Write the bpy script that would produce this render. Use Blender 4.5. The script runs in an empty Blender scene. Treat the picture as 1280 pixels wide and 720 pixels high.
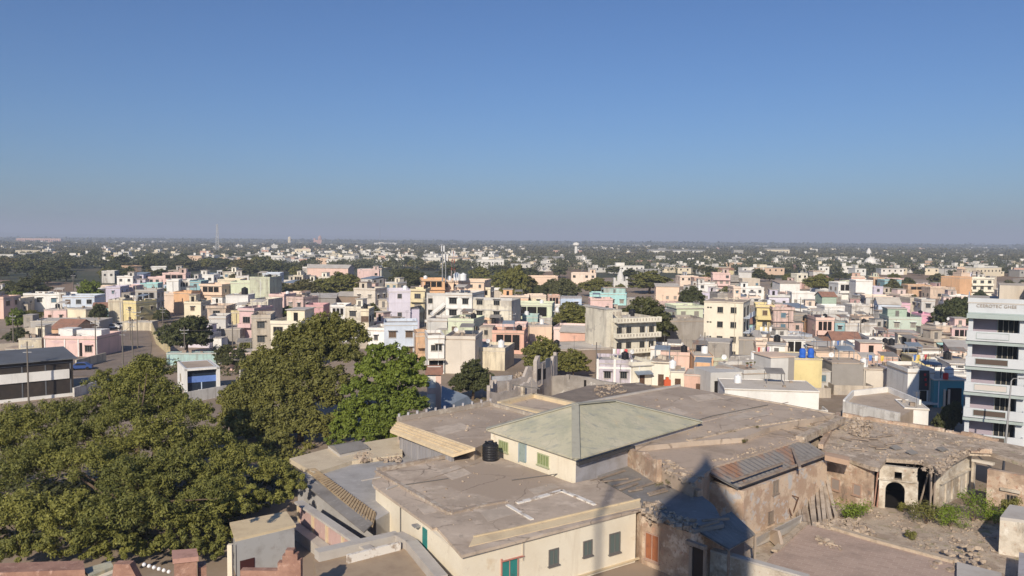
import bpy, math, random
import numpy as np
from mathutils import Vector, Matrix
sc = bpy.context.scene
R = math.radians
rng = random.Random(7)

# ------------------------------------------------------------------ camera, sky, sun, exposure
CAM = Vector((0, 0, 26.0)); F = 1000.0
pitch = math.atan(60 / 1000); roll = R(0.42)
fwd = Vector((0, math.cos(pitch), -math.sin(pitch)))
up0 = Vector((0, math.sin(pitch), math.cos(pitch))); rt0 = Vector((1, 0, 0))
rt = rt0 * math.cos(roll) + up0 * math.sin(roll)
up = up0 * math.cos(roll) - rt0 * math.sin(roll)
cd = bpy.data.cameras.new('camera'); cam = bpy.data.objects.new('camera', cd); sc.collection.objects.link(cam)
M = Matrix((rt, up, -fwd)).transposed().to_4x4(); M.translation = CAM
cam.matrix_world = M
cd.sensor_width = 36; cd.lens = 36 * F / 1280; cd.clip_start = .5; cd.clip_end = 80000
sc.camera = cam
EL, AZ = R(29), R(14.5)
LD = Vector((math.cos(EL) * math.sin(AZ), math.cos(EL) * math.cos(AZ), -math.sin(EL)))   # the way the light travels
sd = bpy.data.lights.new('sun', 'SUN'); sd.energy = 4.4; sd.angle = R(.53); sd.color = (1, .88, .72)
so = bpy.data.objects.new('sun', sd); sc.collection.objects.link(so); so.rotation_euler = LD.to_track_quat('-Z', 'Y').to_euler()
w = bpy.data.worlds.new('World'); sc.world = w; w.use_nodes = True
nt = w.node_tree; bg = nt.nodes['Background']; sky = nt.nodes.new('ShaderNodeTexSky'); sky.sky_type = 'NISHITA'
sky.sun_disc = False; sky.sun_elevation = EL; sky.sun_rotation = R(180) + AZ
sky.air_density = 1.0; sky.dust_density = .9; sky.ozone_density = 1.6; sky.altitude = 0
tint = nt.nodes.new('ShaderNodeMix'); tint.data_type = 'RGBA'; tint.blend_type = 'MULTIPLY'; tint.inputs[0].default_value = 1; tint.inputs[7].default_value = (.50, .72, 1.07, 1)
nt.links.new(sky.outputs[0], tint.inputs[6]); nt.links.new(tint.outputs[2], bg.inputs[0]); bg.inputs[1].default_value = .073
sc.view_settings.view_transform = 'Standard'; sc.view_settings.look = 'None'
sc.view_settings.exposure = .2; sc.view_settings.gamma = 1; sc.view_settings.use_curve_mapping = False
sc.render.engine = 'CYCLES'
cy = sc.cycles; cy.use_denoising = True; cy.max_bounces = 6; cy.diffuse_bounces = 3; cy.volume_bounces = 0; cy.transparent_max_bounces = 6
cy.use_adaptive_sampling = True; cy.adaptive_threshold = .02
HAZE = .00023

# ------------------------------------------------------------------ pixel helpers (1280 x 720 photograph)
def ray(px, py): return (fwd * F + rt * (px - 640) - up * (py - 360))
def P(px, py, z):
    d = ray(px, py); return CAM + d * ((z - CAM.z) / d.z)
def at_depth(px, py, D):
    d = ray(px, py); return CAM + d * (D / d.y)
def hz(px): return 300 + (px - 640) * math.tan(roll)
def proj(p):
    v = Vector(p) - CAM; k = v.dot(fwd); return (640 + F * v.dot(rt) / k, 360 - F * v.dot(up) / k)
def on_plane(p0, p1, px, py):                 # pixel ray meets the vertical plane through p0, p1
    n = Vector((p1.y - p0.y, p0.x - p1.x, 0)); d = ray(px, py)
    return CAM + d * ((p0 - CAM).dot(n) / d.dot(n))

# ------------------------------------------------------------------ materials
MATS = {}
def pos_noise(nt, scale, detail=4, rough=.6, stretch=(1, 1, 1)):
    g = nt.nodes.new('ShaderNodeNewGeometry'); mp = nt.nodes.new('ShaderNodeMapping'); mp.inputs['Scale'].default_value = stretch
    n = nt.nodes.new('ShaderNodeTexNoise'); n.inputs['Scale'].default_value = scale; n.inputs['Detail'].default_value = detail; n.inputs['Roughness'].default_value = rough
    nt.links.new(g.outputs['Position'], mp.inputs[0]); nt.links.new(mp.outputs[0], n.inputs['Vector']); return n
def ramp(nt, fac, a, b, lo=.35, hi=.65):
    r = nt.nodes.new('ShaderNodeMapRange'); r.inputs[1].default_value = lo; r.inputs[2].default_value = hi; nt.links.new(fac, r.inputs[0])
    m = nt.nodes.new('ShaderNodeMix'); m.data_type = 'RGBA'; nt.links.new(r.outputs[0], m.inputs[0])
    for s, v in ((6, a), (7, b)):
        if isinstance(v, tuple): m.inputs[s].default_value = (*v, 1)
        else: nt.links.new(v, m.inputs[s])
    return m.outputs[2]
def mk(name, layers, rough=.9, metal=0, bump=0, bscale=8, spec=.25):
    """layers: base colour first, then (colour, scale, lo, hi, stretch) of wear, stain or patches"""
    if name in MATS: return MATS[name]
    m = bpy.data.materials.new(name); m.use_nodes = True; nt = m.node_tree; b = nt.nodes['Principled BSDF']
    b.inputs['Roughness'].default_value = rough; b.inputs['Metallic'].default_value = metal; b.inputs['Specular IOR Level'].default_value = spec
    col = layers[0]
    for L in layers[1:]:
        n = pos_noise(nt, L[1], 5, .65, L[4] if len(L) > 4 else (1, 1, 1)); col = ramp(nt, n.outputs[0], col, L[0], L[2], L[3])
    if isinstance(col, tuple): b.inputs['Base Color'].default_value = (*col, 1)
    else: nt.links.new(col, b.inputs['Base Color'])
    if bump:
        n = pos_noise(nt, bscale, 6, .7); bp = nt.nodes.new('ShaderNodeBump'); bp.inputs['Strength'].default_value = bump; bp.inputs['Distance'].default_value = .1
        nt.links.new(n.outputs[0], bp.inputs['Height']); nt.links.new(bp.outputs[0], b.inputs['Normal'])
    MATS[name] = m; return m
def cracks(m, scale, col, width=.012, mask=.42):
    '''hair cracks and joint lines in old screed'''
    nt = m.node_tree; b = nt.nodes['Principled BSDF']; old = b.inputs['Base Color'].links[0].from_socket
    g = nt.nodes.new('ShaderNodeNewGeometry'); n = nt.nodes.new('ShaderNodeTexNoise'); n.inputs['Scale'].default_value = .6; n.inputs['Detail'].default_value = 4
    ad = nt.nodes.new('ShaderNodeVectorMath'); ad.operation = 'MULTIPLY_ADD'; ad.inputs[1].default_value = (1.6, 1.6, 0); nt.links.new(g.outputs['Position'], n.inputs['Vector']); nt.links.new(n.outputs['Color'], ad.inputs[0]); nt.links.new(g.outputs['Position'], ad.inputs[2])
    v = nt.nodes.new('ShaderNodeTexVoronoi'); v.feature = 'DISTANCE_TO_EDGE'; v.inputs['Scale'].default_value = scale; nt.links.new(ad.outputs[0], v.inputs['Vector'])
    r = nt.nodes.new('ShaderNodeMapRange'); r.inputs[1].default_value = 0; r.inputs[2].default_value = width; r.inputs[3].default_value = 1; r.inputs[4].default_value = 0; nt.links.new(v.outputs['Distance'], r.inputs[0])
    n2 = pos_noise(nt, .25, 3); r2 = nt.nodes.new('ShaderNodeMapRange'); r2.inputs[1].default_value = mask; r2.inputs[2].default_value = mask + .12; nt.links.new(n2.outputs[0], r2.inputs[0])
    mm = nt.nodes.new('ShaderNodeMath'); mm.operation = 'MULTIPLY'; nt.links.new(r.outputs[0], mm.inputs[0]); nt.links.new(r2.outputs[0], mm.inputs[1])
    nt.links.new(ramp(nt, mm.outputs[0], old, col, 0, 1), b.inputs['Base Color'])
def mul(c, k): return tuple(min(.92, x * k) for x in c)
def mixc(a, b, t): return tuple(x * (1 - t) + y * t for x, y in zip(a, b))
STREAK = (1, 1, .12)
def plaster(name, c, wear=.35):
    dirt = mixc(c, (.2, .17, .14), .3 + wear * .5)
    if wear >= .9: return mk(name, [c, (mul(c, .8), .25, .4, .66), (mixc(c, (.36, .33, .30), .7), .22, .575, .62), (dirt, 1.1, .47, .74, STREAK), (mixc(c, (.2, .17, .14), .6), 2.4, .6, .76)], .94, bump=.25, bscale=5)
    return mk(name, [c, (mul(c, .84), .25, .4, .7), (dirt, .9, .52, .85, STREAK), (mixc(c, (.25, .22, .18), .4), 3.5, .62, .85)], .92, bump=.15, bscale=5)
PAL = {'white': ((.78, .77, .74), 'white'), 'cream': ((.78, .68, .47), 'cream'), 'peach': ((.76, .54, .38), 'peach'), 'pink': ((.72, .47, .43), 'pink'),
       'rose': ((.55, .25, .27), 'rose red'), 'lilac': ((.56, .51, .66), 'lilac'), 'sky': ((.42, .54, .72), 'sky blue'), 'aqua': ((.30, .62, .62), 'aqua'),
       'palegreen': ((.58, .64, .44), 'pale green'), 'sage': ((.30, .43, .32), 'sage green'), 'yellow': ((.72, .58, .22), 'yellow'),
       'orange': ((.72, .37, .14), 'orange'), 'salmon': ((.70, .36, .25), 'salmon'), 'grey': ((.30, .28, .26), 'grey'), 'beige': ((.52, .44, .34), 'beige'),
       'brown': ((.26, .19, .14), 'brown'), 'teal': ((.05, .30, .36), 'teal'), 'ltgrey': ((.50, .49, .47), 'pale grey'), 'hotpink': ((.74, .30, .46), 'bright pink'),
       'ivory': ((.80, .75, .60), 'ivory')}
def pm(c): return plaster('plaster_' + PAL[c][1].replace(' ', '_'), PAL[c][0])
def solid(name, c, rough=.8, metal=0): return mk(name, [c], rough, metal)
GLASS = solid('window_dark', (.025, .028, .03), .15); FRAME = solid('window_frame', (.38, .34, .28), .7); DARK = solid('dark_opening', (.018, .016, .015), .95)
GRILLE = solid('window_grille', (.16, .15, .14), .6)
CONC = mk('roof_cement', [(.54, .445, .355), ((.41, .335, .265), .16, .42, .62), ((.62, .52, .42), .5, .53, .68), ((.29, .24, .195), 1.3, .56, .76), ((.40, .32, .25), .07, .5, .56), ((.33, .28, .24), 5, .6, .72)], .95, bump=.25, bscale=3)
TAUPE = mk('old_roof_screed', [(.50, .41, .325), ((.385, .31, .245), .13, .42, .6), ((.50, .425, .355), .35, .55, .75), ((.26, .21, .175), 1.1, .6, .8), ((.47, .41, .35), 6, .58, .75)], .95, bump=.3, bscale=4)
cracks(CONC, .16, (.22, .175, .14)); cracks(TAUPE, .11, (.23, .18, .145))
LTCONC = mk('pale_concrete', [(.50, .47, .43), ((.40, .36, .32), .3, .45, .7), ((.28, .24, .2), 1.5, .62, .85)], .95, bump=.2)
CREAMW = mk('cream_wall', [(.80, .73, .59), ((.72, .64, .50), .2, .45, .7), ((.54, .44, .32), .7, .56, .85, STREAK), ((.62, .54, .42), 3, .6, .8), ((.60, .45, .28), .35, .66, .8)], .93, bump=.12)
CREAMTRIM = mk('cream_trim', [(.66, .54, .36), ((.50, .40, .27), .5, .45, .75), ((.3, .24, .17), 2.2, .6, .85)], .93, bump=.2)
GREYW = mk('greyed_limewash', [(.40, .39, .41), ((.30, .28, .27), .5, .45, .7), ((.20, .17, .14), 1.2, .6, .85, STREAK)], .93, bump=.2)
WHITEWASH = mk('flaking_whitewash', [(.74, .71, .66), ((.36, .29, .23), 1.5, .5, .62)], .95, bump=.2)
OLDBRICK = mk('old_brick_plaster', [(.52, .395, .29), ((.36, .26, .19), .45, .45, .58), ((.64, .53, .42), .8, .52, .62), ((.15, .12, .10), .9, .58, .72, (1, 1, .4)), ((.44, .27, .19), 2.5, .55, .66), ((.22, .18, .15), 5, .6, .7)], .95, bump=.5, bscale=6)
RUINW = mk('ruin_plaster', [(.58, .52, .43), ((.36, .30, .23), .5, .46, .6), ((.70, .66, .58), .9, .56, .68), ((.16, .135, .11), .8, .6, .76, (1, 1, .35)), ((.42, .27, .2), 3, .6, .72)], .95, bump=.5, bscale=5)
RUBBLEROOF = mk('earthen_roof', [(.53, .435, .34), ((.37, .295, .225), .5, .45, .58), ((.66, .56, .45), 1.2, .53, .66), ((.2, .16, .125), 2.6, .56, .68), ((.36, .33, .19), .6, .6, .7), ((.52, .34, .24), .4, .64, .72)], .98, bump=.9, bscale=4)
STONE = mk('rubble_stone', [(.46, .375, .29), ((.25, .195, .15), 1.5, .45, .62), ((.48, .39, .31), 3, .55, .7)], .95, bump=.4)
DIRT = mk('courtyard_dirt', [(.52, .43, .335), ((.38, .30, .23), .4, .45, .58), ((.56, .47, .37), .9, .53, .66), ((.30, .27, .15), .6, .56, .66), ((.21, .17, .13), 3.5, .58, .7)], .98, bump=.8, bscale=5)
SHEET = mk('grey_sheet', [(.27, .255, .24), ((.20, .185, .17), .4, .45, .65), ((.34, .32, .30), 1.6, .55, .72)], .7, .1)
BLUESHEET = mk('blue_grey_sheet', [(.26, .31, .37), ((.21, .25, .30), .3, .45, .65)], .6, .2)
DARKSHEET = mk('slate_sheet', [(.155, .165, .18), ((.125, .13, .14), .2, .45, .65)], .6, .2)
RUST = mk('rusted_sheet', [(.27, .25, .23), ((.34, .19, .12), .3, .5, .62, (1, .35, 1)), ((.17, .15, .135), 1.5, .55, .7)], .8, .15)
WOOD = mk('weathered_wood', [(.34, .275, .22), ((.20, .155, .12), .8, .45, .65, (1, 1, .2)), ((.36, .3, .25), 3, .55, .72)], .95, bump=.4)
TEALP = mk('teal_paint', [(.035, .23, .21), ((.05, .16, .15), 2, .5, .7)], .7)
GREENP = mk('green_louvre', [(.24, .29, .13), ((.16, .2, .1), 3, .5, .7)], .7)
REDTILE = mk('red_tile', [(.32, .17, .12), ((.22, .13, .10), .8, .45, .65), ((.38, .25, .19), 3, .55, .7)], .9)
BLACKP = solid('black_plastic', (.02, .02, .023), .45); WHITEP = solid('white_plastic', (.75, .76, .77), .5)
METAL = solid('galvanised_steel', (.38, .38, .38), .5, .5)
RED = solid('red_paint', (.55, .04, .04), .6); BLUE = solid('blue_paint', (.03, .13, .55), .6)
BARK = mk('bark', [(.16, .115, .08), ((.10, .07, .05), 2, .45, .65)], .95)
BRICKM = None
def brick_mat(name, c1, c2, mortar, scale, rough=.95, bw=.5, rh=.25, stretch=(1, 1, 1)):
    if name in MATS: return MATS[name]
    m = bpy.data.materials.new(name); m.use_nodes = True; nt = m.node_tree; b = nt.nodes['Principled BSDF']; b.inputs['Roughness'].default_value = rough
    tc = nt.nodes.new('ShaderNodeTexCoord'); mp = nt.nodes.new('ShaderNodeMapping'); mp.inputs['Scale'].default_value = stretch
    mp.inputs['Rotation'].default_value = (0, 0, R(35))
    t = nt.nodes.new('ShaderNodeTexBrick'); t.inputs['Scale'].default_value = scale; t.inputs['Brick Width'].default_value = bw; t.inputs['Row Height'].default_value = rh
    t.inputs['Color1'].default_value = (*c1, 1); t.inputs['Color2'].default_value = (*c2, 1); t.inputs['Mortar'].default_value = (*mortar, 1); t.inputs['Mortar Size'].default_value = .018
    nt.links.new(tc.outputs['Object'], mp.inputs[0]); nt.links.new(mp.outputs[0], t.inputs['Vector'])
    n = pos_noise(nt, .5, 5); c = ramp(nt, n.outputs[0], t.outputs[0], mixc(c2, (.2, .16, .13), .5), .48, .8)
    n2 = pos_noise(nt, 3, 5); c = ramp(nt, n2.outputs[0], c, mixc(c1, (.6, .52, .44), .5), .6, .85)
    nt.links.new(c, b.inputs['Base Color']); MATS[name] = m; return m
PAVER = brick_mat('paved_tiles', (.47, .35, .28), (.41, .30, .24), (.52, .42, .34), 1.0, bw=.9, rh=.45)
REDBRICK = mk('red_brick_plaster', [(.38, .225, .17), ((.29, .165, .125), .8, .45, .62), ((.52, .34, .27), 2, .56, .7), ((.22, .14, .11), 5, .6, .75, (.4, .4, 2))], .95, bump=.5, bscale=7)

def leafmat(name, c1, c2, c3):
    m = bpy.data.materials.new(name); m.use_nodes = True; nt = m.node_tree; b = nt.nodes['Principled BSDF']
    b.inputs['Roughness'].default_value = .6; b.inputs['Specular IOR Level'].default_value = .25
    a = nt.nodes.new('ShaderNodeAttribute'); a.attribute_name = 'tint'; col = ramp(nt, a.outputs['Fac'], c1, c2, 0, 1)
    oi = nt.nodes.new('ShaderNodeObjectInfo'); r = nt.nodes.new('ShaderNodeMapRange'); r.inputs[3].default_value = 0; r.inputs[4].default_value = .75; nt.links.new(oi.outputs['Random'], r.inputs[0])
    mx = nt.nodes.new('ShaderNodeMix'); mx.data_type = 'RGBA'; nt.links.new(r.outputs[0], mx.inputs[0]); nt.links.new(col, mx.inputs[6]); mx.inputs[7].default_value = (*c3, 1)
    nt.links.new(mx.outputs[2], b.inputs['Base Color'])
    t = nt.nodes.new('ShaderNodeBsdfTranslucent'); nt.links.new(mx.outputs[2], t.inputs[0]); ms = nt.nodes.new('ShaderNodeMixShader'); ms.inputs[0].default_value = .12
    nt.links.new(b.outputs[0], ms.inputs[1]); nt.links.new(t.outputs[0], ms.inputs[2]); nt.links.new(ms.outputs[0], nt.nodes['Material Output'].inputs[0])
    MATS[name] = m; return m
LEAF_A = leafmat('leaf_neem', (.27, .26, .06), (.085, .10, .03), (.21, .20, .05))
LEAF_B = leafmat('leaf_olive', (.23, .22, .055), (.085, .095, .03), (.18, .17, .045))
LEAF_C = leafmat('leaf_bright', (.19, .235, .035), (.085, .12, .024), (.15, .185, .03))
LEAF_G = leafmat('leaf_shrub', (.20, .27, .03), (.10, .15, .02), (.17, .22, .03))
LEAF_D = leafmat('leaf_far', (.12, .125, .05), (.075, .088, .04), (.16, .13, .05))
LEAF_F = leafmat('leaf_distant', (.13, .135, .07), (.085, .097, .055), (.16, .14, .075))
LEAF_E = leafmat('leaf_dark', (.09, .10, .036), (.055, .068, .028), (.10, .10, .036))

# ------------------------------------------------------------------ mesh and object helpers
LINK = sc.collection.objects.link
ORG = {}
class MB:
    def __init__(s): s.v = []; s.f = []; s.m = []; s.mi = 0
    def face(s, pts):
        n = len(s.v); s.v += [tuple(p) for p in pts]; s.f.append(tuple(range(n, n + len(pts)))); s.m.append(s.mi); return s
    def box(s, x0, x1, y0, y1, z0, z1, rot=None, off=None):
        c = [Vector((x, y, z)) for z in (z0, z1) for x, y in ((x0, y0), (x1, y0), (x1, y1), (x0, y1))]
        if rot is not None: c = [rot @ p for p in c]
        if off is not None: c = [p + Vector(off) for p in c]
        return s.hexa(c)
    def hexa(s, c):
        n = len(s.v); s.v += [tuple(p) for p in c]
        for q in ((3, 2, 1, 0), (4, 5, 6, 7), (0, 1, 5, 4), (1, 2, 6, 5), (2, 3, 7, 6), (3, 0, 4, 7)): s.f.append(tuple(n + i for i in q)); s.m.append(s.mi)
        return s
    def prism(s, pts, z0, z1, topz=None):
        """pts: world XY outline; topz: optional height per point"""
        a = sum(pts[i][0] * pts[(i + 1) % len(pts)][1] - pts[(i + 1) % len(pts)][0] * pts[i][1] for i in range(len(pts)))
        idx = list(range(len(pts))) if a > 0 else list(range(len(pts)))[::-1]
        p = [pts[i] for i in idx]; tz = [(topz[i] if topz else z1) for i in idx]; k = len(p); n = len(s.v)
        s.v += [(q[0], q[1], z0 if not callable(z0) else z0(q)) for q in p] + [(q[0], q[1], t) for q, t in zip(p, tz)]
        s.f.append(tuple(n + i for i in range(k))[::-1]); s.f.append(tuple(n + k + i for i in range(k))); s.m += [s.mi] * 2
        for i in range(k):
            j = (i + 1) % k; s.f.append((n + i, n + j, n + k + j, n + k + i)); s.m.append(s.mi)
        return s
    def sheet(s, pts, th=.08):
        """thin plate from 3-D points, thickness downwards"""
        k = len(pts); n = len(s.v); s.v += [tuple(p) for p in pts] + [(p[0], p[1], p[2] - th) for p in pts]
        s.f.append(tuple(range(n, n + k))); s.f.append(tuple(range(n + k, n + 2 * k))[::-1]); s.m += [s.mi] * 2
        for i in range(k):
            j = (i + 1) % k; s.f.append((n + j, n + i, n + k + i, n + k + j)); s.m.append(s.mi)
        return s
    def bar(s, a, b, wd, ht=None):
        a = Vector(a); b = Vector(b); ht = ht or wd; d = (b - a).normalized()
        sd = d.cross(Vector((0, 0, 1))); sd = Vector((1, 0, 0)) if sd.length < 1e-3 else sd.normalized(); u = sd.cross(d)
        c = []
        for p in (a, b):
            for x, y in ((-1, -1), (1, -1), (1, 1), (-1, 1)): c.append(p + sd * (x * wd / 2) + u * (y * ht / 2))
        return s.hexa(c)
    def tube(s, pts, rad, seg=8, cap=True):
        n0 = len(s.v); k = len(pts); rad = rad if isinstance(rad, (list, tuple)) else [rad] * k
        for i, p in enumerate(pts):
            d = (Vector(pts[min(i + 1, k - 1)]) - Vector(pts[max(i - 1, 0)])).normalized(); a = d.orthogonal().normalized()
            if abs(d.z) > .9: a = (Vector((1, 0, 0)) - d * d.x).normalized()
            b = d.cross(a)
            for j in range(seg):
                t = 2 * math.pi * j / seg; q = Vector(p) + (a * math.cos(t) + b * math.sin(t)) * rad[i]; s.v.append(tuple(q))
        for i in range(k - 1):
            for j in range(seg):
                s.f.append((n0 + i * seg + j, n0 + i * seg + (j + 1) % seg, n0 + (i + 1) * seg + (j + 1) % seg, n0 + (i + 1) * seg + j)); s.m.append(s.mi)
        if cap:
            s.f.append(tuple(n0 + j for j in range(seg))[::-1]); s.f.append(tuple(n0 + (k - 1) * seg + j for j in range(seg))); s.m += [s.mi] * 2
        return s
    def lathe(s, prof, seg=16, c=(0, 0, 0)):
        return s.tube([(c[0], c[1], c[2] + z) for r, z in prof], [max(r, .001) for r, z in prof], seg)
    def mesh(s, name, mats, off=None):
        me = bpy.data.meshes.new(name); o = off or (0, 0, 0)
        me.from_pydata([(v[0] - o[0], v[1] - o[1], v[2] - o[2]) for v in s.v], [], s.f)
        for m in (mats if isinstance(mats, (list, tuple)) else [mats]): me.materials.append(m)
        if any(s.m): me.polygons.foreach_set('material_index', s.m)
        return me
    def build(s, name, mats, parent=None):
        me = s.mesh(name, mats, ORG.get(parent.name) if parent else None)
        return put(name, me, parent)
def put(name, me, parent=None, loc=None, rz=None):
    o = bpy.data.objects.new(name, me); LINK(o); o.parent = parent
    if loc is not None: o.location = loc
    if rz is not None: o.rotation_euler = (0, 0, rz)
    if parent is not None and parent.name in ORG: ORG[o.name] = ORG[parent.name]
    return o
def tag(o, label=None, cat=None, group=None, kind=None):
    if label: o['label'] = label
    if cat: o['category'] = cat
    if group: o['group'] = group
    if kind: o['kind'] = kind
    return o
def thing(name, label, cat, loc=(0, 0, 0), rz=0, group=None, world=True):
    o = bpy.data.objects.new(name, None); LINK(o); o.location = loc; o.rotation_euler = (0, 0, rz); o.empty_display_size = .2
    if world: ORG[o.name] = Vector(loc)          # parts are then given in world coordinates
    return tag(o, label, cat, group)
AUTO = []          # (object, kind word, colour words, feature words, pixel centre, depth) to be labelled at the end
LANDMARK = []      # (short phrase, pixel, depth)
PROT = []          # (x0, x1, ytop, ykeep, depth): what may not be hidden by filler houses
FOOT = []          # (x, y, radius) footprints
def poly(px, z): return [P(a, b, z) for a, b in px]

# ------------------------------------------------------------------ the land
SCRUB = mk('scrubland', [(.075, .08, .045), ((.12, .105, .065), .004, .5, .62), ((.05, .06, .032), .012, .45, .6), ((.17, .14, .10), .0016, .6, .7)], 1)
TOWNDUST = mk('town_dust', [(.34, .265, .20), ((.24, .19, .145), .03, .45, .62), ((.38, .32, .26), .12, .55, .7), ((.10, .10, .06), .05, .62, .72)], 1)
FIELD = mk('bare_field', [(.27, .19, .13), ((.21, .15, .10), .05, .45, .65), ((.12, .115, .06), .15, .6, .7)], 1)
ROADM = mk('dusty_road', [(.25, .20, .165), ((.19, .155, .13), .2, .45, .65), ((.33, .27, .22), .6, .56, .72)], 1)
g = MB().face([(-45000, -400, 0), (45000, -400, 0), (45000, 60000, 0), (-45000, 60000, 0)]).build('ground', SCRUB); tag(g, kind='structure')
g = MB().face([(-300, 20, .05), (520, 20, .05), (560, 600, .05), (60, 560, .05), (-60, 440, .05), (-330, 430, .05)]).build('town_ground', TOWNDUST); tag(g, kind='structure')
def sheet_px(name, px, m, z): return tag(MB().face([tuple(P(a, b, z)) for a, b in px]).build(name, m), kind='structure')
sheet_px('bare_field', [(52, 370), (92, 370), (92, 353), (56, 352)], FIELD, .12)
sheet_px('bare_field', [(-30, 370), (18, 366), (12, 350), (-30, 350)], FIELD, .12)
sheet_px('bare_field', [(650, 350), (745, 352), (742, 322), (655, 322)], FIELD, .12)
sheet_px('bare_field', [(1090, 348), (1290, 352), (1290, 335), (1110, 339)], FIELD, .12)
sheet_px('dirt_road', [(118, 470), (186, 470), (190, 425), (183, 403), (128, 403)], ROADM, .12)
sheet_px('dirt_road', [(85, 470), (120, 470), (120, 440), (92, 440)], ROADM, .14)
# low hills far off on the left
hm = MB(); N = 90
for k, (Y, H, sd_) in enumerate(((15000, 150, 1), (12500, 95, 5))):
    r2 = random.Random(sd_); ph = [r2.uniform(0, 6) for _ in range(5)]; row = []
    for i in range(N + 1):
        x = -14000 + i * 21000 / N
        fall = max(0, min(1, (3000 - x) / 9000)) if k == 0 else max(0, min(1, (-1500 - x) / 5000))
        h = H * fall * (.62 + .25 * math.sin(i * .16 + ph[0]) + .12 * math.sin(i * .43 + ph[1]) + .06 * math.sin(i * 1.1 + ph[2]))
        row.append((x, max(h, .2)))
    for i in range(N):
        (x0, h0), (x1, h1) = row[i], row[i + 1]
        hm.face([(x0, Y - 1500, 0), (x1, Y - 1500, 0), (x1, Y - 500, h1 * .7), (x0, Y - 500, h0 * .7)])
        hm.face([(x0, Y - 500, h0 * .7), (x1, Y - 500, h1 * .7), (x1, Y, h1), (x0, Y, h0)])
        hm.face([(x0, Y, h0), (x1, Y, h1), (x1, Y + 2000, 0), (x0, Y + 2000, 0)])
tag(hm.build('hills', SCRUB), kind='structure')
# the air
hv = bpy.data.materials.new('hazy_air'); hv.use_nodes = True; n_ = hv.node_tree; n_.nodes.remove(n_.nodes['Principled BSDF'])
pv = n_.nodes.new('ShaderNodeVolumePrincipled'); pv.inputs['Color'].default_value = (.72, .81, .98, 1); pv.inputs['Density'].default_value = HAZE; pv.inputs['Anisotropy'].default_value = 0
n_.links.new(pv.outputs[0], n_.nodes['Material Output'].inputs['Volume'])
hb = MB().box(-46000, 46000, -500, 61000, -1, 175).build('haze', hv); tag(hb, kind='stuff')

# ------------------------------------------------------------------ the temple the picture is taken from (its spire throws the shadow)
tipP = P(883, 576, 5.5); t_ = 88; hx = math.sin(AZ); hy = math.cos(AZ)
sx, sy = tipP.x - hx * t_, tipP.y - hy * t_; stop_ = 5.5 + t_ * math.tan(EL)
tp = thing('temple', 'pale stone temple terrace with a pointed tower, behind the viewer', 'temple', (sx, sy, 0))
STONEW = mk('temple_stone', [(.5, .42, .33), ((.4, .33, .26), .6, .45, .65)], .9, bump=.2)
MB().box(-22, 6, -22, -1.6, 0, 24.2).build('terrace', STONEW, tp)
MB().box(-22, 6, -1.75, -1.55, 24.2, 25.0).build('parapet', STONEW, tp)
MB().lathe([(3.55, 24.2), (3.55, stop_ - 8.2), (3.75, stop_ - 8), (3.75, stop_ - 7.6)], 24, (sx, sy, 0)).build('tower', STONEW, tp)
MB().lathe([(3.65, stop_ - 7.6), (3.1, stop_ - 6.2), (2.45, stop_ - 5.0), (1.75, stop_ - 3.8), (1.15, stop_ - 2.6), (.72, stop_ - 1.4), (.42, stop_ - .3), (.2, stop_ + .6), (.05, stop_ + 1.5)], 24, (sx, sy, 0)).build('spire', STONEW, tp)
pp = P(769, 600, 4.5); t_ = 86; px_, py_ = pp.x - hx * t_, pp.y - hy * t_; ptop = 4.5 + t_ * math.tan(EL)
fp = thing('flagpole', 'tall thick flagpole on the temple terrace behind the viewer', 'flagpole', (px_, py_, 24.2))
MB().tube([(px_, py_, 24.2), (px_, py_, ptop)], [.24, .18], 10).build('pole', METAL, fp)
MB().lathe([(.5, 24.2), (.5, 24.6)], 12, (px_, py_, 0)).build('base', STONEW, fp)

# ------------------------------------------------------------------ the old palace roofs below
def panel(mb, p0, p1, rect, proud=.03, depth=.06, grow=0):
    """box on the vertical wall p0-p1 covering a pixel rectangle"""
    x0, y0, x1, y1 = rect; a = on_plane(p0, p1, x0, (y0 + y1) / 2); b = on_plane(p0, p1, x1, (y0 + y1) / 2)
    zt = on_plane(p0, p1, (x0 + x1) / 2, y0).z; zb = on_plane(p0, p1, (x0 + x1) / 2, y1).z
    return wbox(mb, a, b, zb, zt, proud, depth, grow)
def wbox(mb, a, b, zb, zt, proud=.03, depth=.06, grow=0):
    d = Vector((b.x - a.x, b.y - a.y, 0)).normalized(); n = Vector((d.y, -d.x, 0))
    if n.dot(Vector((-a.x, -a.y, 0))) < 0: n = -n
    a = Vector((a.x, a.y, 0)) - d * grow; b = Vector((b.x, b.y, 0)) + d * grow; zb -= grow; zt += grow
    o = n * proud; i = n * (proud - depth)
    return mb.hexa([(*(a + o).xy, zb), (*(b + o).xy, zb), (*(b + i).xy, zb), (*(a + i).xy, zb), (*(a + o).xy, zt), (*(b + o).xy, zt), (*(b + i).xy, zt), (*(a + i).xy, zt)])
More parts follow.
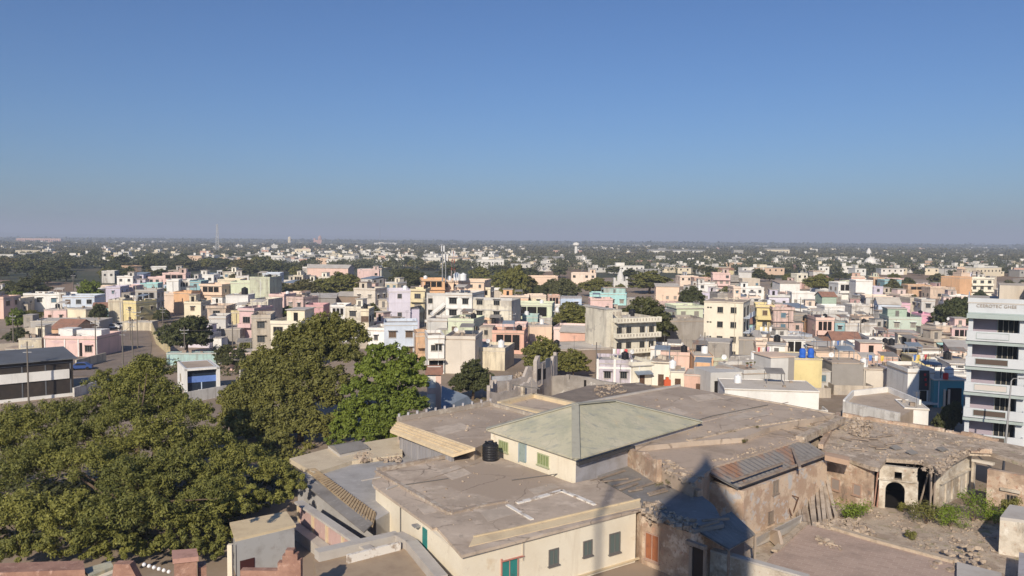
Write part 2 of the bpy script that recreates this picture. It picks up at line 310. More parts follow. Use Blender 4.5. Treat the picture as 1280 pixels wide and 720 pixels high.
def window_px(root, p0, p1, rect, m=GLASS, fm=FRAME, bars=2, name='window', sill=True):
    o = panel(MB(), p0, p1, rect, .035, .06).build(name, m, root)
    x0, y0, x1, y1 = rect; a = on_plane(p0, p1, x0, (y0 + y1) / 2); b = on_plane(p0, p1, x1, (y0 + y1) / 2)
    zt = on_plane(p0, p1, (x0 + x1) / 2, y0).z; zb = on_plane(p0, p1, (x0 + x1) / 2, y1).z
    f = MB(); L = (b - a).xy.length; d = Vector((b.x - a.x, b.y - a.y, 0)).normalized()
    for u0, u1, v0, v1 in [(-.07, .02, zb - .07, zt + .07), (L - .02, L + .07, zb - .07, zt + .07), (.02, L - .02, zt - .02, zt + .07), (.02, L - .02, zb - .07, zb + .02)] + \
            [(L * k / bars - .025, L * k / bars + .025, zb + .02, zt - .02) for k in range(1, bars)]:
        wbox(f, a + d * u0, a + d * u1, v0, v1, .075, .09)
    if sill: wbox(f, a - d * .15, b + d * .15, zb - .16, zb - .075, .16, .2)
    f.build('frame', fm, o); return o
def line_strip(mb, px, z, wd, h):
    w3 = [P(a, b, z) for a, b in px]
    for a, b in zip(w3, w3[1:]): mb.bar(a + Vector((0, 0, h / 2)), b + Vector((0, 0, h / 2)), wd, h)
    return mb
def rubble(mb, px, z, n, s0, s1, seed=1, zj=0):
    r = random.Random(seed); w3 = poly(px, z); xs = [p.x for p in w3]; ys = [p.y for p in w3]; done = 0; tries = 0
    def inside(x, y):
        c = False; j = len(w3) - 1
        for i in range(len(w3)):
            if (w3[i].y > y) != (w3[j].y > y) and x < (w3[j].x - w3[i].x) * (y - w3[i].y) / (w3[j].y - w3[i].y) + w3[i].x: c = not c
            j = i
        return c
    while done < n and tries < n * 20:
        tries += 1; x = r.uniform(min(xs), max(xs)); y = r.uniform(min(ys), max(ys))
        if not inside(x, y): continue
        s = s0 + (s1 - s0) * r.random() ** 2.5; rot = Matrix.Rotation(r.uniform(0, 6.3), 3, 'Z') @ Matrix.Rotation(r.uniform(-.5, .5), 3, 'X')
        c = [rot @ Vector((a * s * r.uniform(.35, .6), b * s * r.uniform(.35, .6), (cc * .5 + .35) * s * r.uniform(.4, .7))) + Vector((x, y, z + r.uniform(0, zj))) for cc in (-.9, 1) for a, b in ((-1, -1), (1, -1), (1, 1), (-1, 1))]
        mb.hexa(c); done += 1
    return mb
def jagged(a, b, th, z0, z1, seed, n=9, lo=.7, m=None):
    '''a broken wall: one run of masonry with an uneven top'''
    r = random.Random(seed); m = m or MB(); d = (b - a); d.z = 0; L = d.length; d.normalize(); nn = Vector((-d.y, d.x, 0)); nn = nn if nn.dot(Vector((a.x, a.y, 0))) > 0 else -nn
    cut = sorted([0, L] + [r.uniform(.04, .96) * L for _ in range(n - 1)]); h = r.uniform(lo, 1)
    for u0, u1 in zip(cut, cut[1:]):
        h0 = h; h = min(1, max(lo, h + r.uniform(-.28, .28))); p0_, p1_ = a + d * u0, a + d * u1; k = r.uniform(-.03, .03)
        q = [p0_ + nn * k, p1_ + nn * k, p1_ + nn * (th + k), p0_ + nn * (th + k)]; t0_, t1_ = z0 + (z1 - z0) * h0, z0 + (z1 - z0) * (h if r.random() < .6 else h0)
        m.prism([(p.x, p.y) for p in q], z0, z1, [t0_, t1_, t1_, t0_])
    return m
def xy(ps): return [(p.x, p.y) for p in ps]

# --- cream house with the flat roof (nearest)
ZN = 4.4
nb = thing('cream_house', 'nearest cream house with wide flat cement roof and teal doors', 'house', tuple(P(620, 660, 0).xy) + (0,))
wpx = [(469.5, 608), (541, 665), (578, 695.5), (795, 640), (740, 606), (720, 608), (612, 572), (478, 597)]
wN = poly(wpx, ZN - .22); MB().prism(xy(wN), 0, ZN - .22).build('wall', CREAMW, nb)
rpx = [(465, 601), (467, 607), (540.5, 660), (546, 659), (577, 694), (801, 636), (803, 629), (745, 598), (716, 604), (609, 566), (472, 588)]
roofN = MB().prism(xy(poly(rpx, ZN)), ZN - .22, ZN).build('roof', CONC, nb)
k = MB(); line_strip(k, [(471, 590), (520, 618), (563, 642.5)], ZN, .45, .2); line_strip(k, [(563, 642.5), (600, 633), (634, 627)], ZN, .4, .15); line_strip(k, [(472, 589), (540, 576), (607, 563.5)], ZN, .45, .32)
line_strip(k, [(521, 604), (600, 578)], ZN, .12, .05)
k.build('kerb', mk('worn_kerb', [(.36, .29, .23), ((.5, .44, .37), 1.2, .5, .62), ((.24, .19, .15), .9, .55, .7)], .95, bump=.4), roofN)
k = MB(); line_strip(k, [(634, 632), (665, 650)], ZN, .32, .1); k.build('kerb', WHITEWASH, roofN); k = MB(); line_strip(k, [(646, 629.5), (672, 623), (702, 614), (722, 622), (744, 631.5)], ZN, .42, .12); k.build('kerb', WHITEWASH, roofN)
fx = [(592, 672), (800, 624.5), (801, 632), (586, 681.5)]
c = MB(); A_ = poly(fx, ZN + .13); c.sheet([Vector((p.x, p.y, ZN + .16)) if i < 2 else Vector((p.x, p.y, ZN + .05)) for i, p in enumerate(A_)], .1)
line_strip(c, [(592, 672), (640, 662), (800, 625)], ZN + .1, .16, .14)
c.build('cornice', CREAMTRIM, nb)
W0, W1 = wN[2], wN[3]
for r_ in ((686.5, 687, 697, 705), (729.5, 676.5, 739, 693.5), (762, 667, 774, 690)): window_px(nb, W0, W1, r_, solid('grey_green_shutter', (.12, .15, .14), .6), GRILLE, 2)
dr = panel(MB(), W0, W1, (627, 700, 646, 742), .05, .08).build('door', TEALP, nb)
f_ = MB(); panel(f_, W0, W1, (625.6, 698.6, 627, 742), .1, .12); panel(f_, W0, W1, (646, 698.6, 647.4, 742), .1, .12); panel(f_, W0, W1, (636, 700, 636.8, 742), .08, .1); f_.build('frame', solid('faded_pink', (.5, .25, .2)), dr)
s_ = MB(); panel(s_, W0, W1, (626, 697.6, 654, 698.5), .16, .2); s_.build('sunshade', mk('red_edge', [(.45, .2, .16)]), dr)
panel(MB(), W0, W1, (653, 676, 653.8, 700), .1, .1).build('pipe', solid('pvc_pipe', (.45, .4, .33)), nb)
panel(MB(), W0, W1, (694, 712, 800, 714), .12, .2).build('ledge', CREAMTRIM, nb)
L0, L1 = wN[0], wN[2]
L0b, L1b = wN[0], wN[1]
dl = panel(MB(), wN[0], wN[1], (528.8, 660.5, 534.2, 697), .06, .1).build('door', TEALP, nb)
panel(MB(), wN[0], wN[1], (501, 630, 501.7, 688), .08, .08).build('pipe', GRILLE, nb)
panel(MB(), wN[0], wN[1], (522, 655.5, 526, 657.5), .5, .5).build('lamp', METAL, nb)
panel(MB(), wN[0], wN[1], (524, 697, 538, 702), .7, .7).build('step', CREAMTRIM, nb)
e_ = MB(); line_strip(e_, [(452, 601.5), (476, 597)], ZN + .02, .12, .1); line_strip(e_, [(483, 612), (498, 607)], ZN + .02, .12, .1); line_strip(e_, [(466, 607.5), (507, 637)], ZN - .16, .14, .14); e_.build('drain_pipe', LTCONC, nb)
pa = mk('fresh_patch', [(.44, .37, .30), ((.52, .44, .36), .8, .45, .6)], .95); pb_ = mk('pale_patch', [(.57, .48, .39), ((.46, .385, .31), .9, .45, .6)], .95)
for px, m in (([(548, 588), (572, 581), (590, 592), (565, 600)], pb_), ([(600, 640), (640, 630), (652, 640), (610, 652)], pa), ([(660, 612), (690, 604), (700, 609), (668, 618)], pa), ([(520, 632), (538, 628), (546, 640), (530, 643)], pb_)): MB().prism(xy(poly(px, ZN)), ZN - .01, ZN + .012).build('patch', m, roofN)
for a_, b_ in (((505, 606), (560, 598)), ((640, 600), (700, 592))): MB().tube([P(*a_, ZN + .06), P(*b_, ZN + .06)], .05, 6).build('pipe', GRILLE, roofN)
rb = MB(); rubble(rb, [(480, 592), (600, 566), (700, 604), (570, 660)], ZN, 60, .05, .22, 15); o = rb.build('grit', STONE, nb); o['kind'] = 'stuff'
LANDMARK.append(('the nearest cream house', (630, 650), 62))

# --- black water tank on that roof
def tank_mesh(r, h, m=BLACKP):
    t = MB(); prof = [(r * .97, 0)]
    for i in range(6):
        z = h * .82 * i / 6; prof += [(r * .95, z + .02), (r, z + .06), (r, z + h * .11)]
    prof += [(r * .97, h * .84), (r * .75, h * .93), (r * .34, h * .96)]
    return t.lathe(prof, 20).mesh('tank_body', m)
TANK_B = tank_mesh(.62, 1.35); TANK_W = tank_mesh(.62, 1.35, WHITEP)
LID = MB().lathe([(.24, 1.28), (.25, 1.36), (.2, 1.42), (.02, 1.44)], 14).mesh('tank_lid', BLACKP); LIDW = MB().lathe([(.24, 1.28), (.25, 1.36), (.2, 1.42), (.02, 1.44)], 14).mesh('tank_lid', WHITEP)
def tank(loc, s=1, m=TANK_B, label=None, group='rooftop water tanks'):
    o = thing('water_tank', label, 'water tank', loc, 0, group, False)
    for nm, me in (('body', m), ('lid', LID if m is TANK_B else LIDW)): put(nm, me, o)
    o.scale = (s, s, s); return o
tk = tank(P(613, 574.5, ZN + .02), 1.3, TANK_B, 'big ribbed black plastic tank on the nearest cement roof', None)
for a in range(5): put('lifting_lug', MB().box(.36, .5, -.05, .05, 1.22, 1.36, Matrix.Rotation(a * 1.257, 3, 'Z')).mesh('lifting_lug', BLACKP), tk, (0, 0, 0))

# --- hall with the hipped cement roof
ZH = 6.6
hh = thing('hipped_hall', 'cream hall with greenish hipped cement roof beyond the black tank', 'hall', tuple(P(740, 550, 0).xy) + (0,))
eav = poly([(608, 536.5), (720, 573.5), (877.5, 527), (765, 506)], ZH); E = eav
C0, Lf, Rt = E[1], E[0], E[2]; Bk = Lf + (Rt - C0)
u = (Rt - C0); v = (Lf - C0); zr = Vector((0, 0, 3.0))
r0 = C0 + u * .33 + v * .5 + Vector((0, 0, 2.75)); r1 = C0 + u * .64 + v * .5 + Vector((0, 0, 2.2))
HIPR = mk('hip_roof_cement', [(.50, .475, .35), ((.40, .395, .30), .5, .44, .58), ((.58, .53, .40), .25, .52, .66), ((.33, .335, .29), 1.6, .54, .68, (.35, 1, 1)), ((.58, .47, .29), .35, .6, .74), ((.30, .29, .24), 4, .6, .74)], .95, bump=.5, bscale=2.5)
cracks(HIPR, .28, (.40, .385, .29), .014, .45)
rf = MB().face([C0, Rt, r1, r0]).face([Lf, C0, r0]).face([Bk, Lf, r0, r1]).face([Rt, Bk, r1])
dn = Vector((0, 0, -.16))
for a, b in ((Lf, C0), (C0, Rt), (Rt, Bk), (Bk, Lf)): rf.face([a + dn, b + dn, b, a])
rf.face([Lf + dn, Bk + dn, Rt + dn, C0 + dn]); roofH = rf.build('roof', HIPR, hh)
rc = MB(); up_ = Vector((0, 0, .06))
for a, b in ((C0, r0), (Lf, r0), (Rt, r1), (r0, r1)): rc.bar(a + up_, b + up_, .75, .1)
rc.build('ridge_cap', mk('ridge_cement', [(.37, .36, .30), ((.3, .29, .25), 1, .5, .7)], .95), roofH)
ins = .35; un, vn = u.normalized(), v.normalized()
wh = [C0 + un * ins + vn * ins, Rt - un * ins + vn * ins, Bk - un * ins - vn * ins, Lf + un * ins - vn * ins]
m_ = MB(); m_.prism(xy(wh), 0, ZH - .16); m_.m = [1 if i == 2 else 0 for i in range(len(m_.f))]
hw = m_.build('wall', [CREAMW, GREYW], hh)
a0, a1 = wh[3], wh[0]; b0, b1 = wh[0], wh[1]
for r_ in ((624.3, 552, 635, 563.5), (672.5, 568.5, 686, 581.5)): window_px(hh, a0, a1, r_, GREENP, solid('pale_green_frame', (.42, .44, .28), .7), 4)
d_ = panel(MB(), a0, a1, (649.5, 554.5, 657.5, 577.5), .05, .08).build('door', mk('pale_green_door', [(.30, .36, .33), ((.2, .25, .23), 3, .5, .7)]), hh)
f_ = MB(); panel(f_, a0, a1, (648.7, 553.6, 649.5, 577.5), .09, .1); panel(f_, a0, a1, (657.5, 553.6, 658.3, 577.5), .09, .1); f_.build('frame', solid('blue_grey_frame', (.28, .36, .42)), d_)
f_ = MB(); panel(f_, b0, b1, (722, 578.5, 780, 566.5 + 3), .5, .5); 
be = MB(); be.bar(b0 + Vector((0, 0, ZH - .55 - b0.z)) - vn * .25, b0 + un * 8.5 + Vector((0, 0, ZH - .55 - b0.z)) - vn * .25, .3, .25); be.build('gutter', solid('dark_gutter', (.06, .06, .065), .6), hh)
LANDMARK.append(('the hipped roof hall', (740, 545), 78))

# --- hall with the cream coping and grey sheet side
ZP = 5.6
ph = thing('ledged_hall', 'flat roofed hall with cream coping and grey sheet side wall', 'hall', tuple(P(570, 560, 0).xy) + (0,))
ppx = [(497, 527), (613, 506.5), (690, 526), (640, 540), (593, 560)]
wP = poly(ppx, ZP); MB().prism(xy(wP), 0, ZP - .02).build('roof', TAUPE, ph)
q = poly([(499.5, 543), (563, 571)], ZP - .75)
dv = (q[1] - q[0]).normalized(); nv = Vector((-dv.y, dv.x, 0)); nv = nv if nv.y > 0 else -nv
sw = MB(); sw.prism(xy([q[0], q[1] + dv * .2, q[1] + dv * .2 + nv * .3, q[0] + nv * .3]), 0, ZP - .35)
for i in range(15):
    p_ = q[0] + dv * (i * .62 + .2); sw.prism(xy([p_ - nv * .05, p_ + dv * .09 - nv * .05, p_ + dv * .09 + nv * .02, p_ + nv * .02]), 0, ZP - .36)
sw.build('wall', mk('grey_sheet_wall', [(.29, .28, .29), ((.38, .36, .35), .8, .5, .7, (3, 3, .15)), ((.2, .19, .19), 1.6, .55, .75, (2, 2, .1))], .85), ph)
cp = [P(487.5, 537.5, ZP - .35), P(497, 526.5, ZP + .25), P(594, 559.5, ZP + .25), P(566, 568, ZP - .35)]
cm = MB(); cm.sheet([cp[0], cp[3], cp[2], cp[1]], .3)
for t in (.3, .55, .8): cm.bar(cp[0].lerp(cp[1], t) + Vector((0, 0, .04)), cp[3].lerp(cp[2], t) + Vector((0, 0, .04)), .12, .1)
cm.build('coping', mk('cream_coping', [(.66, .53, .35), ((.52, .40, .26), .6, .45, .7), ((.74, .63, .45), 2, .55, .75)], .93, bump=.2), ph)
pr = MB(); line_strip(pr, [(497, 527), (560, 516), (613, 506.5)], ZP, .35, .55); line_strip(pr, [(613, 506.5), (690, 527)], ZP, .35, .4); pr.build('parapet', mk('stone_parapet', [(.36, .31, .26), ((.5, .45, .38), 1, .5, .65)], .95, bump=.4), ph)
for i in range(11):
    t = i / 10; p_ = P(499 + 114 * t, 526.5 - 20 * t, ZP); MB().box(-.12, .12, -.2, .2, 0, .85, None, p_).build('parapet_post', GREYW, ph)
rb = MB(); rubble(rb, [(505, 530), (610, 510), (660, 525), (590, 555)], ZP - .02, 60, .06, .3, 17); o = rb.build('grit', STONE, ph); o['kind'] = 'stuff'
MB().prism(xy(poly([(540, 535), (575, 528), (590, 535), (552, 545)], ZP)), ZP - .03, ZP - .006).build('patch', pb_, ph)
LANDMARK.append(('the cream coped hall', (570, 540), 85))

# --- low roofs behind, with cream ledges
lb = thing('ledged_roof', 'low flat roof framed by cream ledges behind the hipped hall', 'roof terrace', tuple(P(680, 508, 0).xy) + (0,))
MB().prism(xy(poly([(622, 507), (664, 495.5), (735, 512), (700, 525)], 5.0)), 0, 5.0).build('roof', TAUPE, lb)
l_ = MB(); line_strip(l_, [(624, 507), (667, 496.5), (722, 509)], 5.0, .7, .5); line_strip(l_, [(625, 508), (688, 521)], 5.0, .9, .45); l_.build('ledge', CREAMTRIM, lb)

# --- the great flat roof
gr = thing('palace_hall', 'wide grey brown flat palace roof right behind the hipped roof', 'palace hall', tuple(P(900, 515, 0).xy) + (0,))
gpx = [(700, 515), (722, 506), (788, 493.5), (850, 482.5), (905, 492.5), (1043, 517.5), (1006, 525), (962, 534), (930, 547), (860, 552), (780, 560)]
MB().prism(xy(poly(gpx, 6.0)), 0, 6.0).build('roof', TAUPE, gr)
k = MB(); line_strip(k, [(792, 548), (905, 521), (985, 503)], 6.0, .16, .05); k.build('joint', CONC, gr); k = MB(); line_strip(k, [(860, 551), (930, 535), (1006, 524)], 6.0, .5, .14); k.build('kerb', RUBBLEROOF, gr)
k = MB(); line_strip(k, [(722, 506), (788, 493.5), (850, 482.5)], 6.0, .35, .22); k.build('kerb', LTCONC, gr); k = MB(); line_strip(k, [(905, 493), (975, 505), (1043, 518)], 6.0, .3, .12); k.build('kerb', mk('pale_kerb', [(.52, .44, .35), ((.34, .28, .22), 1.2, .5, .65)], .95), gr)
for px, m in (([(790, 520), (840, 508), (862, 516), (812, 530)], pb_), ([(900, 515), (950, 510), (965, 518), (915, 526)], pa), ([(860, 495), (890, 492), (905, 498), (872, 502)], pb_)): MB().prism(xy(poly(px, 6.0)), 5.99, 6.014).build('patch', m, gr)
MB().tube([P(800, 545, 6.06), P(890, 520, 6.06), P(960, 506, 6.06)], .06, 6).build('pipe', GRILLE, gr)
rb = MB(); rubble(rb, [(790, 545), (930, 545), (1030, 518), (905, 496), (800, 500)], 6.0, 130, .06, .35, 16); o = rb.build('grit', STONE, gr); o['kind'] = 'stuff'
LANDMARK.append(('the wide palace roof', (880, 515), 100))

# --- middle old roof and its broken parapet wall
mr = thing('old_wing', 'low old palace wing with dusty roof and broken parapet wall', 'palace wing', tuple(P(880, 565, 0).xy) + (0,))
mpx = [(776, 556), (800, 548), (878, 534), (926, 546), (968, 533), (1002, 549), (950, 566), (893, 583), (866, 604), (822, 584)]
wM = poly(mpx, 5.5); MB().prism(xy(wM), 0, 5.5).build('roof', mk('pinkish_roof', [(.47, .375, .295), ((.36, .285, .22), .3, .45, .62), ((.46, .37, .29), .8, .55, .72), ((.2, .165, .13), 2, .6, .75)], .95, bump=.4), mr)
a, b = P(777, 552, 6.3), P(821, 575, 6.4); pw = jagged(a, b, .5, .4, 6.4, 71, 7, .93)
c_, d_ = P(822, 584, 5.5), P(872, 609, 5.1); jagged(c_, d_, .6, .2, 5.5, 72, 12, .86, pw)
pw.build('parapet_wall', OLDBRICK, mr)
rb = MB(); rubble(rb, [(820, 586), (870, 612), (885, 600), (835, 578)], 5.3, 90, .15, .55, 4, .2); rubble(rb, [(893, 583), (1000, 549), (990, 545), (890, 575)], 5.5, 70, .1, .3, 5); ob = rb.build('rubble', STONE, mr); ob['kind'] = 'stuff'

# --- rough timber-laid roof
tr = thing('beam_roof', 'collapsing flat roof laid with weathered beams behind the rusty sheets', 'roof', tuple(P(985, 535, 0).xy) + (0,))
MB().prism(xy(poly([(930, 551), (962, 535), (1006, 525), (1048, 519), (1058, 526), (1010, 546), (975, 560)], 5.3)), 0, 5.3).build('roof', RUBBLEROOF, tr)
r = random.Random(3)
for i in range(15):
    t = i / 14; x = 962 + 72 * t + r.uniform(-5, 5); y = 548 - 22 * t + r.uniform(-3, 3)
    a, b = P(x - r.uniform(12, 22), y - r.uniform(2, 7), 5.45), P(x + r.uniform(14, 26), y + r.uniform(-3, 6), 5.42); MB().bar(a, b, .22, .18).build('beam', WOOD, tr)
lw = MB(); a, b = P(1000, 549, 5.6), P(1052, 524, 5.6); lw.bar(Vector((a.x, a.y, 5.55)), Vector((b.x, b.y, 5.55)), .9, .7); lw.build('ledge_wall', RUBBLEROOF, tr)

# --- rusty sheet roof over the plaster wall
sr = thing('sheet_roofed_shed', 'shed of peeling pink plaster under a rusty corrugated sheet roof', 'shed', tuple(P(960, 620, 0).xy) + (0,))
A, B = P(880, 588, 5.35), P(1003, 549, 5.35); Cc, Dd = P(1036, 570, 4.55), P(922, 611, 4.55)
n = 44; s_ = MB()
for i in range(n):
    t0, t1 = i / n, (i + 1) / n; z0, z1 = (0, .07) if i % 2 else (.07, 0)
    s_.face([Dd.lerp(Cc, t0) + Vector((0, 0, z0)), Dd.lerp(Cc, t1) + Vector((0, 0, z1)), A.lerp(B, t1) + Vector((0, 0, z1)), A.lerp(B, t0) + Vector((0, 0, z0))])
s_.sheet([Dd - Vector((0, 0, .02)), Cc - Vector((0, 0, .02)), B - Vector((0, 0, .02)), A - Vector((0, 0, .02))], .05)
ro = s_.build('roof', RUST, sr)
for (xa, ya, xb, yb, h) in ((915, 601, 978, 579, .2), (925, 607, 1036, 567, .1), (990, 560, 1000, 585, .2)): MB().bar(P(xa, ya, 5.0 + h), P(xb, yb, 5.0 + h), .25, .16).build('timber', WOOD, ro)
wa, wb = P(930, 615, 4.3), P(1034, 576, 4.3)
din = (wb - wa).normalized(); nin = Vector((-din.y, din.x, 0)); nin = nin if nin.y > 0 else -nin
PINKW = mk('peeling_pink_wall', [(.62, .49, .37), ((.46, .33, .24), .6, .46, .56), ((.52, .50, .49), .9, .54, .6), ((.18, .14, .115), .9, .62, .76, (1, 1, .4)), ((.44, .27, .2), 2.5, .58, .7)], .95, bump=.5)
MB().prism(xy([wa, wb, wb + nin * 4, wa + nin * 4]), 0, 4.35).build('wall', PINKW, sr)
window_px(sr, wa, wb, (966, 601.5, 972.5, 616), mk('grey_shutter', [(.27, .23, .19), ((.2, .17, .14), 3, .5, .7)]), WOOD, 2)
window_px(sr, wa, wb, (960, 640, 966, 652), WOOD, WOOD, 2)
LANDMARK.append(('the rusty sheet roof', (965, 575), 72))

# --- low sheet roof with loose planks, brick room, canopy
lr = thing('brick_room', 'old brick room with wooden shutters under a low sheet roof', 'building', tuple(P(830, 660, 0).xy) + (0,))
lpx = [(741, 591), (776, 578), (822, 598), (868, 612), (893, 632), (905, 655), (868, 662), (806, 640), (800, 628)]
MB().prism(xy(poly(lpx, 4.25)), 3.95, 4.25).build('roof', SHEET, lr)
w4 = poly([(803, 645), (868, 668), (905, 655), (868, 612), (776, 580), (745, 600)], 3.95); MB().prism(xy(w4), 0, 3.95).build('wall', OLDBRICK, lr)
p0, p1 = w4[0], w4[1]
window_px(lr, p0, p1, (807.5, 668, 823.5, 700), mk('orange_shutter', [(.32, .125, .06), ((.22, .085, .05), 2, .5, .7)]), mk('pale_frame', [(.4, .28, .22)]), 2)
d_ = panel(MB(), p0, p1, (866, 683, 880, 724), .04, .1).build('door', mk('old_door', [(.06, .045, .035)]), lr)
f_ = MB(); panel(f_, p0, p1, (860, 678, 884, 682.5), .35, .4); panel(f_, p0, p1, (862, 683, 866, 724), .12, .15); panel(f_, p0, p1, (880, 683, 883, 724), .12, .15); f_.build('frame', WOOD, d_)
rb = MB(); rubble(rb, [(800, 630), (815, 628), (872, 655), (868, 668), (806, 648)], 4.2, 110, .15, .5, 8, .15); rubble(rb, [(800, 640), (806, 640), (822, 652), (812, 656)], 3.7, 40, .2, .6, 9, .2); o = rb.build('rubble', STONE, lr); o['kind'] = 'stuff'
cA, cB, cC_, cD = P(866, 660.5, 4.1), P(914, 640, 4.1), P(944, 668, 3.4), P(911, 687, 3.4)
s_ = MB(); n = 18
for i in range(n):
    t0, t1 = i / n, (i + 1) / n; z0, z1 = (0, .06) if i % 2 else (.06, 0)
    s_.face([cA.lerp(cB, t0) + Vector((0, 0, z0)), cD.lerp(cC_, t0) + Vector((0, 0, z0)), cD.lerp(cC_, t1) + Vector((0, 0, z1)), cA.lerp(cB, t1) + Vector((0, 0, z1))])
s_.sheet([cA - Vector((0, 0, .02)), cD - Vector((0, 0, .02)), cC_ - Vector((0, 0, .02)), cB - Vector((0, 0, .02))], .05); s_.build('canopy', SHEET, lr)
for a, b in (((878, 651), (911, 648)), ((874, 659), (898, 652))): MB().bar(P(*a, 4.3), P(*b, 4.3), .25, .18).build('timber', WOOD, lr)
for p_ in (cC_, cD): MB().bar((p_.x, p_.y, 0), (p_.x, p_.y, 3.35), .16).build('post', WOOD, lr)
# yard wall in front of it, right of the door
yw = thing('yard_wall', 'plastered yard wall with worn coping in the pointed shadow', 'wall', tuple(P(910, 710, 0).xy) + (0,))
a, b = P(890, 688, 2.4), P(1010, 722, 2.4); MB().bar(Vector((a.x, a.y, 1.2)), Vector((b.x, b.y, 1.2)), .5, 2.4).build('wall', RUINW, yw)
a2 = P(955, 683, 1.2)
MB().bar(a + Vector((0, 0, .06)), b + Vector((0, 0, .06)), .62, .14).build('coping', LTCONC, yw)
# loose planks lying on the low roof
for i, (xa, ya, xb, yb) in enumerate(((738, 602, 781, 588), (752, 602, 785, 598), (768, 607, 800, 598), (775, 612, 797, 604), (796, 610, 818, 603), (810, 617, 831, 611), (812, 619, 834, 613), (786, 614, 803, 611))):
    o = MB().bar(P(xa, ya, 4.36), P(xb, yb, 4.36), .22, .12).build('plank', WOOD); tag(o, 'grey weathered plank lying loose on the low sheet roof', 'plank', 'planks on the low sheet roof')
    o.data.transform(Matrix.Translation((0, 0, 0)))

# --- ruin with the arch
ru = thing('ruined_house', 'roofless looking ruin with whitewashed arch and earthen roof', 'ruin', tuple(P(1130, 590, 0).xy) + (0,))
ZR = 4.7
rpx = [(1027, 562), (1050, 520), (1110, 527), (1180, 539), (1247, 552), (1300, 562), (1300, 585), (1238, 566), (1212, 565), (1192, 576), (1176, 592), (1170, 583), (1150, 576), (1108, 573), (1098, 585), (1088, 583)]
MB().prism(xy(poly(rpx, ZR)), ZR - .38, ZR).build('roof', RUBBLEROOF, ru)
def thick_wall(a, b, z0, z1, th, name, m, root, push=0):
    d = (b - a); d.z = 0; d.normalize(); n = Vector((-d.y, d.x, 0)); n = n if n.dot(Vector((a.x, a.y, 0))) > 0 else -n
    a = a + n * push; b = b + n * push
    return MB().prism(xy([a, b, b + n * th, a + n * th]), z0, z1).build(name, m, root)
# left wing wall
l0, l1 = P(1030, 572, ZR - .55), P(1088.5, 588, ZR - .55)
lwall = thick_wall(l0, l1, 0, ZR - .385, .6, 'wall', OLDBRICK, ru)
for r_ in ((1040, 599, 1049.5, 612), (1067, 606, 1076, 618.5)): window_px(ru, l0, l1, r_, mk('grey_brick_infill', [(.3, .25, .22)]), mk('brick_frame', [(.4, .27, .2)]), 1, 'bricked_window')
# arched facade: pixel traced on one vertical plane, given real thickness
f0, f1 = P(1096, 634, .1), P(1152, 641, .1)
fa, fb = on_plane(f0, f1, 1099, 600), on_plane(f0, f1, 1148, 600)
fd = (fb - fa); fd.z = 0; Wf = fd.length; fd.normalize(); fn = Vector((-fd.y, fd.x, 0)); fn = fn if fn.y > 0 else -fn
def FP(uu, z, dpt): q = fa + fd * uu + fn * dpt; return (q.x, q.y, z)
ac = Wf * .42; ar = Wf * .25; az0 = 2.0; top = ZR - .39
fm_ = MB()
def fbox(u0, u1, z0, z1): fm_.hexa([FP(u0, z0, 0), FP(u1, z0, 0), FP(u1, z0, .5), FP(u0, z0, .5), FP(u0, z1, 0), FP(u1, z1, 0), FP(u1, z1, .5), FP(u0, z1, .5)])
fbox(0, ac - ar, 0, top); fbox(ac + ar, Wf, 0, az0 + ar + .2); fbox(ac + ar, Wf * .97, az0 + ar + .2, top)
K = 10
for i in range(K):
    t0, t1 = math.pi * i / K, math.pi * (i + 1) / K
    u0, z0 = ac - ar * math.cos(t0), az0 + ar * math.sin(t0) * .95; u1, z1 = ac - ar * math.cos(t1), az0 + ar * math.sin(t1) * .95
    fm_.hexa([FP(u0, z0, 0), FP(u1, z1, 0), FP(u1, z1, .5), FP(u0, z0, .5), FP(u0, az0 + ar + .2, 0), FP(u1, az0 + ar + .2, 0), FP(u1, az0 + ar + .2, .5), FP(u0, az0 + ar + .2, .5)])
fbox(ac - ar, ac - .1, az0 + ar + .2, top); fbox(ac + .55, ac + ar, az0 + ar + .2, top); fbox(ac - .1, ac + .55, az0 + ar + .95, top)
fm_.build('arched_facade', RUINW, ru)
fm_ = MB()
fm_.hexa([FP(-.1, az0 + ar + .06, -.14), FP(Wf, az0 + ar + .06, -.14), FP(Wf, az0 + ar + .06, 0), FP(-.1, az0 + ar + .06, 0), FP(-.1, az0 + ar + .2, -.14), FP(Wf, az0 + ar + .2, -.14), FP(Wf, az0 + ar + .2, 0), FP(-.1, az0 + ar + .2, 0)]); fm_.build('string_course', RUINW, ru)
# rooms behind the arch: back wall and floor coloured near black as their shade
bk0, bk1 = P(1085, 560, ZR - 1), P(1200, 566, ZR - 1)
bk0, bk1 = l0.lerp(l1, .75), P(1176, 600, ZR - 1)
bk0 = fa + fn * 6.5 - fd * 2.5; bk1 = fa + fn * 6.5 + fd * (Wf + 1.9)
thick_wall(bk0, bk1, 0, ZR - .39, .5, 'back_wall', mk('shade_black', [(.014, .012, .011)]), ru)
q4 = [fa - fd * 2.5 + fn * .3, fa + fd * (Wf + 1.9) + fn * .3, bk1, bk0]; MB().prism(xy(q4), .05, .16).build('shade_black_floor', MATS['shade_black'], ru)
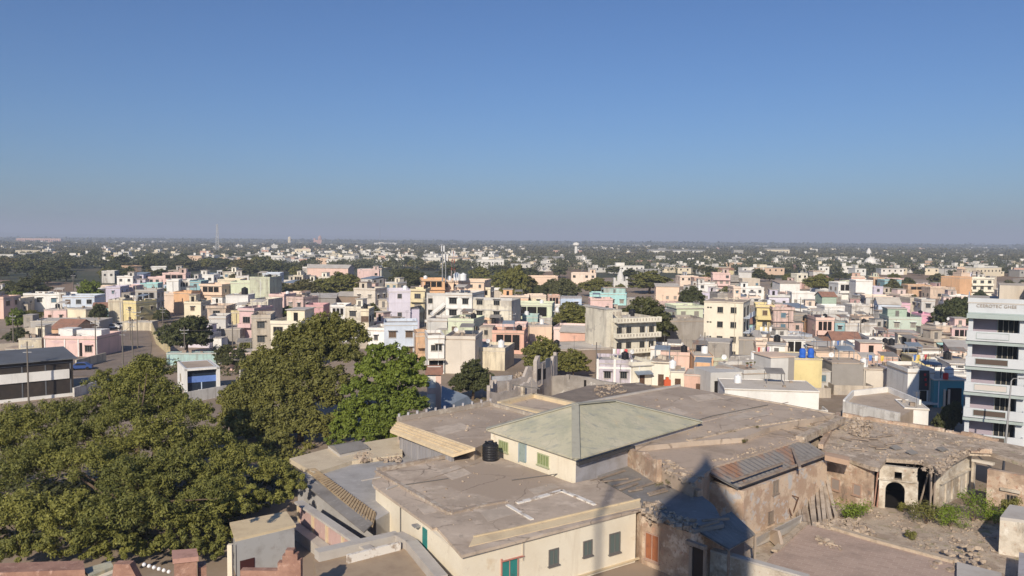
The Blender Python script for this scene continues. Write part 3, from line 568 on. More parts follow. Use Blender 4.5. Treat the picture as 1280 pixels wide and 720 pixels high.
# broken timbers in the right opening
r = random.Random(11)
for i in range(4):
    x = 1149 + r.uniform(0, 24); a = on_plane(f0, f1, x, 636) + fn * r.uniform(.2, 1.6); b = a + Vector((r.uniform(-1.2, 1.2), r.uniform(-.4, .8), r.uniform(2.2, 4.1))); a.z = 0
    MB().bar(a, b, .11, .11).build('broken_timber', WOOD, ru)
for x in (1162.5, 1167): a = on_plane(f0, f1, x, 640); MB().bar((a.x, a.y, 0), (a.x, a.y, 4.1), .13).build('post', WOOD, ru)
for x in (1092, 1096): a = on_plane(f0, f1, x, 632); MB().bar((a.x, a.y, 0), (a.x + .3, a.y, 3.6), .12).build('post', REDBRICK, ru)
# right wing: long wall running away, opening, gate wall
g0, g1 = P(1173, 634, 0.2), P(1213, 612, 0.2)
thick_wall(g0, g1, 0, ZR - .385, .5, 'wing_wall', RUINW, ru)
m_ = MB(); d = (g1 - g0).normalized(); 
wbox(m_, g0, g1, 2.5, 2.68, .3, .3); m_.build('ledge', RUINW, ru)
for t in (.18, .38, .6, .82): p_ = g0.lerp(g1, t); m_ = MB(); wbox(m_, p_, p_ + d * .3, .3, 2.45, .12, .12); m_.build('pilaster', RUINW, ru)
q0, q1 = P(1213, 617, .1), P(1240, 623, .1)
m_ = MB(); wbox(m_, q0, q1, 3.5, 3.75, .1, .5); m_.build('lintel', mk('white_beam', [(.6, .55, .48)]), ru)
m_ = MB(); wbox(m_, q0, q0.lerp(q1, .12), 0, 3.5, .02, .5); m_.build('jamb', RUINW, ru)
h0, h1 = P(1232, 640, 0.1), P(1300, 655, 0.1)
thick_wall(h0, h1, 0, ZR - .385, .6, 'gate_wall', OLDBRICK, ru)
window_px(ru, h0, h1, (1258, 619, 1271, 641), GLASS, WOOD, 3)
m_ = MB(); panel(m_, h0, h1, (1251, 611, 1276, 614.5), .25, .3); m_.build('lintel', RUINW, ru)
jagged(P(1214, 566, ZR), P(1240, 567, ZR), .6, ZR - .02, ZR + .55, 64, 5, .3).build('broken_parapet', OLDBRICK, ru); jg = jagged(P(1029, 561, ZR), P(1051, 520, ZR), .5, ZR - .02, ZR + .9, 61, 8, .25); jagged(P(1053, 521, ZR), P(1180, 540, ZR), .5, ZR - .02, ZR + .6, 62, 16, .15, jg); jagged(P(1182, 540, ZR), P(1246, 552, ZR), .5, ZR - .02, ZR + .8, 63, 9, .2, jg); jg.build('broken_parapet', OLDBRICK, ru)
rb = MB(); rubble(rb, [(1035, 560), (1055, 522), (1180, 542), (1240, 554), (1205, 566), (1160, 590), (1100, 576)], ZR, 520, .05, .26, 21, .03); rubble(rb, [(1065, 524), (1095, 528), (1085, 548), (1060, 545)], ZR, 110, .12, .45, 22, .25); rubble(rb, [(1150, 588), (1200, 566), (1215, 562), (1175, 596)], ZR, 150, .08, .32, 23, .12); o = rb.build('rubble', STONE, ru); o['kind'] = 'stuff'
r = random.Random(5)
for i in range(9):
    x, y = r.uniform(1050, 1110), r.uniform(543, 562); MB().bar(P(x, y, ZR + .15), P(x + r.uniform(10, 24), y + r.uniform(-4, 4), ZR + .2), .2, .14).build('fallen_beam', WOOD, ru)
for px_, py_ in ((1140, 566), (1178, 562), (1120, 560)): MB().box(-.5, .5, -.35, .35, 0, .12, Matrix.Rotation(.5, 3, 'Z') @ Matrix.Rotation(.3, 3, 'X'), P(px_, py_, ZR + .15)).build('stone_slab', SHEET, ru)
pb = MB(); pb.prism(xy(poly([(1031, 564), (1062, 571), (1062, 576), (1031, 569)], ZR + .5)), ZR, ZR + .5).build('parapet_block', mk('pink_block', [(.5, .35, .25), ((.4, .28, .2), 1, .5, .7)], .95), ru)
LANDMARK.append(('the arched ruin', (1120, 600), 78))

# --- courtyard
PALEWOOD = mk('pale_wood', [(.46, .39, .32), ((.30, .25, .2), .8, .45, .65, (1, 1, .2))], .95, bump=.3)
sheet_px('courtyard_ground', [(930, 735), (930, 668), (1010, 640), (1060, 628), (1170, 625), (1300, 650), (1300, 735)], DIRT, .1)
pt = MB(); pz = .55; pvx = [(960, 700), (985, 668), (1006, 655), (1060, 668), (1190, 702), (1230, 735), (940, 735)]; pt.prism(xy(poly(pvx, pz)), .1, pz); tag(pt.build('paved_terrace', PAVER), kind='structure')
k = MB(); line_strip(k, [(1040, 661), (1098, 678), (1192, 703)], pz, .6, .25); line_strip(k, [(968, 690), (1006, 655)], pz, .5, .2)
tag(k.build('terrace_kerb', mk('kerb_stone', [(.5, .41, .31), ((.34, .27, .2), 1.3, .5, .65)], .95, bump=.4)), kind='structure')
rb = MB(); rubble(rb, [(1012, 662), (1046, 652), (1075, 654), (1100, 674), (1040, 670)], .15, 260, .12, .6, 31, .3); rubble(rb, [(1080, 640), (1250, 650), (1250, 700), (1150, 690)], .12, 420, .05, .28, 32); rubble(rb, [(1150, 690), (1225, 680), (1240, 720), (1170, 720)], .5, 90, .1, .5, 33); rubble(rb, [(1020, 670), (1055, 682), (1050, 688), (1018, 678)], .6, 26, .15, .55, 34)
tag(rb.build('rubble', STONE), 'broken stones and rubble scattered over the courtyard', 'rubble', None, 'stuff')
r = random.Random(8)
for i in range(15):
    xb = 1003 + i * 2.8 + r.uniform(-4, 4); yb = 669 - i * 1.5 + r.uniform(-3, 3); a = P(xb, yb, .25 + .1 * (i % 3)); b = on_plane(l0, l1, 991 + i * 2.7 + r.uniform(-3, 3), 598 - i * .3 + r.uniform(-7, 9)) - Vector((0, .6 + .12 * (i % 3), 0))
    o = MB().bar(a, b, r.uniform(.2, .36), .07).build('plank', (WOOD, PALEWOOD, PALEWOOD)[i % 3]); tag(o, 'long weathered plank leaning against the ruin beside the courtyard', 'plank', 'planks leaning on the ruin')
bs = thing('frame', 'rusty metal frame standing beside the leaning planks', 'metal frame', tuple(P(988, 648, 0)))
for a, b in (((977, 640, 0.1), (977, 612, 2.3)), ((990, 645, .1), (998, 622, 2.2)), ((977, 612, 2.3), (990, 645, .6)), ((975, 615, 2.2), (998, 622, 2.2))): MB().bar(P(*a), P(*b), .09).build('rail', mk('rusty_iron', [(.13, .075, .05)]), bs)
sb = thing('cement_trough', 'leaning grey cement slabs between planks and canopy', 'slabs', tuple(P(965, 672, 0)))
MB().hexa([P(940, 686, .2), P(1000, 660, .2), P(1004, 652, .6), P(946, 676, .6), P(946, 672, 1.3), P(1000, 644, 1.5), P(1003, 644, 1.5), P(950, 670, 1.3)]).build('slab', LTCONC, sb)
MB().hexa([P(958, 672, .3), P(978, 690, .3), P(982, 688, .3), P(962, 670, .3), P(964, 662, 1.6), P(972, 664, 1.6), P(975, 663, 1.6), P(967, 661, 1.6)]).build('slab', mk('pink_slab', [(.5, .4, .31)]), sb)
cb = thing('masonry_pier', 'beige masonry pier with grey top at the courtyard edge', 'masonry pier', tuple(P(1270, 690, 0)))
pcx = poly([(1250, 650), (1290, 655), (1300, 640), (1262, 634)], 3.0); MB().prism(xy(pcx), 0, 3.0).build('wall', RUINW, cb); MB().prism(xy(pcx), 3.0, 3.25).build('top', LTCONC, cb)
lw2 = thing('low_block', 'low grey stone block lying at the bottom of the courtyard', 'stone block', tuple(P(1222, 712, 0))); MB().prism(xy(poly([(1196, 702), (1252, 716), (1252, 730), (1196, 730)], .9)), .1, .9).build('block', LTCONC, lw2)
tag(MB().prism(xy(poly([(1274, 690), (1300, 696), (1300, 730), (1272, 726)], 1.6)), 0, 1.6).build('stone_post', GREYW), 'grey stone post in front of the beige masonry pier', 'post')

# --- the pale yard roofs left of the cream house
yr = thing('pale_roofed_shed', 'long shed with pale cement roof, tile strip and pink wall', 'shed', tuple(P(430, 640, 0).xy) + (0,))
MB().prism(xy(poly([(372, 592), (395, 588), (430, 577), (500, 566), (560, 600), (470, 650), (466, 640)], 2.9)), 0, 2.9).build('roof', mk('bluish_cement', [(.40, .39, .385), ((.32, .31, .30), .4, .45, .65), ((.48, .46, .44), 1, .56, .74)], .95, bump=.2), yr)
MB().prism(xy(poly([(362, 573), (412, 560), (503, 545), (503, 568), (440, 576), (392, 591)], 3.3)), 2.8, 3.3).build('terrace', mk('pale_cream_cement', [(.62, .53, .39), ((.52, .43, .31), .5, .45, .7), ((.7, .62, .48), 1.5, .55, .75)], .95, bump=.2), yr)
ts = MB(); a0_, a1_, b0_, b1_ = P(383, 586, 3.3), P(394, 585, 3.35), P(466, 657, 2.95), P(470, 640, 3.1)
for i in range(30):
    t0, t1 = i / 30, (i + .62) / 30; ts.sheet([a0_.lerp(b0_, t0), a0_.lerp(b0_, t1), a1_.lerp(b1_, t1), a1_.lerp(b1_, t0)], .12)
ts.sheet([a0_ - Vector((0, 0, .08)), b0_ - Vector((0, 0, .08)), b1_ - Vector((0, 0, .08)), a1_ - Vector((0, 0, .08))], .1)
ts.build('tile_strip', mk('clay_tile', [(.42, .32, .2), ((.3, .22, .14), 1.5, .5, .65)], .95), yr)
MB().sheet([P(383, 607, 2.75), P(455, 665, 2.75), P(466, 654, 3.0), P(393, 590, 3.0)], .1).build('sheet_roof', SHEET, yr)
pw0, pw1 = P(373, 628, 2.65), P(462, 688, 2.65)
thick_wall(pw0, pw1, 0, 2.6, .35, 'wall', mk('faded_pink_wall', [(.52, .36, .33), ((.42, .29, .26), .6, .45, .65), ((.58, .46, .40), 1.5, .56, .72), ((.28, .22, .18), .8, .64, .82, STREAK)], .93, bump=.2), yr)
m_ = MB(); m_.bar(pw0 + Vector((0, 0, .05)), pw1 + Vector((0, 0, .05)), .75, .2); m_.build('coping', LTCONC, yr)
for t in (0, .23, .44, .66, .88):
    p_ = pw0.lerp(pw1, t); m_ = MB(); wbox(m_, p_, p_ + (pw1 - pw0).normalized() * .28, 0, 2.55, .16, .16); m_.build('pilaster', CREAMTRIM, yr)
m_ = MB(); m_.bar(Vector((pw0.x - .5, pw0.y - .35, .5)), Vector((pw1.x - .5, pw1.y - .35, .5)), .9, 1.0); m_.build('plinth', LTCONC, yr)
rb = MB(); rubble(rb, [(441, 578), (452, 568), (466, 572), (462, 580)], 2.95, 80, .2, .5, 41, .35); tag(rb.build('rubble_heap', STONE), 'small heap of rubble on the pale cement roof', 'rubble heap')
rb = MB(); rubble(rb, [(470, 576), (482, 568), (502, 572), (500, 580)], 2.95, 60, .2, .45, 42, .25); tag(rb.build('rubble_heap', STONE), 'brown rubble heap against the grey sheet wall', 'rubble heap')
sh = thing('small_gable_shed', 'tiny grey gabled shed at the foot of the round tree', 'shed', tuple(P(440, 572, 0).xy) + (0,))
a, b, c_, d_ = P(410, 557, 3.6), P(440, 552, 3.6), P(462, 560, 3.6), P(425, 568, 3.6); mid0, mid1 = (a + d_) / 2 + Vector((0, 0, .45)), (b + c_) / 2 + Vector((0, 0, .45))
MB().face([d_, c_, mid1, mid0]).face([mid0, mid1, b, a]).face([a, d_, mid0]).face([c_, b, mid1]).build('roof', SHEET, sh); MB().prism(xy([a, b, c_, d_]), 0, 3.55).build('wall', LTCONC, sh)

# --- parapeted roof at the bottom, left of the cream house door
br = thing('parapeted_terrace', 'low parapeted terrace roof with brown floor at the bottom edge', 'roof terrace', tuple(P(460, 705, 0).xy) + (0,))
o_ = poly([(392, 699), (497, 675), (516, 686), (556, 735), (400, 745)], 2.3); MB().prism(xy(o_), 0, 2.3).build('roof', mk('brown_terrace', [(.40, .31, .22), ((.33, .25, .18), .5, .45, .65)], .95), br)
k = MB(); line_strip(k, [(396, 700), (497, 676.5), (514, 686), (552, 732)], 2.3, .9, .7); k.build('parapet', LTCONC, br)
k = MB(); line_strip(k, [(434, 704), (500, 687)], 2.3, .25, .62); k.build('inner_kerb', WHITEWASH, br)

# --- whitewashed house half under the trees, bottom left
wl = thing('whitewashed_house', 'whitewashed house with a dark doorway in dappled tree shade', 'house', tuple(P(330, 690, 0).xy) + (0,))
w5 = poly([(296, 677), (368, 660), (356, 642), (289, 656)], 3.0); MB().prism(xy(w5), 0, 3.0).build('wall', mk('dull_limewash', [(.40, .40, .40), ((.30, .29, .28), .6, .5, .7), ((.25, .22, .2), 1, .62, .8)], .93), wl)
MB().prism(xy(poly([(294, 674), (370, 656), (358, 639), (287, 653)], 3.2)), 3.0, 3.2).build('roof', CREAMTRIM, wl)
panel(MB(), w5[0], w5[1], (300, 699, 318, 718), .05, .1).build('doorway', mk('dark_red_door', [(.06, .02, .02)]), wl)
MB().bar((w5[0].x - .4, w5[0].y - .3, 0), (w5[0].x - .4, w5[0].y - .3, 2.9), .35).build('pillar', CREAMW, wl)

# --- broken brick walls at the very bottom left
def brick(name, label, cat, px, z, th=None, cap=None, caplift=.18):
    t = thing(name, label, cat, tuple(poly(px, z)[0].xy) + (0,)); w_ = poly(px, z); MB().prism(xy(w_), 0, z).build('wall', REDBRICK, t)
    if cap:
        c_ = sum(w_, Vector()) / len(w_); MB().prism(xy([c_ + (p - c_) * cap for p in w_]), z, z + caplift).build('coping', mk('brick_cap', [(.46, .27, .22), ((.34, .2, .16), 2, .5, .7)], .95), t)
    return t
brick('brick_wall', 'smooth reddish wall along the bottom edge under the big tree', 'wall', [(-30, 705), (104, 700.5), (106, 712), (-30, 717)], 5, cap=None)
brick('brick_pillar', 'square red brick pillar with a stepped cap', 'pillar', [(217, 694), (244, 692), (246, 701), (218, 704)], 6, cap=1.15, caplift=.3)
brick('brick_pillar', 'lower narrow brick pillar beside the stepped one', 'pillar', [(247, 702), (257, 701), (258, 709), (248, 710)], 5.4)
gb = thing('brick_gable', 'red brick gable with round white knobs on its slope', 'gable', tuple(P(170, 705, 5)))
a, b, c_ = P(128, 722, 4.6), P(158, 705.5, 5.6), P(215, 722, 4.6)
MB().hexa([(a.x, a.y, 0), (c_.x, c_.y, 0), (c_.x, c_.y + .6, 0), (a.x, a.y + .6, 0), (b.x - .8, b.y, b.z), (b.x + .2, b.y, b.z), (b.x + .2, b.y + .6, b.z), (b.x - .8, b.y + .6, b.z)]).build('wall', REDBRICK, gb)
for i in range(6):
    t = i / 5.5; p_ = b.lerp(c_, .25 + t * .6) + Vector((.3, .2, .12)); MB().lathe([(.02, -.13), (.1, -.08), (.13, 0), (.1, .08), (.02, .13)], 10, p_).build('knob', WHITEP, gb)
rwb = thing('broken_brick_wall', 'broken stepped red brick wall end at the bottom edge', 'wall', tuple(P(350, 705, 0).xy) + (0,))
m_ = MB()
for (x0, x1, y) in ((300, 347, 713.5), (347, 353, 703), (353, 357, 694), (357, 367, 687), (367, 372, 692), (372, 376, 700)): a, b = P(x0, 713, 5), P(x1, 713, 5); a.y = b.y = P(340, 713, 5).y; m_.prism([(a.x, a.y), (b.x, b.y), (b.x, b.y + .5), (a.x, a.y + .5)], 0, 5 + (713 - y) * .05)
m_.build('wall', REDBRICK, rwb)
gs = thing('small_green_roof', 'little mossy cement roof beside the reddish wall', 'roof', tuple(P(125, 705, 4.5).xy) + (0,)); MB().prism(xy(poly([(104, 711), (138, 701), (142, 708), (112, 720)], 4.6)), 4.4, 4.6).build('roof', HIPR, gs); MB().prism(xy(poly([(110, 713), (139, 704), (142, 716), (112, 728)], 4.4)), 0, 4.4).build('wall', CREAMW, gs)

# ------------------------------------------------------------------ the town: every house a thing
WEAR = {}
def wallmat(c, k):
    base = mixc(PAL[c][0], (.80, .78, .74), .2 if c not in ('grey', 'brown', 'teal') else .06); nm = 'plaster_' + PAL[c][1].replace(' ', '_') + ('', '_worn', '_fresh')[k]
    return plaster(nm, (base, mixc(base, (.42, .37, .31), .28), mixc(base, (.82, .80, .76), .25))[k], (.5, 1.0, .2)[k])
ROOFS = [CONC, TAUPE, LTCONC, mk('lime_roof', [(.58, .53, .46), ((.42, .37, .31), .3, .48, .7), ((.3, .26, .22), 1.5, .6, .82)], .95)]
PANES = [GLASS, solid('window_smoke', (.06, .065, .07), .25), mk('brown_shutter', [(.13, .085, .055), ((.2, .14, .1), 2, .5, .7)]), mk('blue_shutter', [(.10, .18, .24), ((.16, .24, .28), 2, .5, .7)]), solid('pale_curtain', (.28, .26, .23), .8)]
def win_mesh(ww, hh, pane=GLASS):
    m = MB(); m.box(-ww / 2, ww / 2, -.03, .02, 0, hh); m.mi = 1
    for x0, x1, z0, z1 in ((-ww / 2 - .07, -ww / 2, -.07, hh + .07), (ww / 2, ww / 2 + .07, -.07, hh + .07), (-ww / 2, ww / 2, hh, hh + .07), (-ww / 2 - .1, ww / 2 + .1, -.15, -.071)): m.box(x0, x1, -.09, .02, z0, z1)
    m.mi = 2
    for k in (1, 2): x = -ww / 2 + ww * k / 3; m.box(x - .025, x + .025, -.06, -.031, 0, hh)
    return m.mesh('window', [pane, FRAME, GRILLE])
WINS = {(k, i): win_mesh(*k, PANES[i]) for i in range(5) for k in ((1.15, 1.25), (1.5, 1.4), (.8, 1.1), (1.9, 1.5), (.9, .9))}
WIN = {k: win_mesh(*k) for k in ((1.15, 1.25), (1.5, 1.4), (.8, 1.1), (1.9, 1.5))}
DOOR = MB().box(-.5, .5, -.05, .02, 0, 2.1).mesh('door', mk('brown_door', [(.10, .06, .04), ((.16, .1, .07), 2, .5, .7)]))
SUNM = {}
def sunshade(mt, ww):
    key = (mt.name, ww)
    if key not in SUNM: SUNM[key] = MB().box(-ww / 2 - .25, ww / 2 + .25, -.62, .02, 0, .1).mesh('sunshade', mt)
    return SUNM[key]
def ring(m, x0, x1, y0, y1, z0, z1, t=.14):
    m.box(x0, x1, y0, y0 + t, z0, z1); m.box(x0, x1, y1 - t, y1, z0, z1); m.box(x0, x0 + t, y0 + t, y1 - t, z0, z1); m.box(x1 - t, x1, y0 + t, y1 - t, z0, z1); return m
NH = 0
def house_at(p, wd, d, z, th, col, o='', st=None, label=None, short=None, name='house', cat='house', trim=None, top=None, group='town houses', wear=None, seed=None):
    """front centre p on the ground; local x along the front, y into the house"""
    global NH
    NH += 1; r = random.Random(seed if seed is not None else NH * 13 + 5); D = p.y
    wear = r.choice((0, 0, 1, 2)) if wear is None else wear; wm = wallmat(col, wear); tm = wallmat(trim, 2) if trim else wm
    root = thing(name, label, cat, (p.x, p.y, 0), th, group, False)
    x0, x1 = -wd / 2, wd / 2; par = 0 if ('s' in o or 'g' in o) else (.75 if 'P' not in o else .25); zr = z - par
    st = st or max(1, round(zr / 3.15)); fh = zr / st; ov = .35 if 'c' in o else .1
    m = MB(); m.box(x0, x1, 0, d, -.3, zr); put('wall', m.mesh('wall', wm), root)
    rm = top or r.choice(ROOFS)
    if 'g' in o:          # tiled gable, ridge along the front
        hgt = min(2.2, d * .25); m = MB(); e = .35
        m.sheet([(x0 - e, -e, zr - .05), (x1 + e, -e, zr - .05), (x1 + e, d / 2, zr + hgt), (x0 - e, d / 2, zr + hgt)], .12); m.sheet([(x1 + e, d + e, zr - .05), (x0 - e, d + e, zr - .05), (x0 - e, d / 2, zr + hgt), (x1 + e, d / 2, zr + hgt)], .12)
        put('roof', m.mesh('roof', rm), root); m = MB()
        for x in (x0, x1 - .2): m.hexa([(x, .05, zr - .02), (x + .2, .05, zr - .02), (x + .2, d - .05, zr - .02), (x, d - .05, zr - .02), (x, d / 2 - .05, zr + hgt - .2), (x + .2, d / 2 - .05, zr + hgt - .2), (x + .2, d / 2 + .05, zr + hgt - .2), (x, d / 2 + .05, zr + hgt - .2)])
        put('gable', m.mesh('gable', wm), root)
    elif 's' in o:        # sloping sheet roof
        m = MB(); m.sheet([(x0 - .3, -.4, zr - .02), (x1 + .3, -.4, zr - .02), (x1 + .3, d + .3, zr + .9), (x0 - .3, d + .3, zr + .9)], .1); put('roof', m.mesh('roof', rm), root)
        m = MB(); m.prism([(x0, d - .2), (x1, d - .2), (x1, d), (x0, d)], zr - .05, zr + .78); put('gable', m.mesh('gable', wm), root)
    else:
        m = MB(); m.box(x0 - ov, x1 + ov, -ov, d + ov, zr, zr + .16); put('roof', m.mesh('roof', rm), root)
        m = ring(MB(), x0 - ov + .03, x1 + ov - .03, -ov + .03, d + ov - .03, zr + .16, z); put('parapet', m.mesh('parapet', tm), root)
    if 'k' in o:
        m = MB()
        for i in range(1, st + 1): m.box(x0 - .07, x1 + .07, -.07, d + .07, i * fh - .42, i * fh - .12)
        put('band', m.mesh('band', tm), root)
    if 'c' in o and st > 1:
        m = MB()
        for i in range(1, st): m.box(x0 - .2, x1 + .2, -.55, d + .2, i * fh - .08, i * fh + .04)
        put('ledge', m.mesh('ledge', tm), root)
    if 'b' in o:          # front balconies
        for i in range(1, st):
            m = MB(); m.box(x0 + .2, x1 - .2, -1.25, .01, i * fh - .14, i * fh); put('balcony', m.mesh('balcony', tm), root)
            m = MB(); m.box(x0 + .2, x1 - .2, -1.25, -1.13, i * fh + .001, i * fh + .85); m.box(x0 + .2, x0 + .32, -1.13, .0, i * fh + .001, i * fh + .85); m.box(x1 - .32, x1 - .2, -1.13, .0, i * fh + .001, i * fh + .85); put('balustrade', m.mesh('balustrade', tm), root)
    rr = None
    if 'r' in o or 'R' in o:
        rw, rd = (min(3.2, wd * .4), min(3.6, d * .45)) if 'r' in o else (wd * .6, d * .55); rx = (x0 + .5 + rw / 2) if r.random() < .5 else (x1 - .5 - rw / 2); ry = d * .35
        m = MB(); m.box(rx - rw / 2, rx + rw / 2, ry, ry + rd, zr + .161, zr + 2.6); rr = put('roof_room', m.mesh('roof_room', wallmat(col, (wear + 1) % 3)), root)
        m = MB(); m.box(rx - rw / 2 - .25, rx + rw / 2 + .25, ry - .35, ry + rd + .25, zr + 2.6, zr + 2.74); put('roof_slab', m.mesh('roof_slab', rm), rr)
        m = MB(); m.box(rx - .45, rx + .45, ry - .04, ry + .02, zr + .18, zr + 2.1); put('door', m.mesh('door', DARK if r.random() < .5 else GRILLE), rr)
    if 'f' in o:          # unfinished concrete columns
        m = MB()
        for x in (x0 + .15, 0, x1 - .15):
            for y in (.15, d - .15): m.box(x - .13, x + .13, y - .13, y + .13, z, z + r.uniform(.7, 1.5))
        put('column_stub', m.mesh('column_stub', wallmat('grey', 1)), root)
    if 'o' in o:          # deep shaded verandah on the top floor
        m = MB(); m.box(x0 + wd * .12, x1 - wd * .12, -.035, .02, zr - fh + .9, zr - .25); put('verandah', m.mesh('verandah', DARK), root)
        m = MB()
        for i in range(4): x = x0 + wd * (.12 + .76 * i / 3); m.box(x - .1, x + .1, -.12, .0, zr - fh + .9, zr - .25)
        put('pillar', m.mesh('pillar', tm), root)
    if D < 420 and r.random() < .42 and wd > 4.5:      # a lower or higher block built on at one side
        aw, hi = r.uniform(1.8, 3.4), r.random() < .3; sg = r.choice((-1, 1)); xa = x1 + .001 if sg > 0 else x0 - aw - .001; ya = r.uniform(.5, d * .45); yb = min(d - .3, ya + r.uniform(2.8, 5)); za = zr + r.uniform(.9, 1.8) if hi and 's' not in o and 'g' not in o else zr * r.uniform(.42, .8)
        ax_ = put('annex', MB().box(xa, xa + aw, ya, yb, -.3, za).mesh('annex', wallmat(r.choice((col, col, 'ltgrey', 'grey', 'beige', 'white')), r.choice((0, 1, 1)))), root)
        put('annex_roof', MB().box(xa - .08, xa + aw + .08, ya - .12, yb + .08, za, za + .12).mesh('annex_roof', r.choice((rm, LTCONC, CONC, SHEET))), ax_)
        if r.random() < .6: put('window', WINS[((.8, 1.1), r.randrange(5))], ax_, (xa + aw / 2, ya, za - 1.7))
    if D < 330 and 'g' not in o and 's' not in o:
        if r.random() < .28:      # sheet lean-to on the roof
            xa = r.uniform(x0 + .3, x1 - 3.2); ya = d * .55; m = MB(); m.sheet([(xa, ya, zr + 1.9), (xa + 2.8, ya, zr + 1.9), (xa + 2.8, ya + 2.6, zr + 2.4), (xa, ya + 2.6, zr + 2.4)], .08)
            for xx, yy in ((xa + .1, ya + .1), (xa + 2.7, ya + .1), (xa + .1, ya + 2.5), (xa + 2.7, ya + 2.5)): m.box(xx - .05, xx + .05, yy - .05, yy + .05, zr + .161, zr + 1.82)
            put('roof_shelter', m.mesh('roof_shelter', r.choice((SHEET, BLUESHEET, RUST, LTCONC))), root)
        if r.random() < .5:       # junk and low blocks on the roof
            m = MB()
            for _ in range(r.randint(2, 5)): xa, ya, s_ = r.uniform(x0 + .5, x1 - 1.4), r.uniform(.6, d - 1.4), r.uniform(.3, .9); m.box(xa, xa + s_, ya, ya + s_ * .8, zr + .161, zr + .161 + s_ * r.uniform(.5, 1.1))
            put('roof_clutter', m.mesh('roof_clutter', wallmat(r.choice(('ltgrey', 'beige', 'brown', 'white')), 1)), root)['kind'] = 'stuff'
        if r.random() < .55:       # aerial on a thin pole
            xa, ya, ha = r.uniform(x0 + .4, x1 - .4), r.uniform(.5, d - .5), r.uniform(1.8, 3.4); m = MB(); m.bar((xa, ya, zr + .1), (xa, ya, zr + ha), .05)
            for k in range(3): m.bar((xa - .5 + k * .1, ya, zr + ha - .1 - k * .22), (xa + .5 - k * .1, ya, zr + ha - .1 - k * .22), .035)
            put('aerial', m.mesh('aerial', GRILLE), root)
        if r.random() < .35:      # drain pipe down the front
            xa = r.uniform(x0 + .2, x1 - .2); put('drain_pipe', MB().box(xa - .05, xa + .05, -.14, -.04, .1, zr - .1).mesh('drain_pipe', r.choice((FRAME, GRILLE, WHITEP))), root)
        if r.random() < .22:      # yard wall in front
            m = MB(); m.box(x0 - .6, x1 + .6, -3.1, -2.9, 0, 1.7); m.box(x0 - .6, x0 - .4, -2.9, -.2, 0, 1.7); m.box(x1 + .4, x1 + .6, -2.9, -.2, 0, 1.7); put('yard_wall', m.mesh('yard_wall', wallmat(r.choice((col, 'ltgrey', 'beige')), 1)), root)
        if r.random() < .18 and 'n' not in o: m = MB(); m.sheet([(x0 + .3, -1.3, 2.3), (x1 - .3, -1.3, 2.3), (x1 - .3, 0, 2.75), (x0 + .3, 0, 2.75)], .06); put('awning', m.mesh('awning', r.choice((SHEET, BLUESHEET, RUST, wallmat('aqua', 0)))), root)
    # windows
    if 'n' not in o and D < 520:
        pane_ = r.choice((0, 0, 1, 1, 1, 2, 3, 4)); key = r.choice(((1.15, 1.25), (1.15, 1.25), (1.5, 1.4), (.8, 1.1), (.9, .9), (1.9, 1.5))) if D < 330 else r.choice(((1.15, 1.25), (1.5, 1.4))); shade = 'c' not in o and D < 330 and r.random() < .75
        smt = r.choice((tm, wallmat('ltgrey', 1), wallmat('white', 0)))
        n = max(1, int(wd / r.uniform(2.5, 3.4)))
        faces = [('F', wd, n)]
        nr = (math.cos(th), math.sin(th)); side = 'R' if -(p.x * nr[0] + p.y * nr[1]) > 0 else 'L'
        if 'N' not in o: faces.append((side, d, max(1, int(d / 4))))
        for fc, L, k in faces:
            for i in range(st):
                if (st - i) > 3 and D > 150: continue
                if D > 250 and i == 0 and st > 1: continue
                for j in range(k):
                    if r.random() < .14: continue
                    if fc == 'F' and 'o' in o and i == st - 1: continue
                    if fc == 'F' and i == 0 and j == 0 and D < 250:
                        put('door', DOOR, root, (x0 + wd * .5 / k, 0, 0)); continue
                    s_ = -L / 2 + L * (j + .5) / k; zb = i * fh + .95
                    loc, rz = ((s_, 0, zb), 0) if fc == 'F' else (((x1, d / 2 + s_, zb), R(90)) if fc == 'R' else ((x0, d / 2 - s_, zb), R(-90)))
                    wn = put('window', WINS[(key, pane_ if r.random() < .7 else r.choice((0, 0, 1, 1, 4)))], root, loc, rz)
                    if shade: put('sunshade', sunshade(smt, key[0]), wn, (0, 0, key[1] + .12))
    cxp = proj((p.x - math.sin(th) * d / 2, p.y + math.cos(th) * d / 2, z))
    FOOT.append((p.x - math.sin(th) * d / 2, p.y + math.cos(th) * d / 2, (wd + d) / 4 + .3))
    feat = [f for k, f in (('g', 'tile roofed'), ('s', 'sheet roofed'), ('R', 'roof room'), ('r', 'roof room'), ('f', 'column stubs'), ('b', 'balconies'), ('o', 'dark verandah')) if k in o]
    if not label: AUTO.append((root, name, PAL[col][1], st, feat[0] if feat else '', cxp, D))
    root['_t'] = 0; del root['_t']
    return root, (x0, x1, d, zr, fh, st)
def H(x0, x1, yt, z, col, th=0, d=9, o='', st=None, label=None, short=None, keep=.6, **kw):
    th = R(th); p = P((x0 + x1) / 2, yt, z); D = p.y
    wd = abs(x1 - x0) * D / F / max(.3, math.cos(th) - p.x / D * math.sin(th))
    out = house_at(Vector((p.x, p.y, 0)), wd, d, z, th, col, o, st, label, short, **kw)
    PROT.append((min(x0, x1), max(x0, x1), yt, yt + (26 / D * 1000 - (yt - hz(x0))) * keep, D))
    if short: LANDMARK.append((short, ((x0 + x1) / 2, yt + 8), D))
    return out
APT = dict(name='apartment_building', cat='apartment block')
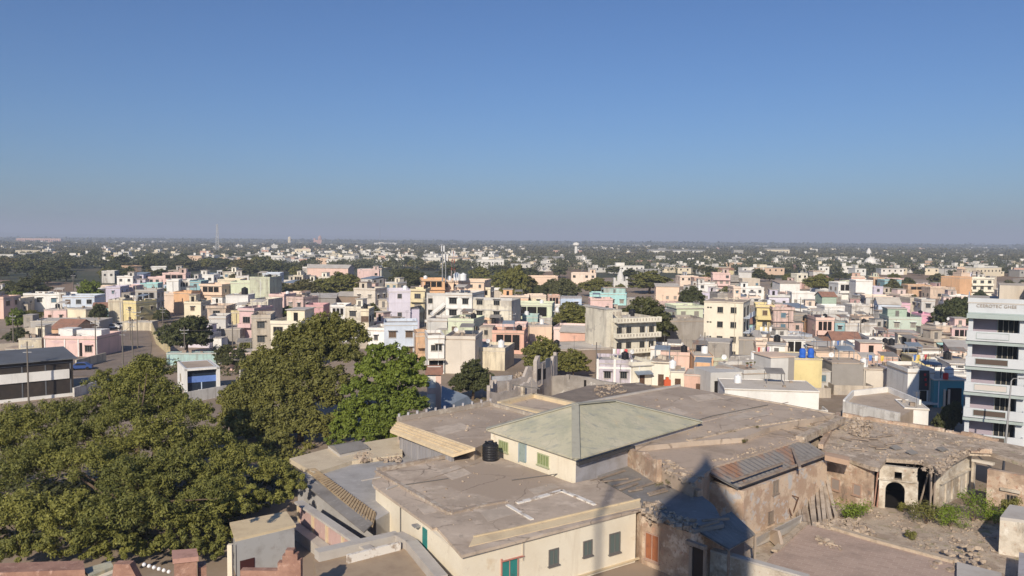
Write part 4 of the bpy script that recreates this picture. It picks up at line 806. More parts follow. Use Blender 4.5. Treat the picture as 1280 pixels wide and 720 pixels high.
# x0  x1  top  height colour angle depth options ...   (pixels of the front in the photograph)
L = [
 (29, 56, 366.5, 7, 'white', 12, 9, 'N'), (56, 78, 367, 7, 'white', 12, 8, '', None, 'long white two storey house left of the first roadside tree', 'the long white house'), (78, 118, 369.5, 6.6, 'sky', 8, 10, 'N', None, 'pale blue end of the long white house with a grey shutter'),
 (55, 83, 387, 3.7, 'pink', 5, 8, 'P'), (84, 107, 386, 4.2, 'cream', -22, 7, 'nP', None, 'plain cream box house with one dark side wall', 'the plain cream box'), (38, 124, 401, 3.2, 'grey', 5, 9, 'nP'), 
 (23, 52, 423, 4.0, 'cream', 10, 9, 'rnP', None, 'cream house with a white cylinder on its stair tower', 'the cream cylinder tower house'),
 (135, 153, 374.5, 7, 'cream', 8, 9, 'nN', None, 'windowless cream two storey block facing the dirt road', 'the windowless cream block'), (154, 170, 376, 7, 'yellow', -20, 8, 'k'), (153, 190, 402, 2.6, 'cream', 0, 4, 'nP'),
 (169, 196, 362, 9.4, 'grey', 10, 9, 'fbo', 3, 'unfinished grey concrete building with open floors by the road', 'the unfinished grey building'),
 (132, 150, 358, 6.8, 'lilac', 5), (150, 166, 357, 6.5, 'pink', 0), (127, 143, 338.5, 7, 'white', 12), (146, 166, 345, 6.6, 'white', 5, 9, 'r'), (4, 25, 373, 6, 'beige', 5), (-12, 4, 371, 7, 'salmon', 0),
 (203, 232, 341, 9.5, 'pink', 8, 9, 'ro', 3, 'pinkish grey three storey building with a roof pavilion', 'the roof pavilion building'), (185, 208, 346, 6.6, 'pink', 0), (208, 223, 349.5, 9.6, 'white', 12, 8, 'nN', None, 'blank white block rising above the peach houses', 'the blank white block'),
 (223, 237, 350, 9.2, 'white', 0, 8, 'o'), (237, 251, 351, 9, 'teal', 0, 8, ''), (175, 197, 354, 6.6, 'aqua', 10, 9, '', None, 'aqua house with a pale green roof terrace', 'the aqua roof house'),
 (195, 230, 367, 6.6, 'peach', 14, 10, 'nN', None, 'blank peach wall house below the white block', 'the blank peach house'), (217, 239, 364.5, 7.6, 'orange', 0, 8, 'n'), (250, 277, 355, 9.8, 'peach', -14, 9, 'oc', 3, 'cream peach three storey house with an open top loggia', 'the loggia house'),
 (288, 318, 352, 10.5, 'palegreen', 8, 10, 'n'), (312, 337, 346, 12.4, 'palegreen', -8, 10, 'nk', 4, 'tall pale green block without windows, highest on this side', 'the tall pale green block'),
 (282, 310, 369, 7.2, 'white', 4, 9, 'knP', 2, 'white house with a thin blue stripe and black tank', 'the blue striped white house'), (313, 335, 374, 8.6, 'ivory', -10, 9, 'kn'),
 (299, 317, 385, 8.6, 'rose', -12, 9, 'bc', 2, 'rose pink house with dark rose balconies', 'the rose balcony house'), (289, 299, 388, 6.6, 'yellow', 0, 8), (259, 282, 382, 7, 'peach', 0, 8, 'kc', 2), (261, 282, 395, 6.8, 'ltgrey', 10, 8, 'n'), (267, 300, 411, 3.8, 'grey', 0, 7, 'nP'),
 (314, 338, 393.5, 9.8, 'beige', 10, 9, '', 3, 'beige three storey house above the pink shed', 'the beige three storey house'), (230, 251, 377, 6.6, 'cream', 0, 8, 'r'), (272, 300, 349, 8, 'cream', 5, 10), (247, 267, 343, 7.4, 'white', 0, 9, 'r'),
 (287, 330, 441, 3.5, 'pink', 12, 7, 'P', 1, 'small pink shed house with a flat grey roof and shutters', 'the small pink shed'), (208, 270, 441, 2.6, 'aqua', 5, 2, 'nP', 1, 'low turquoise wall house under the dark tree'),
 (336, 355, 367.5, 7.4, 'pink', -14, 8), (358, 379, 371, 7.4, 'pink', -22, 8, '', 2, 'pink twin house with a dark side wall', 'the pink twin house'), (338, 376, 401, 9.6, 'cream', -6, 10, 'R', 3, 'cream house with a square stair tower beside the olive tree', 'the cream stair tower house'), (382, 404, 381, 7, 'rose', 0, 8, 'n'),
 (386, 420, 372, 5.2, 'grey', 10, 11, 'ns', 1), (415, 456, 370, 5.4, 'brown', -5, 11, 'ns', 1, 'wide old grey brown roof behind the olive tree', 'the old brown roof'), (413, 432, 381, 6.8, 'white', 0, 8, 'o'), (431, 451, 383, 6.8, 'ivory', -10, 8, 'r'), (451, 461, 386, 8, 'cream', 0, 8),
 (442, 469, 360, 8.4, 'beige', -18, 9, 'r', 2, 'beige house with a roof room before the dark trees', 'the beige roof room house'), (328, 350, 341, 9.4, 'sky', 5, 9, 'o', 3), (384, 435, 335, 6.4, 'salmon', -8, 12, 'gn', None, 'long house with red tiles and crumbling pink walls', 'the red tiled ruin house'), (450, 474, 337, 8, 'pink', 5, 9, 'r'), (460, 480, 409.5, 6.6, 'white', -10, 8),
 (486, 513, 362, 11.5, 'lilac', 12, 9, 'k', 4, 'tall lilac white house with a red roof terrace', 'the lilac white house'), (513, 531, 361, 10.5, 'yellow', -4, 9, 'bc', 3, 'narrow yellow house with three balconies', 'the yellow balcony house'),
 (528, 556, 348.5, 12.6, 'orange', 10, 9, 'oc', 4), (553, 605, 350, 12, 'peach', -10, 11, 'c', 4, 'long ochre building carrying the mobile masts and white tanks', 'the ochre mast building'), (587, 613, 359, 9.5, 'cream', -8, 8, 'o'),
 (480, 522, 403, 7.8, 'sky', 8, 9, '', 2, 'sky blue house with two dark shaded windows', 'the sky blue house'), (535, 559, 398, 7, 'ltgrey', -8, 8, ''), (560, 592, 398, 7.6, 'palegreen', -14, 9, 'b', 2, 'pale green cream house with a hanging balcony', 'the pale green balcony house'),
 (520, 536, 416, 7, 'orange', 10, 7, 'bn', 3, 'narrow orange stair house next to the blank beige wall', 'the orange stair house'), (591, 616, 397, 6.8, 'orange', 0, 8, 'n'), (617, 645, 389, 7.4, 'pink', -10, 8, 'g', 2, 'pink house with a small red tiled gable', 'the red gabled pink house'),
 (604, 657, 405, 5.8, 'pink', -6, 7, ''), (615, 655, 413, 5.4, 'salmon', -6, 7, 'o'), (568, 631, 434, 4.6, 'cream', -12, 9, 'nk', 1, 'cream house with an orange edged roof above the bushy tree', 'the orange edged cream house'),
 (640, 690, 379, 8.4, 'palegreen', -8, 9, 'bo', 2, 'long pale green house with an arcaded balcony', 'the pale green arcade house'), (653, 672, 394, 5.8, 'aqua', -6, 6, 'kn'), (672, 690, 397, 5, 'ltgrey', 0, 6, 'n'),
 (737, 783, 366, 5, 'aqua', -10, 8, 'R', 1, 'bright aqua house with stepped roof rooms', 'the bright aqua house'), (662, 697, 345, 6, 'peach', 5, 9, 'n'), (714, 745, 341, 7, 'peach', -8, 9, 'r'), (738, 766, 373, 5, 'pink', 0, 8, ''), (685, 700, 369, 5, 'salmon', 0, 7, 'o'),
 (662, 690, 407, 4, 'peach', 10, 8, 'nP'), (692, 730, 409, 4.2, 'pink', -12, 10, 'n', 1), (700, 733, 415, 3.6, 'salmon', -10, 7, 'ns', 1, None, None, .6),
 (833, 880, 398, 7.4, 'grey', 8, 9, 'n', 2, 'bare grey plastered building left of the cream apartments', 'the bare grey building'), (846, 879, 382, 9.6, 'palegreen', 8, 8, 'c', 3), (820, 849, 358, 6.4, 'peach', -6, 9, 's', 1, 'peach house under a shiny white sheet roof', 'the white sheet roof house'),
 (891, 913, 341, 9.6, 'pink', -8, 9, 'rb', 3, 'pink three storey house far beyond the cream apartments', 'the far pink house'), (850, 873, 345, 6, 'peach', 4, 9), (868, 890, 347, 6, 'salmon', 0, 9), (873, 893, 354, 6, 'white', 0, 8, 'r'), (897, 915, 366, 6, 'grey', 8, 8, 'n'), (917, 926, 358, 9, 'peach', 0, 8), (925, 955, 359, 6, 'white', -10, 9, 'r'), (928, 950, 348, 5, 'beige', 0, 8),
 (946, 967, 381, 9.6, 'yellow', -14, 9, 'bc', 3, 'yellow house with aqua balconies beside the cream apartments', 'the aqua balcony house'), (967, 992, 384, 9.4, 'pink', -8, 9, 'c', 3, 'pink house with lilac bands and a yellow base', 'the pink lilac house'),
 (1070, 1091, 350, 10, 'white', -6, 9, 'n', 3, 'tall blank white house in the middle of the right half', 'the tall white house'), (1048, 1070, 353, 8.4, 'white', 4, 9, 'bo', 2), (992, 1009, 391, 7.4, 'grey', 6, 8, 'n'), (1009, 1019, 399, 6, 'orange', 0, 6, 'o'), (1020, 1043, 397, 7.4, 'salmon', -6, 8, 'bo', 2, 'salmon house with a dark balcony floor', 'the salmon balcony house'),
 (1044, 1056, 402, 5.6, 'teal', 0, 7, 'P', None, 'small teal fronted house between salmon and white walls', 'the teal fronted house'), (1031, 1056, 382, 5.2, 'white', 0, 7, 'n'), (1065, 1088, 380.5, 5, 'white', 0, 7, 'n'), (1098, 1126, 380, 6.2, 'sky', -14, 8, 'g', 2, 'pale blue house with a brown tiled roof and many windows', 'the brown tiled blue house'),
 (1119, 1138, 379, 6.4, 'hotpink', 0, 8, '', 2, 'bright pink house behind the sage green one', 'the bright pink house'), (1111, 1152, 396, 6.6, 'sage', -10, 9, 'R', 2, 'sage green house with an orange roof room', 'the sage green house'), (1057, 1096, 404, 5, 'white', 6, 7, 'n'), (1016, 1060, 390, 4.6, 'ltgrey', 4, 7, 'n'), (1075, 1092, 396, 6, 'peach', 0, 7, ''),
 (975, 1000, 354, 5, 'white', 0, 12, 'ns'), (990, 1019, 365, 5.4, 'white', -6, 8, ''), (1092, 1106, 347, 8, 'orange', -4, 8, 'o'), (1106, 1127, 350, 7.4, 'teal', 0, 8, 'b'), (1092, 1104, 358, 6, 'lilac', 0, 7),
 (1200, 1215, 346, 10, 'orange', 24, 10, 'n', 3), (1214, 1242, 347, 9.6, 'ivory', -8, 9, 'bc', 3, 'ivory three storey house with an orange gable far right', 'the ivory house far off'), (1135, 1165, 356, 5.8, 'orange', -4, 8, 'o'), (1163, 1194, 359, 5.4, 'peach', 0, 8, 'k'), (1152, 1169, 374, 7, 'ltgrey', -8, 8, ''), (1152, 1168, 392, 4.6, 'hotpink', 0, 6, ''),
 (1138, 1151, 372, 7, 'beige', 0, 8, 'n'), (1170, 1190, 407, 4.4, 'peach', -6, 7, 'P', 1, 'peach cube house under the big dark tree', 'the peach cube house'), (1190, 1215, 410, 4, 'rose', -10, 7, 'oP', 1), (1151, 1170, 408, 4.4, 'grey', 0, 7, 'oP', 1),
 (791, 815, 452, 4.4, 'ivory', 20, 8, 'c', 1, 'ivory house with an awning next to the pillared mauve house', 'the ivory awning house'), (815, 838, 452, 4.4, 'ivory', -14, 7, 'cP', 1), (838, 857, 464, 3.4, 'ivory', -10, 5, 'P', 1),
 (855, 893, 468.5, 3.6, 'salmon', -18, 6.5, 'P', 1, 'small salmon pink house with two barred windows behind the palace roof', 'the small salmon house'), (826, 862, 440, 4.6, 'salmon', -12, 8, 'n', 1), (813, 855, 433, 4.6, 'white', -10, 7, 'n', 1),
 (870, 912, 427, 6.6, 'grey', -20, 7, 'nP', 2, 'grey blockwork stair house on an ochre band', 'the grey stair house'), (868, 892, 445, 4.8, 'orange', -6, 7, 'nP'), (889, 909, 447, 4.2, 'palegreen', 0, 6, 'n'), (690, 768, 436, 4.4, 'brown', 14, 12, 'nP', 1, 'long low brown roofed shed before the balcony building', 'the long brown shed'),
 (987, 1028, 448, 6.2, 'yellow', -4, 8, 'nP', 2, 'plain yellow walled house with bright blue drums on top', 'the yellow walled house'), (970, 1007, 424, 5, 'white', -8, 7, 'oP', 1), (924, 944, 421, 5.6, 'grey', -8, 7, 'n'), (945, 985, 428, 5, 'peach', -10, 8, '', 1),
 (1020, 1076, 440, 5, 'peach', -8, 8, 'kP', 1), (1040, 1080, 453, 5.2, 'grey', -4, 6, 'nP', 1, 'plain dark grey wall house right of the yellow one', 'the dark grey wall house'), (1076, 1123, 443, 4.6, 'salmon', -10, 8, 'R', 1, 'salmon house with a white roof room', 'the salmon roof room house'), (1121, 1153, 436, 4.4, 'brown', -8, 8, 'oP', 1), (1140, 1163, 446, 3.8, 'yellow', -8, 6, 'P', 1),
 (1080, 1111, 461, 4.2, 'beige', -6, 5, 'nP', 1), (1111, 1136, 461, 4.4, 'lilac', -4, 6, 'nP', 1, 'pale lilac wall house beside the black sign', 'the lilac wall house'),
]
for t in L: H(*t)

# ------------------------------------------------------------------ single buildings of the town with their own plan
def lbox(root, name, m, *boxes):
    b = MB()
    for q in boxes: b.box(*q)
    return put(name, b.mesh(name, m), root)
def win(root, x, z, key=(1.15, 1.25), side='F', x1=0, y=0, sm=None):
    loc, rz = ((x, 0, z), 0) if side == 'F' else (((x1, y, z), R(90)) if side == 'R' else ((x1, y, z), R(-90)))
    o = put('window', WIN[key], root, loc, rz)
    if sm: put('sunshade', sunshade(sm, key[0]), o, (0, 0, key[1] + .12))
    return o
# cream four storey apartments
r_, (x0, x1, d, zr, fh, st) = H(880, 929, 377, 13.0, 'cream', -24, 11, 'nNP', 4, 'cream four storey apartment block with small square windows', 'the cream apartment block', .9, wear=2, **APT)
for i in range(4):
    for fx in (.42, .76): win(r_, x0 + (x1 - x0) * fx, i * fh + 1.0, (1.15, 1.25), sm=None)
    for fx in (.08, .15): lbox(r_, 'vent', DARK, (x0 + (x1 - x0) * fx, x0 + (x1 - x0) * fx + .4, -.03, .02, i * fh + 1.9, i * fh + 2.2))
    b_ = lbox(r_, 'balcony', wallmat('sky', 2), (x1 + .001, x1 + 1.3, .8, 4.2, i * fh - .1, i * fh), (x1 + 1.2, x1 + 1.3, .8, 4.2, i * fh + .001, i * fh + .95)); b2 = lbox(r_, 'balcony', wallmat('sky', 2), (x1 + .001, x1 + 1.3, 5.6, 9.4, i * fh - .1, i * fh), (x1 + 1.2, x1 + 1.3, 5.6, 9.4, i * fh + .001, i * fh + .95))
    for y in (2.5, 7.5): lbox(r_, 'doorway', DARK, (x1 - .02, x1 + .03, y - .9, y + .9, i * fh + .05, i * fh + 2.2))
# white grey building with balconies and blank side
r_, (x0, x1, d, zr, fh, st) = H(768, 821, 397, 10.2, 'ivory', 24, 12, 'nN', 3, 'ivory grey house with a blank tower side and long balconies', 'the long balcony building', .9, wear=1)
for i in (1, 2, 3):
    z_ = i * fh
    lbox(r_, 'balcony', wallmat('ivory', 1), (x0 - .05, x1 + .3, -1.5, -.001, z_ - .16, z_)); b_ = lbox(r_, 'balustrade', wallmat('ivory', 0), (x0 - .05, x1 + .3, -1.5, -1.36, z_ + .001, z_ + .9), (x1 + .16, x1 + .3, -1.36, -.001, z_ + .001, z_ + .9), (x0 - .05, x0 + .09, -1.36, -.001, z_ + .001, z_ + .9))
    if i < 3:
        for fx in (.12, .34, .66, .88): win(r_, x0 + (x1 - x0) * fx, z_ + .75, (1.15, 1.25))
n_ = 14
lbox(r_, 'baluster', wallmat('beige', 1), *[(x0 + (x1 - x0) * k / n_, x0 + (x1 - x0) * k / n_ + .3, -1.53, -1.501, i * fh + .2, i * fh + .7) for i in (1, 2, 3) for k in range(n_)])
tw = lbox(r_, 'stair_tower', wallmat('ivory', 1), (x0 - 1.6, x0 - .001, .5, 9, 0, 12.0), (x0, x0 + 4.0, 3.5, 9, zr + .161, 11.6)); lbox(tw, 'roof_slab', LTCONC, (x0 - 1.8, x0 + .2, .3, 9.2, 12.0, 12.15))
for k in range(5): lbox(tw, 'screen', wallmat('beige', 1), (x0 + .3 + k * .75, x0 + .75 + k * .75, 3.44, 3.499, zr + .9, 11.2))
# big white apartments with an outside staircase
r_, (x0, x1, d, zr, fh, st) = H(557, 590, 366, 12.6, 'white', -14, 11, 'knN', 4, 'big white apartment block with a slanting outside staircase', 'the big white apartment block', .9, trim='ltgrey', wear=0, **APT)
for i in (1, 2, 3):
    for fx, key in ((.28, (1.9, 1.5)), (.75, (1.5, 1.4))): win(r_, x0 + (x1 - x0) * fx, i * fh + .9, key, sm=wallmat('ltgrey', 1))
lw_ = (x1 - x0) * .85
lbox(r_, 'wing', wallmat('white', 1), (x0 - lw_, x0 - .001, 2.2, d, -.3, zr - .3)); lbox(r_, 'wing', wallmat('ivory', 1), (x1 + .001, x1 + lw_ * 1.7, .8, d - .5, -.3, zr - 1.0))
lbox(r_, 'wing_parapet', wallmat('ltgrey', 0), (x1 + .001, x1 + lw_ * 1.72, .75, .9, zr - .999, zr - .3)); lbox(r_, 'wing_parapet', wallmat('ltgrey', 0), (x0 - lw_, x0 - .001, 2.15, 2.3, zr - .299, zr + .4)); lbox(r_, 'wing_band', wallmat('ltgrey', 1), *[(x1 + .001, x1 + lw_ * 1.71, .7, .799, i * fh - .6, i * fh - .3) for i in (2, 3)])
for i in (1, 2, 3):
    for k in (.3, 1.05): o = win(r_, x1 + lw_ * k, i * fh + .8, (1.5, 1.4), sm=wallmat('ltgrey', 1)); o.location.y = .8
    o = win(r_, x0 - lw_ * .82, i * fh + .7, (1.15, 1.25)); o.location.y = 2.2
    s_ = MB(); a = (x0 - lw_ * .72, 1.5, (i - 1) * fh + .2); b = (x0 - .5, 1.5, i * fh + .2)
    s_.bar(a, b, 1.3, .3); put('staircase', s_.mesh('staircase', wallmat('white', 1)), r_); s_ = MB(); s_.bar((a[0], .82, a[2] + .7), (b[0], .82, b[2] + .7), .1, .8); put('stair_wall', s_.mesh('stair_wall', wallmat('white', 0)), r_)
# beige block with a blank wall (corner towards us)
r_, (x0, x1, d, zr, fh, st) = H(556, 594, 420, 7.4, 'beige', -6, 10, 'nN', 2, 'beige pink house with one wide blank wall and a railed roof', 'the blank beige block', .9, wear=2)
# its lit left front with shaded shop below
r2, (a0, a1, d2, z2, f2, s2) = H(535, 555.5, 419, 7.6, 'white', 10, 9, 'nN', 2, 'narrow white house over a teal shop beside the blank beige wall', None, .9, wear=0)
win(r2, a0 + 1.0, 4.6, (.8, 1.1)); win(r2, a1 - 1.1, 4.6, (1.15, 1.25), sm=wallmat('beige', 1))
lbox(r2, 'balcony', wallmat('beige', 1), (a0, a1, -1.3, -.001, 2.9, 3.1)); lbox(r2, 'shop_front', DARK, (a0 + .2, a1 - .2, -.04, .01, .3, 2.85)); lbox(r2, 'awning', wallmat('teal', 0), (a0 + .2, a1 - .5, -.9, -.045, 1.0, 1.15), (a0 + .2, a1 - 1.2, -.6, -.05, .3, .95))
# mauve house with white pillars
r_, (x0, x1, d, zr, fh, st) = H(746, 791, 450, 4.6, 'lilac', -6, 8, 'nN', 1, 'low mauve house framed by white pillars and bands', 'the white pillared mauve house', .95, wear=1)
lbox(r_, 'pillar', wallmat('white', 2), *[(x - .2, x + .2, -.16, -.001, -.2, zr + .9) for x in (x0 + .15, (x0 + x1) / 2, x1 - .2)]); lbox(r_, 'band', wallmat('white', 2), (x0, x1, -.1, -.002, zr - .9, zr - .5)); lbox(r_, 'plinth', wallmat('ivory', 0), (x0 - .3, x1 + .3, -1.2, -.17, -.2, .5))
for fx in (.3, .75): win(r_, x0 + (x1 - x0) * fx, 1.3, (1.15, 1.25), sm=wallmat('lilac', 1))
# grey white house with planter railing and tower
r_, (x0, x1, d, zr, fh, st) = H(930, 961, 462, 5.0, 'ltgrey', 12, 9, 'nN', 1, 'pale grey house with potted plants along its roof railing', 'the planter roof house', .9, wear=0)
lbox(r_, 'ledge', wallmat('ltgrey', 1), (x0 - .3, x1 + .1, -.5, -.001, 3.3, 3.45)); lbox(r_, 'shutter', wallmat('white', 1), ((x0 + x1) / 2 + .3, x1 - .3, -.05, .0, .2, 3.1))
lbox(r_, 'side_wing', wallmat('ltgrey', 0), (x0 - 5.6, x0 - .001, .6, 7, -.2, 4.6)); lbox(r_, 'verandah', DARK, (x0 - 4.9, x0 - 1.0, .55, .599, .6, 3.2)); lbox(r_, 'pillar', wallmat('white', 0), (x0 - 3.3, x0 - 3.0, .4, .54, .4, 3.3))
tw = lbox(r_, 'stair_tower', wallmat('ltgrey', 2), (x1 + .001, x1 + 4.2, -.6, 5, -.2, 7.0)); lbox(tw, 'roof_slab', wallmat('peach', 0), (x1 - .2, x1 + 4.4, -.8, 5.2, 7.0, 7.15)); lbox(tw, 'corner_strip', wallmat('grey', 0), (x1 + 3.2, x1 + 4.25, -.65, -.601, -.2, 6.9))
# long white parapet building in front of it
r_, (x0, x1, d, zr, fh, st) = H(905, 1024, 487, 3.9, 'white', -8, 9, 'nNP', 1, 'long low white building with a pale terrace right behind the palace', 'the long low white building', .9, top=ROOFS[3], wear=2, name='house')
sf = MB(); sf.sheet([(x0 + 5.6, -.8, zr + .55), (x0 + 8.8, -.8, zr + .55), (x0 + 8.6, .3, zr + 1.3), (x0 + 5.8, .3, zr + 1.9)], .1)
# turquoise blue house with white frame left of the middle tree
r_, (x0, x1, d, zr, fh, st) = H(233, 270, 459, 5.0, 'sky', 30, 8, 'nNP', 1, 'small white building with a blue and dark glass front', 'the blue fronted white building', 1, wear=2)
lbox(r_, 'side_wall', wallmat('white', 2), (x0 - .35, x0 - .001, -.9, d + .1, -.2, zr + .25), (x1 + .001, x1 + .5, -.9, d + .1, -.2, zr + .25)); lbox(r_, 'roof_edge', wallmat('white', 2), (x0 - .35, x1 + .5, -.9, -.2, zr - .08, zr + .24))
lbox(r_, 'blue_band', mk('cobalt_paint', [(.13, .22, .52), ((.1, .18, .44), 2, .5, .7)]), (x0, x1, -.12, -.001, 2.6, 3.6), (x0, x1, -.12, -.001, 0, 1.1)); lbox(r_, 'glass', solid('tinted_glass', (.02, .03, .05), .2), (x0, x1, -.06, -.002, 3.6, 4.6), (x0, x1, -.06, -.002, 1.1, 2.6)); lbox(r_, 'mullion', wallmat('sky', 0), ((x0 + x1) / 2 - .07, (x0 + x1) / 2 + .07, -.1, -.061, 1.1, 2.6)); lbox(r_, 'porch', wallmat('white', 0), (x0 + 1.6, x0 + 1.8, -1.9, -.6, -.2, 1.3), (x0 + 3.2, x0 + 3.4, -1.9, -.6, -.2, 1.3), (x0 + 1.6, x0 + 3.4, -1.9, -.6, 1.3, 1.5))
win(r_, 0, 2.4, (.8, 1.1), 'L', x0 - .35, 4)
# salmon edged white end wall and blue grey shed
r_, (x0, x1, d, zr, fh, st) = H(534, 551, 467, 7.4, 'white', 4, 1.6, 'nNs', 2, 'white end wall house with salmon corner strips by the round tree', 'the salmon striped end wall', 1, top=REDTILE)
lbox(r_, 'strip', wallmat('salmon', 2), (x1 - .7, x1 + .05, -.06, -.001, -.2, zr), (x0, x1 - .701, -.06, -.002, zr * .62, zr * .62 + .8), (x0, x1 - .701, -.06, -.002, 1.6, 2.2))
bs_ = thing('blue_shed', 'shed with a big blue grey sheet roof by the salmon striped wall', 'shed', tuple(P(570, 500, 0).xy) + (0,))
q = [P(551, 512, 3.6), P(591, 503, 3.4), P(585, 495, 4.4), P(552, 482, 6.0)]
MB().sheet([q[0], q[1], q[2], q[3]], .12).build('roof', BLUESHEET, bs_); MB().prism(xy([q[0], q[1], q[2], q[3]]), 0, 3.2).build('wall', wallmat('white', 1), bs_)
# pink diamond house
r_, (x0, x1, d, zr, fh, st) = H(55, 121, 420, 4.6, 'pink', -2, 10, 'nN', 1, 'pink house with three red diamond reliefs along its front', 'the red diamond house', 1, wear=0)
dm = MB()
for fx, wx in ((.24, 1.5), (.53, 1.2), (.83, 1.6)):
    cx = x0 + (x1 - x0) * fx; dm = MB(); dm.face([(cx - wx, -.03, zr - .55), (cx, -.03, zr - .95), (cx + wx, -.03, zr - .55), (cx, -.03, zr - .15)]); put('relief', dm.mesh('relief', wallmat('rose', 2)), r_)
for fx in (.0, .38, .64, .985): lbox(r_, 'pillar', wallmat('white', 0), (x0 + (x1 - x0) * fx, x0 + (x1 - x0) * fx + .25, -.14, -.001, -.2, zr))
lbox(r_, 'doorway', DARK, (x0 + (x1 - x0) * .67, x0 + (x1 - x0) * .72, -.02, .02, .2, zr - .7)); win(r_, x0 + (x1 - x0) * .84, 1.2, (1.5, 1.4), sm=wallmat('pink', 0))
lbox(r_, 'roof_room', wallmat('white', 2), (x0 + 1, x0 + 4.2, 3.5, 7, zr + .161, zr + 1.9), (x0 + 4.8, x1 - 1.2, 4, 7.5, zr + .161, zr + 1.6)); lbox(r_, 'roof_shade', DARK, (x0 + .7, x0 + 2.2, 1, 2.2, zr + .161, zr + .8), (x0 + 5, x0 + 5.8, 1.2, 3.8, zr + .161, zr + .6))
# dark building on the left edge
db = thing('dark_building', 'dark glazed building with a grey metal roof and white band, cut by the edge', 'building', tuple(P(40, 500, 0).xy) + (0,))
a, b = P(-60, 459, 6.3), P(91, 447, 6.3); dd = (b - a); dd.z = 0; dd.normalize(); nn = Vector((-dd.y, dd.x, 0)); zf = 6.3
MB().prism(xy([a, b, b + nn * 11, a + nn * 11]), 0, zf - .1).build('wall', mk('dark_cladding', [(.045, .038, .034), ((.07, .055, .045), .8, .5, .7)], .5), db)
e = dd * .5
MB().sheet([a - nn * .8, b + e - nn * .8, b + e * .4 + nn * 8 + Vector((0, 0, 1.0)), a + nn * 8 + Vector((0, 0, 1.0))], .15).build('roof', DARKSHEET, db)
MB().face([b + e - nn * .8, b + e + dd * 1.0 + nn * 2 - Vector((0, 0, .8)), b + e * .4 + nn * 8 + Vector((0, 0, 1.0))]).build('roof_flap', BLUESHEET, db)
m_ = MB(); wbox(m_, a, b - dd * .6, 3.0, 4.5, .25, .3); m_.build('white_band', wallmat('white', 2), db); m_ = MB(); wbox(m_, a, b, 0, .55, .25, .3); m_.build('white_base', wallmat('white', 2), db); m_ = MB(); wbox(m_, a, b, 5.55, 5.7, .1, .1); m_.build('fascia', DARKSHEET, db)
for t in (.35, .55, .75, .97): m_ = MB(); p_ = a.lerp(b, t); wbox(m_, p_, p_ + dd * .18, .56, 3.0, .06, .06); wbox(m_, p_, p_ + dd * .18, 4.5, 5.5, .06, .06); m_.build('mullion', DARKSHEET, db)
PROT.append((0, 92, 432, 500, a.y)); FOOT.append((*((a + b) / 2 + nn * 5).xy, 9)); LANDMARK.append(('the dark glazed building', (50, 465), 130))
# white house with the black sign, teal house in shade
r_, (x0, x1, d, zr, fh, st) = H(1135, 1168, 461, 6.0, 'white', -3, 8, 'nN', 2, 'white house with a black sign panel beside the teal house', 'the black sign house', 1, wear=2)
lbox(r_, 'sign_panel', mk('charcoal_panel', [(.05, .05, .055)]), (x0 + (x1 - x0) * .44, x0 + (x1 - x0) * .80, -.14, -.001, 2.6, zr + .5)); lbox(r_, 'sign_mark', RED, *[(x0 + (x1 - x0) * .6 + i * .1, x0 + (x1 - x0) * .6 + .3 + i * .1, -.2, -.141, z_, z_ + .4) for i, z_ in enumerate((4.9, 4.1, 3.3))]); lbox(r_, 'doorway', DARK, (x0 + (x1 - x0) * .48, x0 + (x1 - x0) * .74, -.03, .01, .8, 2.5)); lbox(r_, 'ledge', wallmat('ltgrey', 2), (x0 - .1, x1 + .1, -1.4, -.15, .5, .8))
r_, (x0, x1, d, zr, fh, st) = H(1168, 1206, 474, 4.6, 'teal', -3, 8, 'nNP', 1, 'teal fronted house in the apartment block shadow, with a railed roof', 'the teal house in shade', 1, trim='white', wear=0)
lbox(r_, 'porch', DARK, (x0 + 2.4, x1 - 3.2, -.05, .0, .4, 2.8)); lbox(r_, 'doorway', DARK, (x1 - 2.6, x1 - .4, -.05, .0, .1, 3.2)); lbox(r_, 'frame', wallmat('peach', 0), (x0 + 2.1, x0 + 2.4, -.2, -.001, .2, 3), (x1 - 3.2, x1 - 2.9, -.2, -.001, .2, 3)); lbox(r_, 'railing', GRILLE, (x0 + .8, x0 + .9, -.1, 0, z_r := zr + .42, zr + 1.9), (x0 + 5, x0 + 5.1, -.1, 0, z_r, zr + 1.9), (x0 + .9, x0 + 5, -.1, 0, zr + 1.8, zr + 1.9), (x0 + .9, x0 + 5, -.1, 0, zr + 1.1, zr + 1.16))
# white building with a taupe roof in front
wb_ = thing('terrace_house', 'low white house with a wide taupe roof terrace behind the ruin', 'house', tuple(P(1090, 520, 0).xy) + (0,))
px1 = [(1056, 506), (1064, 498), (1112, 490), (1142, 508), (1130, 512), (1134, 522), (1124, 521)]
w_ = poly([(1055, 507), (1066, 495), (1110, 490), (1150, 507), (1124, 522)], 3.6); MB().prism(xy(w_), 0, 3.6).build('roof', TAUPE, wb_)
for i, j in ((0, 1), (1, 2), (2, 3)): MB().bar(w_[i] + Vector((0, 0, .35)), w_[j] + Vector((0, 0, .35)), .3, .9).build('parapet', wallmat('white', 2), wb_)
MB().bar(w_[0] + Vector((0, 0, -.7)), w_[4] + Vector((0, 0, -.7)), .5, 2.6).build('front_wall', wallmat('white', 1), wb_)
o = MB().bar(P(1060, 513, 2.6), P(1122, 526, 2.6), .9, .15).build('ledge', wallmat('sage', 2), wb_)
FOOT.append((*P(1095, 505, 3.6).xy, 8))
H(1131, 1161, 510, 3.8, 'white', -14, 6, 'nNP', 1, 'white cube house at the edge of the apartment shadow', None, 1, wear=2)
FOOT.append((*P(1180, 520, 0).xy, 10))

